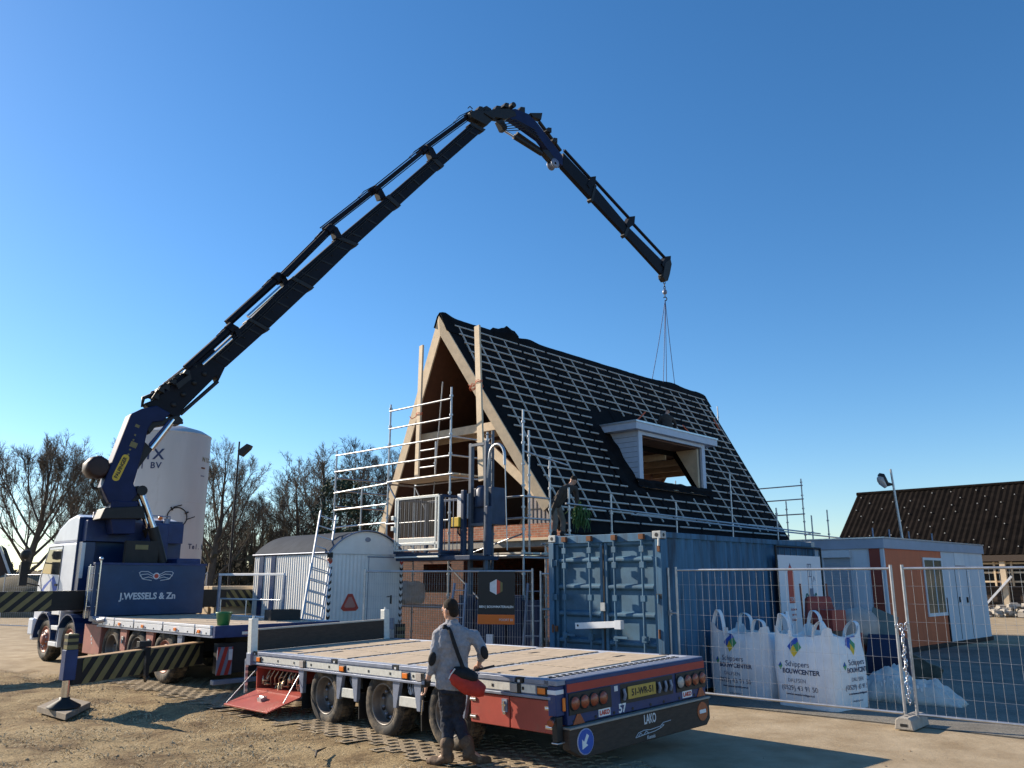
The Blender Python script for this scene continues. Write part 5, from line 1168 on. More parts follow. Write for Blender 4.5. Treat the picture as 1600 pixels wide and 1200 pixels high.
# ------------------------------------------------------------------ site wagon with barrel roof
SHM=posem(-4.22,19.38,.0,math.radians(44))
def shed():
    t=thing('site_wagon','white corrugated site wagon with curved grey roof and red warning triangle','site wagon',M=SHM)
    W,L,zt,ap,zb=2.10,3.56,2.49,3.0,.35
    def corr(A,B,nrm,n,lo,hi,name,m,dep=.008):
        g=MB(); A,B=V(A),V(B); d=B-A; u=d.normalized(); nrm=V(nrm); vs=[];m_=n*6+1
        for z in (lo,hi):
            for k in range(m_): s=d.length*k/(m_-1); vs.append(A+u*s+nrm*(dep*math.sin(2*PI*k/6))+V((0,0,z)))
        g.add(vs,[(i,i+1,m_+i+1,m_+i) for i in range(m_-1)],0,True); return g.build(name,m,t)
    corr((0,L,0),(0,0,0),(-1,0,0),34,zb,zt,'side_wall',M['shedwhite']); corr((W,0,0),(W,L,0),(1,0,0),34,zb,zt,'side_wall',M['shedwhite']); corr((0,0,0),(W,0,0),(0,-1,0),20,zb,zt,'end_wall',M['shedwhite'],.006); corr((W,L,0),(0,L,0),(0,1,0),20,zb,zt,'end_wall',M['shedwhite'],.006)
    # arch
    R=((W/2)**2+(ap-zt)**2)/(2*(ap-zt)); cz=ap-R; a0=math.asin((W/2+.03)/R); n=28
    arc=[(W/2+R*math.sin(-a0+2*a0*k/n),cz+R*math.cos(-a0+2*a0*k/n)) for k in range(n+1)]
    for y0,y1 in ((-.012,.02),(L-.02,L+.012)):
        g=MB(); pol=[(0,zt-.03)]+[(min(W,max(0,x)),z-.012) for x,z in arc]+[(W,zt-.03)]; g.prism(pol,Matrix(((1,0,0,0),(0,0,1,0),(0,1,0,0),(0,0,0,1))),y0,y1); g.build('arched_gable',M['shedwhite'],t)
    g=MB(); m=n+1; vs=[]; ny=90
    for j in range(ny+1):
        y=-.06+(L+.12)*j/ny; o=.008*math.sin(j*PI/1.5)
        vs+=[V((x,y,z+o)) for x,z in arc]
    g.add(vs,[(j*m+i,j*m+i+1,(j+1)*m+i+1,(j+1)*m+i) for j in range(ny) for i in range(n)],0,True); rf=g.build('barrel_roof',M['shedroof'],t)
    g=MB(); g.tube([(x,-.06,z+.006) for x,z in arc],.018,6); g.tube([(-.03,-.06,zt-.01),(-.03,L+.06,zt-.01)],.02,6); g.build('roof_trim',M['greysteel'],t)
    g=MB()
    for y in (2.55,3.15): g.bx((-.024,y-.11,zb),(-.0125,y+.11,zt-.02))
    g.build('dark_window_strips',M['cab'],t)
    g=MB(); g.bx((1.08,-.028,zb),(1.98,-.0085,2.38)); g.bx((1.08,-.032,2.05),(1.98,-.0285,2.07),1); g.bx((1.08,-.034,zb),(1.095,-.0285,2.4),1); g.bx((1.06,-.036,2.385),(2.0,-.0085,2.41),1)
    d=g.build('door',[M['shedwhite'],M['greysteel']],t); g=MB(); g.bx((1.74,-.05,1.30),(1.78,-.0325,1.5)); g.tube([(1.76,-.07,1.47),(1.62,-.07,1.47)],.014,6); g.tube([(1.76,-.03,1.47),(1.76,-.07,1.47)],.012,6); g.build('door_handle',M['black'],d)
    g=MB(); F=frame((.62,-.0085,1.35),(0,-1,0)); 
    def tri(r,c): return [(x_,y_*.68) for x_,y_ in ((-r,-r*.5-c),(-r+c*1.0,-r*.5-c*2.2),(r-c*1.0,-r*.5-c*2.2),(r,-r*.5-c),(c*.9,r*1.2),(-c*.9,r*1.2))]
    g.prism(tri(.24,.07),F,.0,.006,0); g.prism(tri(.155,.04),F,.0062,.009,1); g.build('warning_triangle',[M['inkred'],mat('pale_red_fluorescent',(.55,.25,.2),.5,0,.05,4)],t)
    for x in (.04,W-.04):
        g=MB(); g.bx((x-.05,-.020,zb),(x+.05,-.009,2.42)); q=g.build('marker_board',M['sign_white'],t)
        g=MB()
        for k in range(13):
            z=zb+.05+k*.155; F=frame((x,-.0205,z),(0,-1,0)); g.prism([(-.05,0),(0,-.045),(.05,0),(.05,.065),(0,.02),(-.05,.065)],F,0,.003,0 if k!=12 else 1)
        g.build('marker_chevrons',[M['sign_black'],M['inkred']],q)
    g=MB(); g.bx((-.06,-.06,2.36),(.08,-.022,2.48)); g.bx((-.05,-.08,2.28),(.05,-.03,2.35),1); g.build('corner_lamp',[M['black'],M['redlens']],t,.01)
    g=MB(); g.lathe([(.055,0),(.055,.012),(0,.014)],14,frame((1.05,-.0125,2.80),(0,-1,0))@Matrix.Diagonal((1.4,1,1,1)),0,False); g.build('vent',M['greysteel'],t)
    g=MB(); g.bx((.02,.02,zb-.12),(W-.02,L-.02,zb)); g.build('chassis',M['dark'],t)
    for x in (.1,W-.1):
        for y in (.8,2.7): wheel(t,wheelM(x,y,.3,-1 if x<1 else 1),.30,.18,False)
    return t
shed()
def ladder():
    t=thing('extension_ladder','silver extension ladder leaning against the scaffolding in front of white wagon','ladder',loc=(0,0,0))
    a=at(484,985,18.35); b=at(513,802,20.2); a.z=max(a.z,.7); 
    base=V((a.x,a.y,0)); t.location=base
    a=a-base;b=b-base; d=(b-a).normalized(); 
    a=a-d*(a.z/d.z)*.97
    side=V((.80,.6,0)).normalized(); side=(side-d*side.dot(d)).normalized(); 
    for (s0,s1,off,wd) in ((0,1.0,0,.40),(0,.62,-.05,.46)):
        p0=a.lerp(b,s0);p1=a.lerp(b,s1); nrm=d.cross(side); g=MB()
        for s in (-1,1): g.bar(p0+side*s*wd/2+nrm*off,p1+side*s*wd/2+nrm*off,.028,.075,nrm)
        n=int((p1-p0).length/.28)
        for k in range(n): c=p0.lerp(p1,(k+.5)/n)+nrm*off; g.tube([c-side*wd/2,c+side*wd/2],.015,6)
        g.build('ladder_section',M['alu'],t)
ladder()

# ------------------------------------------------------------------ silo
def silo():
    px=268; Y=26.5; c=at(px,690,Y); t=thing('mortar_silo','tall white mortar silo with black lettering, standing behind the crane','silo',loc=(c.x,c.y,0))
    R=1.21; top=6.35
    g=MB(); g.lathe([(.25,.9),(R,2.05)],72); g.lathe([(R,2.05),(R,3.0),(R,top)],72); g.lathe([(R,4.20),(R+.005,4.205),(R+.005,4.225),(R,4.23)],72,None,0,False); g.lathe([(R,top),(R+.012,top+.01),(R+.012,top+.05),(R*.98,top+.07)],72,None,0,False); g.lathe([(R*.98,top+.07),(R*.8,top+.2),(R*.4,top+.34),(0,top+.38)],64); g.build('tank_shell',M['silo'],t)
    g=MB()
    for k in range(4): a=PI/4+k*PI/2; g.bar((R*.9*math.cos(a),R*.9*math.sin(a),0),(R*.9*math.cos(a),R*.9*math.sin(a),2.2),.12,.12)
    g.bx((-R,-R,0),(R,R,.06)); g.lathe([(.25,.3),(.25,.95),(0,.95)],16); g.build('support_legs',M['cab'],t)
    va=math.atan2(-c.y,-c.x)   # towards the camera
    def on(ang,z,d=.004): a=va+ang; return frame((math.cos(a)*(R+d),math.sin(a)*(R+d),z),(math.cos(a),math.sin(a),0))
    # lettering wrapped letter by letter
    def wrap(s,size,a0,z,m,step):
        for i,ch in enumerate(s):
            if ch!=' ': text(ch,size,m,t,on(a0+i*step,z),bold=size*.02)
    wrap('NIX',.46,-.80,5.62,M['ink'],.26); wrap('tel BV',.27,-.98,5.28,M['ink'],.145); wrap('Tel. 06',.22,.73,2.85,M['ink'],.12); wrap('NIX',.2,.98,5.6,M['hazy'],.13)
    g=MB(); F=on(.98,5.35); g.prism([(-.1,-.05),(.1,-.05),(.1,.0),(-.1,.0)],F,0,.004); g.prism([(-.1,-.3),(.1,-.3),(.1,-.26),(-.1,-.26)],F,0,.004,1); g.build('colour_bar',[M['rust'],M['inkgrey']],t)
    g=MB(); F=on(.30,3.72,.01); ring=[F@V((.30*math.cos(q),.30*math.sin(q),0)) for q in [2*PI*k/26 for k in range(27)]]; g.tube(ring,.017,6)
    for q in (.5,2.2,3.6,5.2): g.tube([F@V((.26*math.cos(q),.26*math.sin(q),.01)),F@V((.37*math.cos(q),.37*math.sin(q),.03))],.025,6)
    g.tube([F@V((-.15,.3,.03)),F@V((.1,.38,.05))],.015,6); g.tube([F@V((.3,-.05,.03)),F@V((.52,.04,.05))],.015,6); g.build('inspection_hatch',M['dark'],t)
    g=MB(); g.tube([(.1,-.2,top+.3),(.1,-.2,top+.45),(.4,-.25,top+.45)],.05,8); g.build('vent_pipe',M['dark'],t)
silo()

# ------------------------------------------------------------------ lamp posts
def lampposts():
    b=at(358,900,34); b.z=0; t=thing('flood_light_post','slim grey pole with a tilted floodlight, left of the bare wood','lamp post',loc=b)
    hh=at(370.7,690,34).z
    g=MB(); g.tube([(0,0,0),(0,0,hh)],[.055,.035],10); g.build('pole',M['dark'],t)
    g=MB(); c=V((.32,-.1,hh-.42)); Rm=Matrix.Rotation(.65,3,'Y'); g.prism([(-.28,.02),(-.2,.2),(.26,.16),(.34,.0),(.2,-.06),(-.24,-.08)],Matrix.Translation(c)@Matrix.Rotation(-.75,4,'Y')@Matrix(((1,0,0,0),(0,0,1,0),(0,1,0,0),(0,0,0,1))),-.18,.18); g.tube([(0,0,hh-.4),(.2,-.05,hh-.42)],.035,8); g.build('flood_light',M['black'],t,.02)
    b=at(1407,900,24.5); b.z=0; t=thing('street_lamp','thin leaning lamp pole with curved lamp head behind the site cabin','street lamp',loc=b)
    top=at(1391.5,733,24.5)-b; low=at(1409,836,24.5)-b; d=(top-low); foot=low-d*(low.z/d.z)
    g=MB(); g.tube([foot,top],[.045,.03],10); g.build('pole',M['steel'],t)
    g=MB(); pts=[at(1394,757,24.5)-b,at(1386,757,24.5)-b,at(1380,750,24.5)-b,at(1377,744,24.5)-b,at(1373,741,24.5)-b]; g.tube(pts,[.03,.08,.11,.11,.05],12); g.build('lamp_head',M['black'],t)
    g=MB(); pts=[p+V((-.06,-.04,-.09)) for p in (pts[1],pts[2],pts[3],pts[4])]; g.tube(pts,[.05,.10,.11,.04],10); g.build('lamp_lens',M['clearlens'],t)
lampposts()

# ------------------------------------------------------------------ site cabin
def cabin():
    t=thing('site_cabin','low flat roofed site cabin with orange, red and pale grey panels','site cabin',M=CAM_)
    L,W,zt=7.63,6.0,2.94
    g=MB(); g.bx((0.02,.02,.14),(L-.02,W-.02,2.75)); g.build('cabin_body',M['cabingrey'],t)
    def pan(a,b,m,name,o=.012): g=MB(); g.bx(a,b); return g.build(name,m,t,.003)
    pan((.10,.0,.12),(4.02,.018,2.72),M['cabinor'],'orange_panel'); pan((4.05,.004,.10),(L-.0,.018,2.72),M['cabingrey'],'grey_panel')
    pan((0.0,.10,.12),(.018,.38,2.72),M['cabinred'],'red_panel'); pan((.0,0.0,.1),(.085,.085,2.74),M['cabingrey'],'corner_post'); pan((.002,.42,.12),(.018,W,2.72),M['cabingrey'],'grey_panel')
    g=MB(); g.bx((-.05,-.05,2.66),(L+.05,W+.05,2.92)); r=g.build('roof_fascia',mat('grey_blue_fascia',(.33,.37,.45),.5,0,.08,3),t,.01)
    g=MB(); g.bx((-.07,-.07,2.922),(L+.07,W+.07,2.955)); g.build('roof_edge',M['alu'],r)
    g=MB(); g.bx((2.62,-.02,.93),(3.95,-.001,2.42)); w=g.build('window',mat('greenish_window_glass',(.14,.14,.10),.12,0,.25,2),t)
    g=MB(); 
    for a,b in (((2.56,-.035,.86),(4.0,-.004,.95)),((2.56,-.03,2.40),(4.0,-.004,2.47)),((2.56,-.03,.95),(2.64,-.004,2.4)),((3.92,-.03,.95),(4.0,-.004,2.4)),((3.3,-.028,.95),(3.35,-.0205,2.4))): g.bx(a,b)
    g.build('window_frame',M['white'],w)
    g=MB(); g.bx((4.04,-.03,.12),(4.09,.003,1.35)); g.build('down_pipe',M['dark'],t)
    g=MB(); g.bx((5.1,-.008,2.28),(5.92,.003,2.66)); g.build('vent_panel',M['white'],t,.004); g=MB(); g.bx((5.1,-.01,2.24),(5.95,.003,2.27)); g.bx((4.05,-.006,2.22),(L,.0035,2.235)); g.build('panel_trim',M['greysteel'],t)
    g=MB(); g.bx((5.0,-.004,.15),(5.02,.003,2.2)); g.bx((6.0,-.004,.15),(6.02,.003,2.2)); g.bx((5.12,-.03,1.2),(5.16,.0,1.36)); g.bx((5.75,-.03,1.18),(5.82,.0,1.34)); g.build('door_details',M['dark'],t)
    g=MB()
    for k in range(34): z=1.02+k*.042; g.bx((-.012,.90,z),(-.001,1.62,z+.037))
    q=g.build('roller_shutter',mat('shutter_slat',(.36,.41,.47),.5,.1,.06,4),t,.004)
    g=MB(); g.bx((-.10,.86,2.44),(-.001,1.66,2.62)); g.bx((-.02,.86,1.0),(-.0125,.895,2.44)); g.bx((-.02,1.625,1.0),(-.0125,1.66,2.44)); g.build('shutter_box',M['cabingrey'],q,.008)
    g=MB(); g.bx((-.03,-.03,.0),(L+.03,W+.03,.12)); g.build('plinth',M['dark'],t)
    g=MB(); 
    for x in (.9,2.0,3.4,5.2): g.tube([(x,.6,2.95),(x,.6,3.25)],.02,6)
    build_each(g,'roof_vent',M['greysteel'],t)
cabin()

# ------------------------------------------------------------------ banner frame
BNM=COM@Matrix.Translation((2.62,4.0,0))@Matrix.Rotation(PI/2,4,'Z')
def banner():
    t=thing('banner_frame','white company banner laced in a steel frame against the container','banner')
    a=pl(1211,853,COM,0,2.56); b=pl(1281,857,COM,0,2.56)
    M4=COM@Matrix.Translation((2.56,a.y,0))@Matrix.Rotation(PI/2,4,'Z'); t.matrix_world=M4; w=b.y-a.y; zt=a.z
    g=MB()
    for x in (0,w): g.tube([(x,0,0),(x,0,zt)],.024,8)
    g.tube([(0,0,zt),(w,0,zt)],.024,8); g.tube([(0,0,.5),(w,0,.5)],.02,8); g.build('steel_frame',M['dark'],t)
    g=MB(); g.bx((.06,-.008,.6),(w-.06,-.002,zt-.17)); c=g.build('banner_cloth',M['paper'],t)
    g=MB()
    for k in range(8): x=.1+(w-.2)*k/7; g.tube([(x,-.004,zt-.18),(x+.02,0,zt)],.006,5)
    for k in range(8): z=.7+(zt-1.0)*k/7; g.tube([(.07,-.004,z),(0,0,z+.03)],.006,5); g.tube([(w-.07,-.004,z),(w,0,z+.03)],.006,5)
    g.build('lacing',M['black'],t)
    zl=zt-.75; F=frame((w*.27,-.0085,zl),(0,-1,0)); k=.1*w/1.4
    g=MB(); g.prism([(-.13,-.36),(.13,-.36),(.13,.25),(0,.42),(-.13,.25)],F,0,.002); g.prism([(-.03,.36),(0,.42),(.03,.36)],F,.0022,.004,1); g.build('red_arrow_print',[M['inkred'],M['ink']],c); text('TDK',.10,M['sign_white'],c,frame((w*.27,-.0108,zl-.28),(0,-1,0)))
    for i,s in enumerate(('de bouw','van nu','& later')): text(s,.075,M['inkred'],c,frame((w*.29,-.0085,zl-.48-i*.1),(0,-1,0)))
    F=frame((w*.7,-.0085,zl),(0,-1,0)); g=MB()
    for q in ((-.11,-.1,-.085,.42),(.06,-.1,.085,.42),(-.11,.40,.085,.42),(-.11,.15,.085,.17),(-.03,.17,-.005,.4)): g.prism([(q[0],q[1]),(q[2],q[1]),(q[2],q[3]),(q[0],q[3])],F,0,.002)
    g.prism([(.12,.06),(.19,.18),(.25,.08),(.23,.07),(.19,.14),(.14,.05)],F,0,.002); g.prism([(-.11,-.42),(.11,-.42),(.11,-.08),(-.11,-.08)],F,.003,.005); g.build('grey_logo_print',M['inkgrey'],c)
    text('elos',.36,mat('teal_print',(.03,.14,.13),.6,0,.05,5),c,frame((w*.7,-.0085,zl-.24),(0,-1,0)),bold=.01)
    text('Ontwerpen &',.085,M['inkgrey'],c,frame((w*.7,-.0085,zl-.52),(0,-1,0))); text('Bouwadvies',.085,M['inkgrey'],c,frame((w*.7,-.0085,zl-.65),(0,-1,0)))
banner()
# ------------------------------------------------------------------ bulk bags
def bulkbag(A,B,dep,h,label,seed,pr):
    A,B=V((A[0],A[1],0)),V((B[0],B[1],0)); yaw=math.atan2((B-A).y,(B-A).x); w=(B-A).length
    t=thing('bulk_bag',label,'bulk bag',loc=A+V((0,0,-.008)),rotz=yaw,group='filled bulk bags')
    n=22; nz=22; rings=[]
    for k in range(nz+1):
        z=h*k/nz; u=k/nz; bulge=.05*math.sin(PI*min(1,u*1.1))*(1 if u<.9 else .5); ring=[]
        for sdi in range(4):
            for j in range(n):
                s=j/n; c=[(s*w,0),(w,s*dep),(w-s*w,dep),(0,dep-s*dep)][sdi]; q=V((c[0],c[1],z)); ctr=V((w/2,dep/2,z)); d=(q-ctr); 
                f=math.sin(PI*s)
                q=q+d.normalized()*(bulge*(.4+f))-d.normalized()*.05*(1-f)**6
                nn=mnoise.noise(V((c[0]*5+seed,c[1]*5,z*2.2)))*.022+mnoise.noise(V((c[0]*15,c[1]*15+seed,z*1.6)))*.014*(.4+u)
                q+=d.normalized()*nn
                if u>.85: q.z+= (u-.85)/.15*(.09*(abs(s-.0)<.12 or abs(s-1)<.12)-.07*f+.05*mnoise.noise(V((c[0]*4,c[1]*4,seed)))); q=q-d.normalized()*.04*(u-.85)/.15*f
                ring.append(q)
        rings.append(ring)
    N=4*n; g=MB(); vs=[q for r in rings for q in r]; fs=[(i*N+j,i*N+(j+1)%N,(i+1)*N+(j+1)%N,(i+1)*N+j) for i in range(nz) for j in range(N)]
    g.add(vs,fs,0,True); g.add(rings[0],[tuple(range(N))[::-1]])
    c=V((w/2,dep/2,0)); top=[]
    for q in rings[-1]: top.append(V((c.x+(q.x-c.x)*.93,c.y+(q.y-c.y)*.93,h-.14)))
    g.add(rings[-1]+top,[(j,(j+1)%N,N+(j+1)%N,N+j) for j in range(N)],0,True); g.add(top,[tuple(range(N))],1)
    b=g.build('bag_body',[M['bag'],M['tarp']],t,fixn=False)
    for (x,y) in ((.06,.05),(w-.06,.05),(w-.06,dep-.05),(.06,dep-.05)):
        g=MB(); sx=1 if x<w/2 else -1; hh=rnd.uniform(.15,.34)
        pts=[(x,y,h-.25),(x,y,h+.06),(x+sx*.03+rnd.uniform(-.06,.06),y,h+hh*.75),(x+sx*.11+rnd.uniform(-.09,.09),y+.03,h+hh),(x+sx*.2+rnd.uniform(-.05,.05),y+.02,h+hh*.72),(x+sx*.25,y,h+.02),(x+sx*.26,y,h-.2)]
        # ribbon
        vs=[]; 
        for p in pts: vs+= [V(p)+V((0,-.045,0)) ,V(p)+V((0,.045,0))]
        g.add(vs,[(2*i,2*i+1,2*i+3,2*i+2) for i in range(len(pts)-1)],0,True); o=g.build('lifting_loop',M['bag'],t); sd=o.modifiers.new('s','SUBSURF'); sd.levels=sd.render_levels=2; so=o.modifiers.new('k','SOLIDIFY'); so.thickness=.006
    g=MB(); g.bx((w*.3,-.015,h*.93),(w*.36,-.0,h+.02)); g.build('stitched_tab',M['bag'],t)
    def prints(F):
        s=.135; g=MB(); g.prism([(-s,0),(0,s*1.1),(s*.45,s*.6),(-s*.5,-s*.45)],F,0,.004,0); g.prism([(s*.45,s*.6),(s,0),(s*.45,-s*.6),(-.02,0.03)],F,.0005,.0045,1); g.prism([(-s*.5,-s*.45),(-.02,.03),(s*.45,-s*.6),(0,-s*1.1)],F,.001,.005,2); g.prism([(-.30,-.29),(-.26,-.23),(-.225,-.29),(-.26,-.35)],F,0,.004,1); g.prism([(-.30,-.29),(-.26,-.23),(-.25,-.29)],F,.001,.005,0); g.build('diamond_logo',[M['inkblue'],M['inkgreen'],M['inkyel']],b)
        T=Matrix.Translation
        text('Schippers',.115,M['ink'],b,F@T((.05,-.25,0)),ext=.002); text('BOUWCENTER',.095,M['ink'],b,F@T((.10,-.36,0)),ext=.002,bold=.003); text('DALFSEN',.08,M['inkgrey'],b,F@T((.03,-.49,0)),ext=.002); text('(0529) 43 91 50',.10,M['ink'],b,F@T((.06,-.60,0)),ext=.002); text('www.bouwcenterschippers.nl',.042,M['ink'],b,F@T((.06,-.69,0)),ext=.002,bold=.001); text('info@schippers.nl',.035,M['inkgrey'],b,F@T((.05,-.80,0)),ext=.002)
    from mathutils.bvhtree import BVHTree
    bv=BVHTree.FromPolygons([v.co.copy() for v in b.data.vertices],[tuple(p.vertices) for p in b.data.polygons])
    def press(dirv):
        for o in list(b.children):
            if o.get('pressed'): continue
            bm=bmesh.new(); bm.from_mesh(o.data); bmesh.ops.triangulate(bm,faces=[f for f in bm.faces if len(f.verts)>4 or 'logo' in o.name]); bmesh.ops.subdivide_edges(bm,edges=[e for e in bm.edges if e.calc_length()>.04],cuts=4,use_grid_fill=True); bm.to_mesh(o.data); bm.free()
            F0=min((v.co.dot(dirv) for v in o.data.vertices)); 
            for v in o.data.vertices:
                off=v.co.dot(dirv)-F0; r=bv.ray_cast(v.co-dirv*1.0*0-dirv*.4+dirv*0,dirv) if False else bv.ray_cast(v.co-dirv*(-.3),-dirv)
                if r[0] is not None: v.co=r[0]+dirv*(.0025+off*.5)
            o['pressed']=1
        for o in b.children:
            pass
    prints(frame((w*.40,-.085,h*.80),(0,-1,.0))); press(V((0,-1,0)))
    if pr: 
        F=frame((w+.085,dep*.55,h*.84),(1,0,0)); prints(F); press(V((1,0,0)))
    for o in b.children: del o['pressed']
    return t
bulkbag((3.38,14.80),(4.10,13.86),.85,1.08,'filled white bulk bag against the container side, loops standing up, left of its twin',3,0)
bulkbag((4.12,13.62),(4.72,12.80),.92,1.10,'nearer white bulk bag with logo on two faces, below the company banner',8,1)
def flatbag():
    c=gnd(1425,1095); t=thing('empty_bulk_bag','crumpled half empty white bag slumped on the ground behind the fence','bulk bag',loc=(c.x,c.y,-.008))
    n=64; g=MB(); vs=[]
    ax=V((.75,-.66,0)); ay=V((.66,.75,0)); W_,D_=1.55,.75
    for j in range(n+1):
        for i in range(n+1):
            u=i/n*2-1; v=j/n*2-1; prof=max(0,1-abs(u)**3)*max(0,1-abs(v)**2.5)
            hh=prof**.6*(.22+.26*max(0,1-abs(u+.35)*1.3)+.12*max(0,1-abs(u-.5)*3))
            z=hh*(1+.5*mnoise.noise(V((u*1.7,v*1.9,14))))+.10*abs(mnoise.noise(V((u*3.3+v,v*3.1,4))))*prof**.3+.07*abs(mnoise.noise(V((u*7,v*5-u*3,9))))*prof**.4-.10*max(0,1-abs(u-.05)*5)*prof
            p=ax*(u*W_/2*(1.0+.12*mnoise.noise(V((v*3,0,2)))))+ay*(v*D_/2*(1-.35*max(0,u))*(1+.15*mnoise.noise(V((u*4,0,7))))); vs.append(p+V((0,0,z)))
    g.add(vs,[(j*(n+1)+i,j*(n+1)+i+1,(j+1)*(n+1)+i+1,(j+1)*(n+1)+i) for j in range(n) for i in range(n)],0,True); b=g.build('slumped_cloth',M['dustybag'],t); so=b.modifiers.new('k','SOLIDIFY'); so.thickness=.008
    g=MB()
    for k in range(14): a=V((-.35+.05*k,-.30+.02*math.sin(k),.26+.04*math.sin(k*2))); g.box(ax*a.x+ay*a.y+V((0,0,a.z)),(.02,.03,.05))
    for k in range(2): g.tube([ax*(-.6)+ay*(-.1+.1*k)+V((0,0,.3)),ax*(-.75)+ay*(-.1)+V((0,0,.34+.05*k)),ax*(-.8)+ay*(-.15)+V((0,0,.12))],.02,6)
    g.build('loose_strap',M['bag'],t)
flatbag()

# ------------------------------------------------------------------ clutter between container and cabin
def clutter():
    c=V((6.6,16.2,0)); t=thing('concrete_mixer','tipped beige drum concrete mixer with red frame beside the bulk bags','concrete mixer',loc=(6.2,15.6,0),rotz=.5)
    Mx=Matrix.Translation((0,0,.95))@Matrix.Rotation(1.1,4,'Y')
    g=MB(); g.lathe([(.0,-.42),(.25,-.42),(.40,-.2),(.42,.0),(.40,.1),(.27,.42),(.25,.44),(.24,.42),(.36,.1),(.38,0),(.22,-.36),(0,-.38)],26,Mx); g.build('drum',M['beige'],t)
    g=MB(); g.tube([(-.5,-.45,0),(-.3,-.42,.95),(-.3,.42,.95),(-.5,.45,0)],.03,8); g.tube([(.5,-.4,0),(-.3,-.4,.8)],.03,8); g.tube([(.5,.4,0),(-.3,.4,.8)],.03,8); g.bx((-.75,-.2,1.0),(-.4,.2,1.35)); g.build('red_frame',M['red'],t)
    b=MB(); b.prism([(-.45,0),(.4,0),(.62,.95),(-.2,1.12),(-.5,.7)],Matrix.Rotation(PI/2,4,'X'),-.35,.35); o=b.build('blue_tub',M['bluebin'],loc=(6.55,15.0,0)); o.rotation_euler=(0,0,.9); o.scale=(.72,.8,.85); tag(o,'dark blue plastic tub leaning in the clutter before the cabin','tub')
    b=MB(); vs=[];n=14
    for j in range(n+1):
        for i in range(n+1): u=i/n;v=j/n; vs.append((1.0*u,.5*v-.2*u,1.1*(1-v)*(1-.5*u)+.06*mnoise.noise(V((u*4,v*4,2)))))
    b.add(vs,[(j*(n+1)+i,j*(n+1)+i+1,(j+1)*(n+1)+i+1,(j+1)*(n+1)+i) for j in range(n) for i in range(n)],0,True); o=b.build('grey_tarpaulin',M['tarp'],loc=(6.95,15.3,0.0)); o.scale=(.6,.7,.62); tag(o,'grey green tarpaulin draped over rubble beside the orange cabin panel','tarpaulin'); so=o.modifiers.new('k','SOLIDIFY'); so.thickness=.01
    for i,(a,b_,lab) in enumerate((((5.75,16.0,.3),(6.9,16.9,1.65),'red barrow standing upright behind the bags'),((6.75,16.3,.1),(7.3,16.7,1.25),'grey board leaning on the cabin corner'))):
        a=V(a);b_=V(b_); t=thing('wheelbarrow' if i==0 else 'leaning_board',lab,'wheelbarrow' if i==0 else 'board',loc=a)
        g=MB()
        if i==0:
            g.prism([(-.3,0),(.3,0),(.22,.5),(-.22,.5)],Matrix.Translation((0,0,.75))@Matrix.Rotation(1.35,4,'X'),0,.18); g.build('tray',M['red'],t,.03)
            g=MB(); g.tube([(-.25,.1,0),(-.25,.2,1.5)],.02,8); g.tube([(.25,.1,0),(.25,.2,1.5)],.02,8); g.build('handle',M['redrim'],t); g=MB(); g.lathe([(.08,-.04),(.18,-.04),(.2,0),(.18,.04),(.08,.04)],18,Matrix.Translation((0,.3,.2))@Matrix.Rotation(PI/2,4,'Y')); g.build('tyre',M['rubber'],t)
        else: g.bar((0,0,0),b_-a,.5,.03,(0,-1,.3)); g.build('board_sheet',M['tarp'],t)
    g=MB(); g.lathe([(.16,0),(.16,.03),(.10,.05),(.03,.42),(0,.42)],14); o=g.build('traffic_cone',M['red'],loc=SHM@V((2.05,-.55,.0))); tag(o,'small red cone by the white wagon door end','traffic cone')
    p=SHM@V((1.75,-.45,0)); g=MB(); g.bx((-.12,-.05,0),(.12,.05,.85)); o=g.build('hazard_post',M['dark'],loc=p); o.rotation_euler=(0,0,.77); tag(o,'black and yellow striped marker board beside the wagon door','marker board'); g=MB()
    for k in range(5): g.bx((-.122,-.056,.06+k*.16),(.122,-.0505,.14+k*.16))
    g.build('yellow_stripes',M['hazy'],o)
    p=SHM@V((1.22,-.5,0)); t=thing('water_standpipe','thin standpipe with red handle and grey box by the wagon door','standpipe',loc=p); g=MB(); g.tube([(0,0,0),(0,0,1.0),(.05,0,1.05),(.09,0,.98)],.02,8); g.build('pipe',M['steel'],t); g=MB(); g.lathe([(0,0),(.05,0),(.05,.03),(0,.04)],12,Matrix.Translation((0,0,1.08))); g.build('red_handle',M['red'],t); g=MB(); g.bx((.12,-.05,.75),(.26,.05,1.0)); g.build('meter_box',M['greysteel'],t,.01)
    # yard rail behind the truck
    a=at(339,965,19.5);b=at(441,965,18.0); yaw=math.atan2(b.y-a.y,b.x-a.x); w=(b-a).length; t=thing('guard_rail','low white steel guard rail between the truck headboard and white wagon','guard rail',loc=(a.x,a.y,0),rotz=yaw)
    zt=at(340,896,19.5).z; g=MB(); g.bx((-.02,-.03,zt-.05),(w,.03,zt)); g.build('top_rail',M['white'],t,.004); g=MB()
    for x in (0,w): g.bx((x-.025,-.025,0),(x+.025,.025,zt-.052))
    build_each(g,'rail_post',M['greysteel'],t); g=MB()
    for z in (zt*.72,zt*.47,zt*.2): g.tube([(.1,.0,z),(w-.1,0,z)],.018,6)
    for x in (.1,w*.45,w-.1): g.tube([(x,0,.1),(x,0,zt*.72)],.012,6)
    g.build('mid_rails',M['alu'],t)
    c=at(372,940,22.5); t=thing('timber_stack','stack of pale timber and boards behind the white guard rail','timber stack',loc=(c.x,c.y,0),rotz=.75); g=MB()
    for j in range(7):
        for i in range(4): g.bx((-.9+rnd.uniform(-.06,.06),-.5+i*.26,j*.25),(.9+rnd.uniform(-.1,.1),-.27+i*.26,j*.25+.2))
    g.build('boards',M['wood'],t,.006)
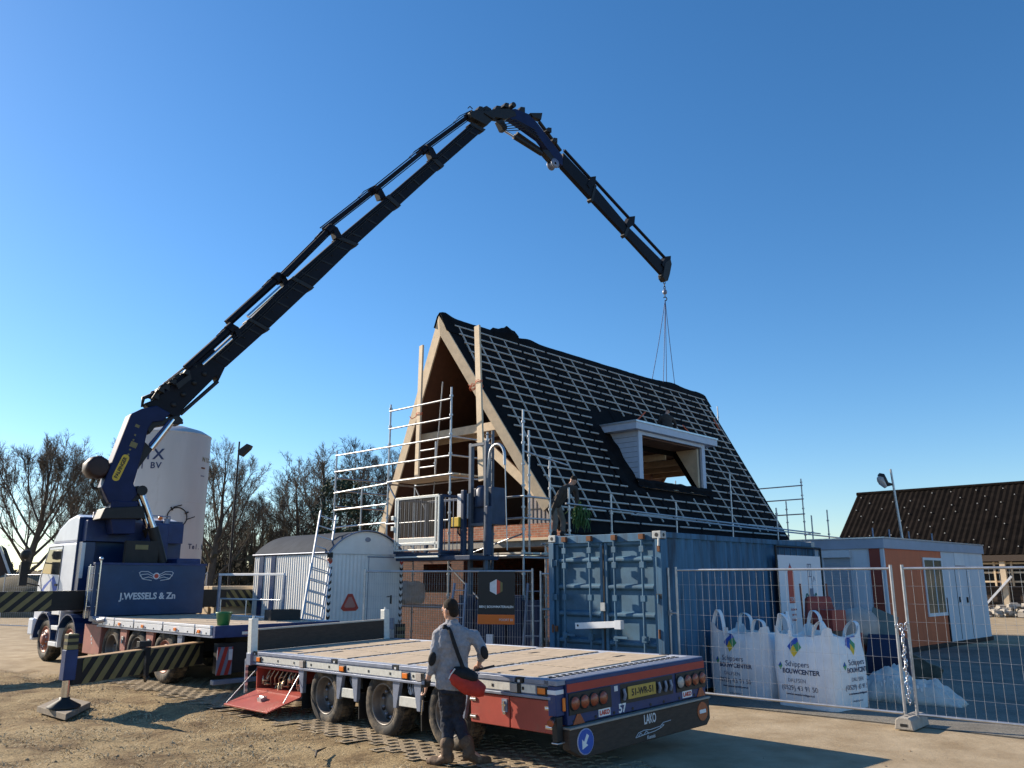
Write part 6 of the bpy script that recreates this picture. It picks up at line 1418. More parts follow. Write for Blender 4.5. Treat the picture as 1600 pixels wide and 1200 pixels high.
    # left panels at the back of the site
    for i,(px0,px1,Y,lab) in enumerate(((1,63,33,'mesh fence panel far left behind the striped crane beam'),(284,318,26,'mesh fence panel between silo and truck headboard'))):
        a=at(px0,950,Y);b=at(px1,950,Y-1.0); fence_panel(lab,posem(a.x,a.y,0,math.atan2(b.y-a.y,b.x-a.x)),max(1.5,(b-a).length),.15,2.05,18)
    # wrapped pallets, brick stacks at the gable
    for i,(x,y,w,d,h,lab) in enumerate(((-.55,-2.0,1.3,1.0,1.05,'grey foil wrapped pallet standing on the ground by the hoist'),)):
        t=thing('wrapped_pallet',lab,'wrapped pallet',M=HOM@Matrix.Translation((x,y,0)))
        n=10; g=MB(); 
        g.bx((-w/2,-d/2,.14),(w/2,d/2,h)); o=g.build('foil_wrap',M['foil'],t); bv=o.modifiers.new('b','BEVEL'); bv.width=.08; bv.segments=3; sb=o.modifiers.new('s','SUBSURF'); sb.subdivision_type='SIMPLE'; sb.levels=sb.render_levels=4
        tx=bpy.data.textures.new('crease','CLOUDS'); tx.noise_scale=.22; dm=o.modifiers.new('d','DISPLACE'); dm.texture=tx; dm.strength=.12; dm.mid_level=.5
        g=MB(); 
        for k in range(3): g.bx((-w/2,-d/2+k*(d-.1)/2,0),(w/2,-d/2+k*(d-.1)/2+.1,.138))
        g.build('pallet_base',M['wood'],t)
    t=thing('wrapped_pallet','smaller grey wrapped pack lifted on the low scaffold boards','wrapped pallet',M=HOM@Matrix.Translation((-.55,-.75,1.25))); g=MB(); g.bx((-.7,-.35,.0),(.7,.35,.55)); o=g.build('foil_wrap',M['foil'],t); bv=o.modifiers.new('b','BEVEL'); bv.width=.1; bv.segments=3; sb=o.modifiers.new('s','SUBSURF'); sb.subdivision_type='SIMPLE'; sb.levels=sb.render_levels=4; tx=bpy.data.textures.new('crease2','CLOUDS'); tx.noise_scale=.2; dm=o.modifiers.new('d','DISPLACE'); dm.texture=tx; dm.strength=.12
    g=MB(); 
    for s in (-1,1): g.bx((-.45*s-.02,-.35,0),(-.45*s+.02,.35,.02))
    g.bx((-.45,-.36,.0),(.45,.36,.02)); g.lathe([(.3,.02),(.38,.55),(.40,.55),(.32,.02)],20); o=g.build('mortar_tub',M['black'],loc=HOM@V((.55,-2.3,.02))); tag(o,'black mortar tub on the ground beside the foil wrapped pallet','tub')
    # blue sheets and steel racks behind the gate
    t=thing('formwork_stack','dark blue formwork panels stacked upright behind the gate sign','formwork stack',loc=(-.3,18.2,0),rotz=-.45)
    for k in range(5): g=MB(); g.bx((-.9+k*.36,-.1+.05*k,0),(-.56+k*.36,.05+.05*k,1.55-.1*(k%3))); g.build('panel',M['bluebin'],t,.01)
    g=MB(); g.bx((-.2,-.15,.5),(-.05,-.105,.75)); g.build('white_label',M['paper'],t)
    for i,(x,y,lean) in enumerate(((-1.25,18.0,.35),(.35,16.6,.25))):
        t=thing('step_ladder',['grey folding steps standing behind the gate mesh','slim grey steps leaning beside the container doors'][i],'step ladder',loc=(x,y,0),rotz=-.4,group='folding steps'); g=MB()
        for s in (-.2,.2): g.bar((s,0,0),(s*.7,lean,1.8),.03,.06,(0,1,0))
        for k in range(6): z=.25+k*.28; g.bar((-.2+.03*k*.2,lean*z/1.8,z),(.2-.03*k*.2,lean*z/1.8,z),.06,.02)
        g.build('step_frame',M['greysteel'],t)
clutter()

# ------------------------------------------------------------------ barn on the right
def barn():
    k=1.5; M4=posem(15.15*k,36.03*k,0,math.radians(-45)); t=thing('barn','long barn with dark corrugated roof and open timber framed front','barn',M=M4)
    zr,ze,Lb=7.22,3.13,36; w=4.8
    n=int(Lb/.31); g=MB(); vs=[]; m=n*4+1
    for q in range(7):
        f=q/6
        for j in range(m): vs.append((-.15+Lb*j/(m-1),-w*f-.02,zr-(zr-ze)*f+.03*math.sin(2*PI*j/4)))
    g.add(vs,[(q*m+i,q*m+i+1,(q+1)*m+i+1,(q+1)*m+i) for q in range(6) for i in range(m-1)],0,False); g.build('roof_slope',M['tile'],t)
    g=MB(); g.add([(-.15,0,zr),(Lb,0,zr),(Lb,w,ze),(-.15,w,ze)],[(0,1,2,3)]); g.build('roof_slope',M['tile'],t)
    g=MB(); g.tube([(-.2,0,zr+.02),(Lb,0,zr+.02)],.12,8); g.build('ridge_capping',M['tile'],t)
    g=MB()
    for q in range(9):
        for j in range(26):
            f=.08+q*.105; x=.4+j*1.35+(.5 if q%2 else 0)+rnd.uniform(-.2,.2)
            if rnd.random()<.8: g.box((x,-w*f-.03,zr-(zr-ze)*f+.075),(.05,.07,.055))
    g.build('roof_screw_caps',M['capgrey'],t)
    g=MB()
    for j in range(5):
        for i in range(2): x=6.2+j*.24; g.tube([(x,-w*.95,ze+.22+.1*i),(x+.15,-w*.99,ze+.2+.1*i)],.09,6)
    g.build('loose_sheets',M['silver'],t)
    g=MB(); g.bx((-.1,-w-.02,ze-.36),(Lb,-w+.05,ze-.04)); g.build('eaves_board',M['board'],t)
    g=MB()
    for j in range(14): x=.3+j*2.9; g.bx((x-.13,-w+.07,0),(x+.13,-w+.30,ze-.362))
    build_each(g,'timber_post',M['wood'],t)
    g=MB()
    for z in (2.62,2.15,1.68): g.bx((0,-w+.37,z),(Lb,-w+.42,z+.09))
    for j in range(44): x=.3+j*.82; g.bx((x,-w+.30,1.5),(x+.09,-w+.365,2.75))
    g.build('timber_lattice',M['wood'],t)
    g=MB(); g.bx((0,-w+1.2,0),(Lb,-w+1.3,2.9)); g.bx((0,-w+1.3,0),(.1,w-.3,3.0)); g.build('dark_back_wall',M['dark'],t)
    g=MB()
    for j in range(7): g.bx((0,-w+1.1,.2+j*.19),(Lb,-w+1.195,.2+j*.19+.17))
    g.build('plank_infill',M['board'],t)
    g=MB(); g.bar((7.6,-w+.0,.1),(9.4,-w+.0,2.0),.1,.1); g.build('diagonal_brace',M['silver'],t)
    c=at(1590,966,44); g=MB(); r=random.Random(4)
    for j in range(300):
        a=V((r.gauss(0,1.7),r.gauss(0,.7),0)); s=r.uniform(.06,.26); h=max(0,.65-.3*abs(a.x)); g.box((a.x,a.y,r.uniform(0,h)+s*.3),(s*1.6,s,s*.7),Matrix.Rotation(r.uniform(0,6),3,'Z')@Matrix.Rotation(r.uniform(-.6,.6),3,'X'))
    o=g.build('rubble_heap',M['concrete'],loc=(c.x,c.y,0.0)); tag(o,'pale heap of broken rubble before the open barn front','rubble heap',kind='stuff')
barn()
def yard():
    a=FEM@V((-.3,.12,0)); b=FEM@V((9,.12,0)); d=V((.70,.71,0))
    pts=[a,b,b+V((20,0,0)),b+V((20,22,0)),V((24,30,0)),V((12,30,0)),a+d*6]
    sheet('paved_yard',[(p.x,p.y) for p in pts],M['asphalt'],-.006)
    sheet('barn_apron',[(12.2,24.6),(40,24.6),(40,30),(14,30)],M['sand'],-.002)
yard()
# ------------------------------------------------------------------ bare trees
def tree_meshes(seed,H,spread,nm=9,dens=1.0,lean=.0,tr=.035,base=.22,up=.35,name='bare'):
    r=random.Random(seed); tk=MB(); br=MB()
    def rv(): return V((r.gauss(0,1),r.gauss(0,1),r.gauss(0,1)))
    def poly(p,d,L,n,wob,trop):
        pts=[p.copy()]; 
        for k in range(n):
            d=(d+rv()*wob+V((0,0,trop))).normalized(); p=p+d*(L/n); pts.append(p)
        return pts
    def twig(p,d,L,rad):
        pts=poly(p,d,L,2,.14,.05); br.tube(pts,[rad,rad*.7,rad*.35],3,cap=False,sm=False)
        return pts
    def rec(p,d,L,rad,lev):
        n=5 if lev<2 else 4; pts=poly(p,d,L,n,.085 if lev>0 else .06,up*.22)
        rs=[rad*(1-.72*k/n) for k in range(n+1)]
        (br).tube(pts,rs,5 if lev==0 else 4 if lev==1 else 3,cap=False)
        kids=[int(7*dens),int(6*dens),int(5*dens)][lev] if lev<3 else 0
        for q in range(kids):
            f=.22+.78*(q+r.random())/kids; i=min(n-1,int(f*n)); c=pts[i].lerp(pts[i+1],f*n-i); dd=(pts[i+1]-pts[i]).normalized()
            a=(dd+rv()*.42+V((0,0,.14))).normalized(); l=L*(.62-.3*f)*r.uniform(.8,1.25)
            if lev<2: rec(c,a,max(l,.4),max(rs[i]*.45,.011),lev+1)
            else:
                t=twig(c,a,max(l,.35)*1.3,.010)
                for e in range(3): twig(t[1],((t[2]-t[1]).normalized()+rv()*.5).normalized(),max(l,.3)*.8,.0075)
    R=H*tr; th=H*(base+.45); pts=poly(V((0,0,-.3)),V((lean,0,1)),th,7,.05,.06); rs=[R*1.25]+[R*(1-.6*k/7) for k in range(1,8)]
    tk.tube(pts,rs,9,cap=False)
    for k in range(nm):
        f=base/(base+.45)+(1-base/(base+.45))*(k+.5*r.random())/nm; i=min(6,int(f*7)); c=pts[i].lerp(pts[i+1],f*7-i); a=k*2.4+r.uniform(-.4,.4); el=.35+.9*f*f*up*2
        d=V((math.cos(a),math.sin(a),el+.35)).normalized(); L=min(spread*1.15,(H-c.z)*.95+spread*.15)*r.uniform(.8,1.1)*(1.15-.35*f)
        rec(c,d,L,rs[i]*.42,0)
    rec(pts[-1],V((r.uniform(-.15,.15),0,1)),H-pts[-1].z,rs[-1]*.9,0)
    return tk,br
def mk_tree(name,label,cat,px,Y,H,spread,seed,group,m='bark',**k):
    b=at(px,903.5,Y); t=thing(name,label,cat,loc=(b.x,b.y,-.1),group=group)
    tk,br=tree_meshes(seed,H,spread,**k); tk.build('trunk',M[m],t,fixn=False); br.build('crown',M[m],t,fixn=False); return t
def HY(py,Y): return HCAM+Y*math.tan(TH-math.atan((py-600)/FPX))
G='bare trees behind the building site'
mk_tree('bare_tree','large spreading bare tree with thick trunk left of the truck cab','tree',30,45,HY(672,45)*.87,4.6,3,G,'bark',nm=12,dens=1.02,tr=.032,base=.26,up=.5)
mk_tree('bare_tree','bare tree half hidden by the truck cab and its crane arm','tree',118,62,HY(742,62)*.9,3.6,5,G,'bark2')
mk_tree('bare_tree','bare tree showing just left of the crane motor housing','tree',170,60,HY(688,60)*.9,4.2,7,G,'bark2',up=.5)
mk_tree('bare_tree','bare tree leaning out right of the silo beside the floodlight','tree',322,52,HY(690,52)*.9,3.8,8,G,'bark',up=.5)
wood=[(338,66,775,2.6,21),(362,70,772,2.6,22),(388,64,780,2.4,23),(412,68,765,2.7,24),(440,66,745,3.2,25),(466,62,712,3.8,26),(492,58,697,4.3,27),(520,70,742,3.2,28),(548,64,700,3.8,29),(572,66,692,3.8,30),(602,60,698,4.0,31),(640,68,720,3.4,32),(352,58,800,2.2,33),(402,57,800,2.2,34),(455,56,775,2.4,35)]
WL=['slim bare tree just right of the silo foot','slim bare tree behind the floodlight pole','low bare tree above the left end of the wagon roof','bare tree above the wagon roof, near the two dark strips','broad bare tree left of the tallest crown over the wagon','rounded bare tree crown left of the evergreen','tallest rounded bare crown above the middle of wagon roof','bare tree directly behind the dark evergreen','twisting bare tree right of the evergreen','bare tree behind the left scaffold rails','bare tree cut by the left edge of the gable','bare tree mostly hidden behind the house gable','short bare sapling by the floodlight post','short bare sapling behind the wagon roof end','low branching bare tree before the wood, above the ladder']
protos=[tree_meshes(50+i,9.5,3.4,nm=8,dens=.95,base=.2+.05*i,up=.4,tr=.022) for i in range(4)]
pm=[]
for i,(a,b) in enumerate(protos):
    A=a.build('trunk',M['bark2'],None,fixn=False); B=b.build('crown',M['bark2'],None,fixn=False); pm.append((A.data,B.data)); bpy.data.objects.remove(A); bpy.data.objects.remove(B)
for i,(px,Y,py,sp,sd) in enumerate(wood):
    b=at(px,903.5,Y); H=HY(py,Y)*.9; t=thing('bare_tree',WL[i],'tree',loc=(b.x,b.y,-.1),rotz=i*1.7,group=G); t.scale=(sp/3.4*1.05,sp/3.4*1.05,H/9.5)
    if i in (5,6,8,9,10): t.scale=(sp/3.4*1.2,sp/3.4*1.2,H/9.5)
    for nme,me in zip(('trunk','crown'),pm[i%4]): o=bpy.data.objects.new(nme,me); COL.objects.link(o); o.parent=t
def evergreen():
    b=at(527,903.5,55); H=HY(735,55); t=thing('evergreen_tree','dark ragged evergreen among the bare trees left of the scaffold','tree',loc=(b.x,b.y,0)); r=random.Random(9)
    g=MB(); g.tube([(0,0,-.2),(0,0,H*.9)],[.22,.05],8); g.build('trunk',M['bark2'],t); g=MB()
    for k in range(2600):
        z=H*(.25+.75*r.random()**.9); w=2.6*(1-(z/H)**2)**.6+.2; a=r.uniform(0,6.28); q=w*r.random()**.5; lay=math.sin(z*4.2+math.sin(a*3))
        if lay<-.2: continue
        c=V((q*math.cos(a),q*math.sin(a),z-.12*q)); s=r.uniform(.10,.24); n=V((r.gauss(0,1),r.gauss(0,1),r.gauss(0,1))).normalized(); u=n.orthogonal().normalized()*s; w_=n.cross(u)*.45
        g.add([c-u,c+w_,c+u,c-w_],[(0,1,2,3)])
    for k in range(40):
        z=H*(.25+.7*k/40); a=k*2.4; w=2.3*(1-(z/H)**2)**.6; g.tube([(0,0,z),(w*math.cos(a),w*math.sin(a),z-.1*w)],[.04,.015],4,cap=False)
    g.build('crown',M['ever'],t,fixn=False)
evergreen()
def undergrowth():
    r=random.Random(5); g=MB()
    for k in range(9000):
        px=r.uniform(-60,700); Y=r.uniform(52,75) if px>300 else r.uniform(70,110)
        b=at(px,903.5,Y); z=abs(r.gauss(0,1.7 if px>300 else 1.2)); s=r.uniform(.1,.35); c=V((b.x,b.y,z)); n=V((r.gauss(0,1),r.gauss(0,1),r.gauss(0,1))).normalized(); u=n.orthogonal().normalized()*s; w=n.cross(u)*.6
        g.add([c-u,c+w,c+u,c-w],[(0,1,2,3)])
    for k in range(1500):
        px=r.uniform(300,660); Y=r.uniform(54,78); b=at(px,903.5,Y); h=r.uniform(2.5,6.5); d=V((r.gauss(0,.1),r.gauss(0,.1),1)); p=V((b.x,b.y,0)); m=p+d*h*.5+V((r.gauss(0,.2),0,0)); g.tube([p,m,p+d*h+V((r.gauss(0,.4),r.gauss(0,.4),0))],[.05,.035,.012],3,cap=False,sm=False)
    o=g.build('undergrowth',M['ivy'],None,fixn=False); tag(o,'dense brown undergrowth filling the wood behind the site','undergrowth',kind='stuff')
undergrowth()
def treeline():
    r=random.Random(15); g=MB()
    for k in range(9000):
        x=r.uniform(-190,170); y=r.uniform(105,150)+.0006*x*x; hh=3.2+1.6*mnoise.noise(V((x*.06,0,2)))+1.0*mnoise.noise(V((x*.3,0,5))); z=hh*r.random()**.8; s=r.uniform(.3,.8); c=V((x,y,z)); n=V((r.gauss(0,1),r.gauss(0,1),r.gauss(0,1))).normalized(); u=n.orthogonal().normalized()*s; w=n.cross(u)*.5
        g.add([c-u,c+w,c+u,c-w],[(0,1,2,3)])
    tag(g.build('far_treeline',M['ivy'],None,fixn=False),'low brown line of distant trees along the horizon','treeline',kind='stuff')
treeline()
def far_left():
    # gabled house edge at the far left
    a=at(-6,905,48); t=thing('neighbour_house','dark house at the far left edge with a pale curved verge board','house',loc=(a.x-2.4,a.y,0),rotz=.5)
    g=MB(); pol=[(-2.6,0),(2.6,0),(2.6,2.2),(1.9,3.6),(0,4.9),(-1.9,3.6),(-2.6,2.2)]; MY=Matrix(((1,0,0,0),(0,0,1,0),(0,1,0,0),(0,0,0,1))); g.prism(pol,MY,0,7); g.build('walls',mat('dark_brick_house',(.09,.06,.05),.85,0,.2,4),t)
    g=MB()
    for s in (-1,1):
        pp=[(2.75*s,2.0),(2.02*s,3.68),(0,5.05)]
        for i in range(2): a_=pp[i];b_=pp[i+1]; g.bar((a_[0],-.06,a_[1]),(b_[0],-.06,b_[1]),.1,.13,(0,1,0) if False else (-(b_[1]-a_[1]),0,b_[0]-a_[0]))
    g.build('verge_board',M['white'],t)
    g=MB()
    for s in (-1,1):
        pp=[(2.8*s,2.1),(2.05*s,3.8),(0,5.2)]
        for i in range(2): a_=pp[i];b_=pp[i+1]; g.add([(a_[0],0,a_[1]),(b_[0],0,b_[1]),(b_[0],7,b_[1]),(a_[0],7,a_[1])],[(0,1,2,3)])
    g.build('roof',M['tile'],t)
    # soil mound
    c=at(62,905,46); g=MB(); n=26; vs=[]
    for j in range(n+1):
        for i in range(n+1):
            u=i/n*2-1;v=j/n*2-1; h=max(0,1-u*u-v*v)**.9; vs.append((u*5.5,v*3.5,2.3*h+.15*mnoise.noise(V((u*4,v*4,1)))*min(1,h*3)-.05))
    g.add(vs,[(j*(n+1)+i,j*(n+1)+i+1,(j+1)*(n+1)+i+1,(j+1)*(n+1)+i) for j in range(n) for i in range(n)],0,True); o=g.build('soil_mound',mat('brown_mound_soil',(.12,.10,.065),.95,0,.3,2,bump=.6,bsc=6),None,loc=(c.x,c.y,0)); tag(o,kind='structure')
far_left()

# ------------------------------------------------------------------ ground clutter
def groundstuff():
    r=random.Random(2); g=MB(); cl=MB(); n=0
    D=TRM.to_3x3(); 
    while n<30000:
        y=4.6+13.5*r.random()**1.4; x=r.uniform(-.72*y-1,.25*y)
        tx=(x-.453)*.72+(y-8.735)*.693
        if tx>-.45+r.gauss(0,.15): continue
        d=mnoise.noise(V((x*.8,y*.8,3)))+.6*mnoise.noise(V((x*2.6,y*2.6,8)))
        if d<-.12+r.random()*.35: 
            if r.random()<.93: continue
        n+=1; z=gz(x,y); L=r.uniform(.035,.11); a=r.uniform(0,6.28); el=r.uniform(.05,.7); dx=V((math.cos(a)*math.cos(el),math.sin(a)*math.cos(el),math.sin(el))); s=V((-math.sin(a),math.cos(a),0))*r.uniform(.003,.006); p=V((x,y,z-.004)); m=p+dx*L*.55; e=p+dx*L+V((0,0,-L*.25))
        g.add([p-s,p+s,m+s*.8,m-s*.8,e],[(0,1,2,3),(3,2,4)])
    tag(g.build('dry_grass',M['blade'],None,fixn=False),'short dry straw coloured grass on the sandy ground','grass',kind='stuff')
    n=0
    while n<650:
        y=4.4+13*r.random()**1.5; x=r.uniform(-.72*y-1,.72*y); tx=(x-.453)*.72+(y-8.735)*.693
        if tx>0 and r.random()<.8: continue
        d=mnoise.noise(V((x*.6,y*.6,13)))
        if d<.05 and r.random()<.85: continue
        n+=1; s=r.uniform(.006,.02)*(1.6 if r.random()<.05 else 1); c=V((x,y,gz(x,y)+s*.25)); 
        vs=[c+V((s*r.uniform(.7,1.3)*math.cos(q),s*r.uniform(.7,1.3)*math.sin(q),zz*s)) for zz,ph in ((-.4,0),(.35,.5)) for q in [ph+2*PI*k/5 for k in range(5)]]+[c+V((0,0,s*.8))]
        cl.add(vs,[(k,(k+1)%5,5+(k+1)%5,5+k) for k in range(5)]+[(5+k,5+(k+1)%5,10) for k in range(5)])
    tag(cl.build('soil_clods',M['clod'],None),'small dark soil clods scattered over the sandy ground','soil clods',kind='stuff')
    for i,(px,py,L,lab) in enumerate(((1246,1064,.4,'short dark stick lying on sand before the bulk bags'),(500,1178,.5,'dark twig lying in the dry grass near the trailer'),)):
        p=gnd(px,py,.01); k=MB(); k.tube([(-L/2,0,.02),(-.05,.03,.035),(L/2,-.02,.02)],[.012,.016,.006],6); k.tube([(-.05,.03,.035),(.08,.12,.03)],[.01,.004],5); o=k.build('stick',M['bark2'],None,loc=p+V((0,0,max(0,gz(p.x,p.y))))); o.rotation_euler=(0,0,.6+i); tag(o,lab,'stick')
groundstuff()

# ------------------------------------------------------------------ people
def cap(g,a,b,ra,rb,n=14):
    a,b=V(a),V(b); d=b-a; L=d.length; F=frame(a,d); pr=[(0,-ra)]+[(ra*math.cos(q),ra*math.sin(q)) for q in [-PI/2+PI/2*k/5 for k in range(1,6)]]+[(rb*math.cos(q),L+rb*math.sin(q)) for q in [PI/2*k/5 for k in range(0,5)]]+[(0,L+rb)]
    g.lathe(pr,n,F)
def loft(g,secs,n=22):
    vs=[]
    for c,X,Y_ in secs:
        c,X,Y_=V(c),V(X),V(Y_)
        for k in range(n): a=2*PI*k/n; vs.append(c+X*math.cos(a)+Y_*math.sin(a))
    N=len(secs); fs=[(i*n+k,i*n+(k+1)%n,(i+1)*n+(k+1)%n,(i+1)*n+k) for i in range(N-1) for k in range(n)]+[tuple(range(n))[::-1],tuple(range((N-1)*n,N*n))]
    g.add(vs,fs,0,True)
def ell(g,c,X,Y_,Z,n=18,m=10):
    vs=[];c=V(c);X=V(X);Y_=V(Y_);Z=V(Z)
    for i in range(1,m):
        t=PI*i/m
        for k in range(n): a=2*PI*k/n; vs.append(c+(X*math.cos(a)+Y_*math.sin(a))*math.sin(t)-Z*math.cos(t))
    N=m-1; b=len(vs); vs+= [c-Z,c+Z]; fs=[(i*n+k,i*n+(k+1)%n,(i+1)*n+(k+1)%n,(i+1)*n+k) for i in range(N-1) for k in range(n)]+[(b,(k+1)%n,k) for k in range(n)]+[(b+1,(N-1)*n+k,(N-1)*n+(k+1)%n) for k in range(n)]
    g.add(vs,fs,0,True)
def fuse(g,name,m,parent,vox,smooth=6,wr=0,loc=None):
    o=g.build(name,m,parent); r=o.modifiers.new('r','REMESH'); r.mode='VOXEL'; r.voxel_size=vox; r.use_smooth_shade=True
    s=o.modifiers.new('s','SMOOTH'); s.factor=.5; s.iterations=smooth
    if wr:
        tx=bpy.data.textures.new('w','CLOUDS'); tx.noise_scale=.085; tx.noise_depth=3; d=o.modifiers.new('d','DISPLACE'); d.texture=tx; d.strength=wr; d.mid_level=.5
    dg=bpy.context.evaluated_depsgraph_get(); me=bpy.data.meshes.new_from_object(o.evaluated_get(dg)); o.modifiers.clear(); o.data=me
    me.polygons.foreach_set('use_smooth',[True]*len(me.polygons)); return o
def person(J,label,mats,scale=1.0,vox=.007,face=V((0,1,0)),fine=True,origin=None,jl=.0):
    """J: world joints"""
    J={k:V(v) for k,v in J.items()}; o0=origin or V((J['ankL'].x,J['ankL'].y,0)); J={k:v-o0 for k,v in J.items()}; s=scale
    side=(J['shR']-J['shL']).normalized(); upv=(J['neck']-J['pel']).normalized(); fwd=upv.cross(side).normalized(); 
    if fwd.dot(face)<0: fwd=-fwd
    hd=(J['head']-J['neck']).normalized(); hf=(J['nose']-J['head']); hf=(hf-hd*hf.dot(hd)).normalized(); hs=hd.cross(hf)
    def torso(g,e):
        P,N=J['pel'],J['neck']; ch=P.lerp(N,.66)
        loft(g,[(P-upv*.05*s,side*(.14+e)*s,fwd*(.10+e)*s),(P+upv*.06*s,side*(.165+e)*s,fwd*(.115+e)*s),(P.lerp(N,.36),side*(.155+e)*s,fwd*(.105+e)*s),(ch,side*(.19+e)*s,fwd*(.125+e)*s),(P.lerp(N,.86),side*(.175+e)*s,fwd*(.105+e)*s),(P.lerp(N,.97),side*(.10+e)*s,fwd*(.075+e)*s),(N+upv*.01*s,side*(.05+e*.5)*s,fwd*(.05+e*.5)*s)])
        for k in 'LR': cap(g,J['neck'].lerp(J['sh'+k],.35)-upv*.055*s,J['sh'+k]-upv*.015*s+side*(.01 if k=='L' else -.01),(.062+e)*s,(.058+e)*s)
    g=MB(); torso(g,-.015)
    for k in 'LR':
        cap(g,J['sh'+k],J['el'+k],.048*s,.038*s); cap(g,J['el'+k],J['wr'+k],.038*s,.026*s)
        cap(g,J['hip'+k],J['kn'+k],.078*s,.052*s); cap(g,J['kn'+k],J['ank'+k],.05*s,.036*s); cap(g,J['ank'+k],J['toe'+k],.038*s,.028*s)
        # hand
        w,h=J['wr'+k],J['ha'+k]; d=(h-w).normalized(); hn=J['hn'+k] if 'hn'+k in J else side
        hn=V(hn)+o0 if 'hn'+k in J else hn
        x=d.cross(fwd if abs(d.dot(fwd))<.8 else side).normalized(); y=x.cross(d).normalized() # x: palm normal, y: across the palm
        pc=w+d*.055*s; loft(g,[(w,y*.026*s,x*.018*s),(w+d*.03*s,y*.036*s,x*.017*s),(w+d*.075*s,y*.042*s,x*.015*s),(w+d*.095*s,y*.036*s,x*.010*s)],12)
        cs=1 if (k=='L') else -1
        for i,(off,l) in enumerate(((-.032,.062),(-.011,.075),(.011,.08),(.032,.07))):
            b=w+d*.09*s+y*off*s; m=b+(d*.8-x*cs*.35)*l*.5*s; e=m+(d*.45-x*cs*.75)*l*.45*s; cap(g,b,m,.0095*s,.0088*s,8); cap(g,m,e,.0088*s,.0075*s,8)
        b=w+d*.03*s+y*.032*s; m=b+(y*.7+d*.6-x*cs*.2)*.042*s; cap(g,b,m,.013*s,.010*s,8); cap(g,m,m+(d*.9-x*cs*.3)*.034*s,.010*s,.008*s,8)
    cap(g,J['neck']-upv*.03*s,J['head']-hd*.07*s,.055*s,.052*s)
    H=J['head']; ell(g,H+hd*.022*s-hf*.008*s,hs*.074*s,hf*.094*s,hd*.098*s); ell(g,H-hd*.045*s+hf*.028*s,hs*.058*s,hf*.062*s,hd*.072*s); cap(g,H-hd*.10*s+hf*.06*s,H-hd*.095*s+hf*.065*s,.026*s,.024*s)
    cap(g,H+hd*.018*s+hf*.088*s,H-hd*.022*s+hf*.108*s,.010*s,.015*s,8)          # nose
    cap(g,H-hd*.058*s+hf*.083*s-hs*.018*s,H-hd*.058*s+hf*.083*s+hs*.018*s,.010*s,.010*s,8)  # lips
    for q in (-1,1):
        ell(g,H-hd*.008*s+hs*q*.078*s-hf*.008*s,hs*.010*s,hf*.020*s,hd*.034*s,10,7); cap(g,H+hd*.03*s+hf*.084*s+hs*q*.015*s,H+hd*.03*s+hf*.076*s+hs*q*.045*s,.010*s,.010*s,8)
    B=fuse(g,'person',M['skin'],None,vox,4); B.location=o0; tag(B,label,'person')
    if fine:
        g=MB()
        for q in (-1,1): ell(g,H+hd*.012*s+hf*.084*s+hs*q*.031*s,hs*.012*s,hf*.008*s,hd*.008*s,10,7)
        g.build('eyes',M['paper'],B)
    g=MB(); ell(g,H+hd*.036*s-hf*.018*s,hs*.0775*s,hf*.0945*s,hd*.091*s); 
    if fine: ell(g,H-hd*.02*s-hf*.05*s,hs*.068*s,hf*.052*s,hd*.065*s)
    # trim hair away from the face
    vs=[];  o=fuse(g,'hair',M['hair'],B,max(.008,vox),2,.012 if fine else 0)
    bm=bmesh.new(); bm.from_mesh(o.data); dl=[v for v in bm.verts if ((v.co-H).dot(hf)>.045*s and (v.co-H).dot(hd)<.075*s) or ((v.co-H).dot(hd)<.0 and abs((v.co-H).dot(hs))>.055*s and (v.co-H).dot(hf)>-.04*s)]; bmesh.ops.delete(bm,geom=dl,context='VERTS'); bm.to_mesh(o.data); bm.free()
    # jacket
    g=MB(); torso(g,.018); P=J['pel']; loft(g,[(P-upv*.07*s+V((0,0,jl)),side*.175*s,fwd*.13*s),(P+upv*.03*s,side*.182*s,fwd*.135*s),(P+upv*.16*s,side*.172*s,fwd*.125*s)])
    for k in 'LR': cap(g,J['sh'+k],J['el'+k],.070*s,.058*s); cap(g,J['el'+k],J['el'+k].lerp(J['wr'+k],mats.get('cuff',.82)),.056*s,.044*s)
    if fine: loft(g,[(J['neck']-upv*.03*s,side*.085*s,fwd*.08*s),(J['neck']+hd*.02*s,side*.072*s,fwd*.07*s),(J['neck']+hd*.045*s,side*.070*s,fwd*.068*s)],18)
    fuse(g,'jacket',M[mats['top']],B,vox*1.15,5,.034*s if fine else .0)
    g=MB(); loft(g,[(P+upv*.02*s,side*.160*s,fwd*.12*s),(P-upv*.05*s,side*.165*s,fwd*.125*s),(P-upv*.11*s,side*.15*s,fwd*.12*s)])
    for k in 'LR': cap(g,J['hip'+k],J['kn'+k],.092*s,.070*s); cap(g,J['kn'+k],J['kn'+k].lerp(J['ank'+k],.66),.073*s,.060*s)
    fuse(g,'trousers',M[mats['leg']],B,vox*1.15,4,.045*s if fine else .0)
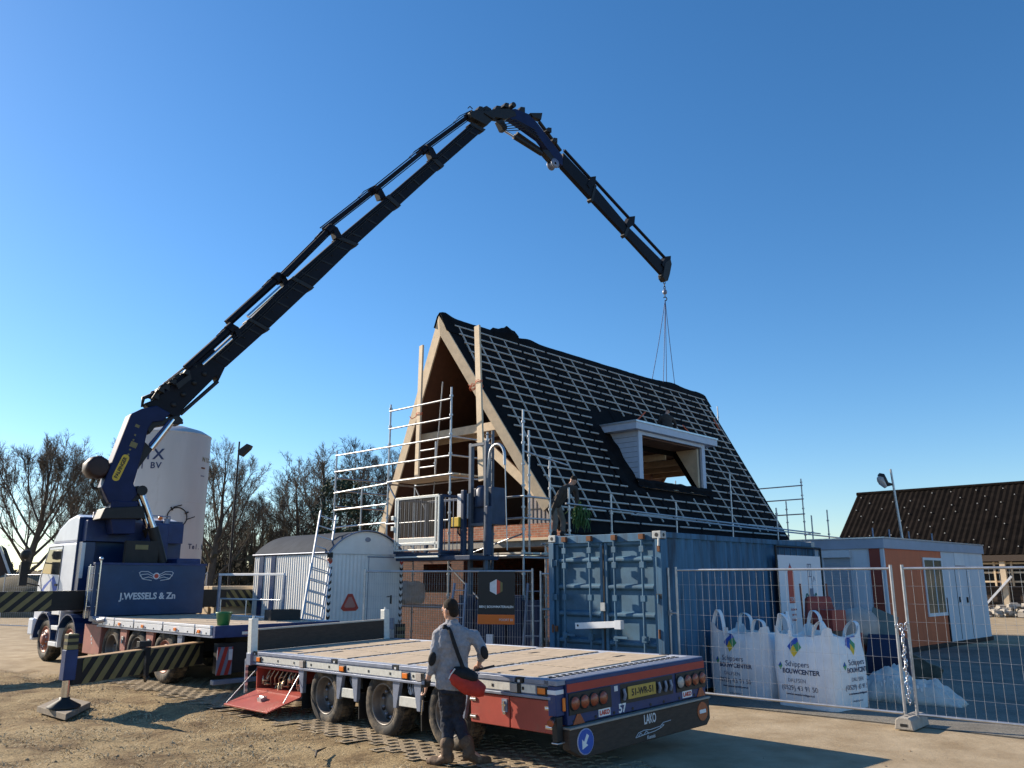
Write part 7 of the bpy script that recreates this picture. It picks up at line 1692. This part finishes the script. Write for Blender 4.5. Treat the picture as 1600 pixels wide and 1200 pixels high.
    for k in 'LR':
        g=MB(); a=J['ank'+k]; t_=J['toe'+k]; d=(t_-a); d.z=0; d.normalize(); w=V((-d.y,d.x,0)); kn=J['kn'+k]
        sh=a.lerp(kn,.27); cap(g,a+V((0,0,.0)),sh,.060*s,.073*s); cap(g,sh-(sh-a).normalized()*.01,sh+(sh-a).normalized()*.004,.077*s,.077*s); zb=min(a.z,t_.z)-.05*s
        loft(g,[(a-d*.075*s+V((0,0,-.03*s)),w*.035*s,V((0,0,.045*s))),(a-d*.02*s+V((0,0,-.025*s)),w*.056*s,V((0,0,.062*s))),(a+d*.09*s+V((0,0,t_.z-a.z-.012*s)),w*.060*s,V((0,0,.05*s))),(a+d*.18*s+V((0,0,t_.z-a.z-.012*s)),w*.056*s,V((0,0,.048*s))),(a+d*.235*s+V((0,0,t_.z-a.z-.02*s)),w*.036*s,V((0,0,.034*s)))],14)
        g2=fuse(g,'boot',M[mats['boot']],B,vox,3,.008*s if fine else .0)
    return B,J,side,fwd,upv,o0
def q(px,py,dy=0,Y=9.37): return at(px,py,Y+dy)
def near_man():
    J=dict(pel=q(706,1066,.02),neck=q(707,974,0),head=q(703.5,953,-.005),nose=q(692,955,.075),shL=q(686,991,-.01),shR=q(741,995,.03),elL=q(679,1026,-.05),wrL=q(667,1068,.0),haL=q(664,1083,.04),elR=q(754,1017,-.02),wrR=q(748,1039,.20),haR=q(745,1043,.30),hipL=q(696,1072,.01),hipR=q(717,1072,.03),knL=q(699,1121,.10),knR=q(714,1122,.10),ankL=q(698,1178,-.02),toeL=q(685,1188,.03),ankR=q(734,1174,-.02),toeR=q(752,1186,.03))
    B,J,side,fwd,upv,o0=person(J,'walking person seen from behind in grey work jacket and dark trousers, red bag at hip',dict(top='jacket',leg='trousers',boot='boots',cuff=.55),1.0,.0065)
    # elbow patches, wrist device, tool
    g=MB()
    for k in 'LR':
        e=J['el'+k]; out=(-side if k=='L' else side)*.35-fwd*.94; F=frame(e+out*.058+(J['wr'+k]-e).normalized()*.02,out,(J['sh'+k]-J['wr'+k]).normalized()); ell(g,F.translation,F.to_3x3()@V((.045,0,0)),F.to_3x3()@V((0,.075,0)),F.to_3x3()@V((0,0,.018)),14,8)
    g.build('elbow_patches',M['patch'],B)
    g=MB(); w=J['wrL']; d=(J['haL']-w).normalized(); Mw=frame(w-d*.01-side*.0,d); g.lathe([(.034,-.03),(.04,-.028),(.04,.028),(.034,.03)],16,Mw); F=frame(w-side*.035-fwd*.03-d*.005,-side*.55-fwd*.83,(0,0,1)); g.box(F.translation,(.05,.085,.022),F.to_3x3()); wd=g.build('wrist_device',M['black'],B,.004); g=MB(); F2=F.copy(); F2.translation=F.translation+(F.to_3x3()@V((0,.008,.0125))); g.box(F2.translation,(.034,.04,.004),F2.to_3x3()); g.build('screen',M['greysteel'],wd)
    # shoulder yoke + strap + bag (worn, a thing of its own)
    bc=q(733,1068,-.10); t=thing('shoulder_bag','black and red bag hanging at the right hip of the person in grey','shoulder bag',loc=bc)
    R3=Matrix((side,fwd,V((0,0,1)))).transposed()
    Rt=R3@Matrix.Rotation(.28,3,'Y')
    g=MB(); n=18; 
    loft(g,[(Rt@V((-.22,0,.02)),Rt@V((0,.06,0)),Rt@V((0,0,.045))),(Rt@V((-.17,0,.01)),Rt@V((0,.085,0)),Rt@V((0,0,.085))),(Rt@V((-.02,0,-.01)),Rt@V((0,.095,0)),Rt@V((0,0,.11))),(Rt@V((.12,0,-.02)),Rt@V((0,.085,0)),Rt@V((0,0,.085))),(Rt@V((.18,0,-.02)),Rt@V((0,.05,0)),Rt@V((0,0,.05)))],18); o=fuse(g,'pouch',M['bagred'],t,.008,6,.015)
    g=MB(); loft(g,[(Rt@V((-.20,0,.06)),Rt@V((0,.07,0)),Rt@V((0,0,.05))),(Rt@V((-.1,-.0,.075)),Rt@V((0,.104,0)),Rt@V((0,0,.075))),(Rt@V((.02,0,.08)),Rt@V((0,.105,0)),Rt@V((0,0,.06))),(Rt@V((.07,0,.085)),Rt@V((0,.07,0)),Rt@V((0,0,.035)))],18); fuse(g,'flap',M['patch'],t,.008,5,.01)
    g=MB(); F=frame(Rt@V((-.19,-.07,.07)),(0,-1,0)); g.tube([Rt@V((-.22,-.05,-.02)),Rt@V((-.215,-.06,.03)),Rt@V((-.19,-.07,.10))],.008,6); g.build('pale_piping',M['silver'],t)
    # strap ribbon along the back
    def bk(px,py): return q(px,py,-.165)-bc
    pts=[q(699,979,-.075)-bc,bk(704,988),bk(709,1003),bk(716,1023),bk(723,1042),q(728,1055,-.14)-bc]
    fr=[q(692,985,.06)-bc,q(690,1000,.16)-bc,q(712,1030,.19)-bc,q(738,1052,.12)-bc,q(741,1058,0)-bc]
    g=MB()
    for P_ in (pts,[pts[0],q(695,977,.0)-bc]+fr):
        vs=[]
        for i,p in enumerate(P_):
            d=(P_[min(i+1,len(P_)-1)]-P_[max(i-1,0)]).normalized(); nrm=-fwd if P_ is pts else fwd; w=d.cross(nrm).normalized()*.021; vs+= [p-w-nrm*.004,p+w-nrm*.004,p+w+nrm*.004,p-w+nrm*.004]
        g.add(vs,[(4*i+a,4*i+(a+1)%4,4*i+4+(a+1)%4,4*i+4+a) for i in range(len(P_)-1) for a in range(4)],0,True)
    g.build('strap',M['patch'],t)
    g=MB(); A=[q(693,984,-.06)-bc,q(699,978,-.085)-bc,q(706,981,-.115)-bc,q(709,990,-.15)-bc]
    loft(g,[(A[0],V((.03,0,.01)),V((0,.03,.0))),(A[1],V((.05,0,-.01)),V((0,.025,.02))),(A[2]+V((-.02,0,-.02)),V((.06,0,-.02)),V((0,.018,.015))),(A[3],V((.03,0,-.01)),V((0,.012,.01)))],14); fuse(g,'shoulder_pad',M['patch'],t,.008,3)
    # tool in left hand, stick in the right hand
    h=q(662,1086,.03); t=thing('hand_tool','short silver tool held in the left hand of the person in grey','tool',loc=h); g=MB(); g.tube([(0,0,.07),(-.01,0,-.05)],.012,8); g.build('grip',M['black'],t); g=MB(); g.tube([(-.01,0,-.05),(-.02,0,-.2)],[.009,.005],8); g.build('blade',M['chrome'],t)
    h=q(750,1046,.27); t=thing('black_bar','black bar held out over the trailer deck in the right hand','bar',loc=h); g=MB(); g.tube([(-.06,-.02,-.01),(.16,.02,.035)],.014,8); g.build('bar_rod',M['black'],t)
near_man()
def eave_worker():
    Y=20.15; p=lambda x,y,d=0:at(x,y,Y+d)
    J=dict(pel=p(868,788),neck=p(891,757,.1),head=p(896,751,.12),nose=p(902,755,.2),shL=p(879,764,-.12),shR=p(899,763,.25),elL=p(869,783,-.2),wrL=p(861,804,-.15),haL=p(859,811,-.13),elR=p(902,782,.2),wrR=p(900,795,.15),haR=p(899,800,.15),hipL=p(864,792,-.08),hipR=p(872,793,.1),knL=p(868,813,-.08),knR=p(880,814,.2),ankL=p(865,834,-.1),toeL=p(871,836,.0),ankR=p(879,836,.15),toeR=p(886,838,.25))
    feet=HOM@V((4.3,-.1,2.745)); 
    dz=feet.z+.09-J['ankL'].z
    for k in ('ankL','ankR','toeL','toeR'): J[k].z=feet.z+(.09 if 'ank' in k else .05)
    person(J,'worker bending over at the eaves scaffold in brown jacket and grey trousers',dict(top='browntop',leg='greytr',boot='black',cuff=.9),1.0,.014,V((.75,.6,0)),False,origin=V((feet.x,feet.y,feet.z)))
    c=p(905,800,.1); t=thing('green_net_sack','green plastic sack of rolled netting held by the bending worker','sack',loc=c); r=random.Random(3); g=MB()
    for k in range(150):
        a=V((r.gauss(0,.085),r.gauss(0,.07),r.gauss(0,.10))); b=a+V((r.gauss(0,.05),r.gauss(0,.05),-.12-r.random()*.22)); g.tube([a,(a+b)/2+V((r.gauss(0,.02),0,0)),b],[.02,.016,.005],4)
    g.build('netting',M['netgreen'],t)
eave_worker()
def roof_worker():
    base=HOM@rp(7.55,2.55,1,.03); Y=base.y; p=lambda x,y,d=0:at(x,y,Y+d)
    J=dict(pel=p(1043,667),neck=p(1040,648,.15),head=p(1043,643,.25),nose=p(1043,644,.4),shL=p(1033,652,.1),shR=p(1049,653,.15),elL=p(1029,660,.15),wrL=p(1030,668,.3),haL=p(1031,671,.35),elR=p(1055,661,.2),wrR=p(1056,668,.35),haR=p(1056,671,.4),hipL=p(1039,669),hipR=p(1048,670),knL=p(1034,681,-.1),knR=p(1054,682,-.1),ankL=p(1036,690,.1),toeL=p(1035,692,.25),ankR=p(1054,691,.1),toeR=p(1056,693,.25))
    person(J,'worker crouching on the roof behind the dormer, back turned, in brown clothes',dict(top='browntop',leg='greytr',boot='black',cuff=.9),1.0,.016,V((0,1,0)),False,origin=base)
roof_worker()
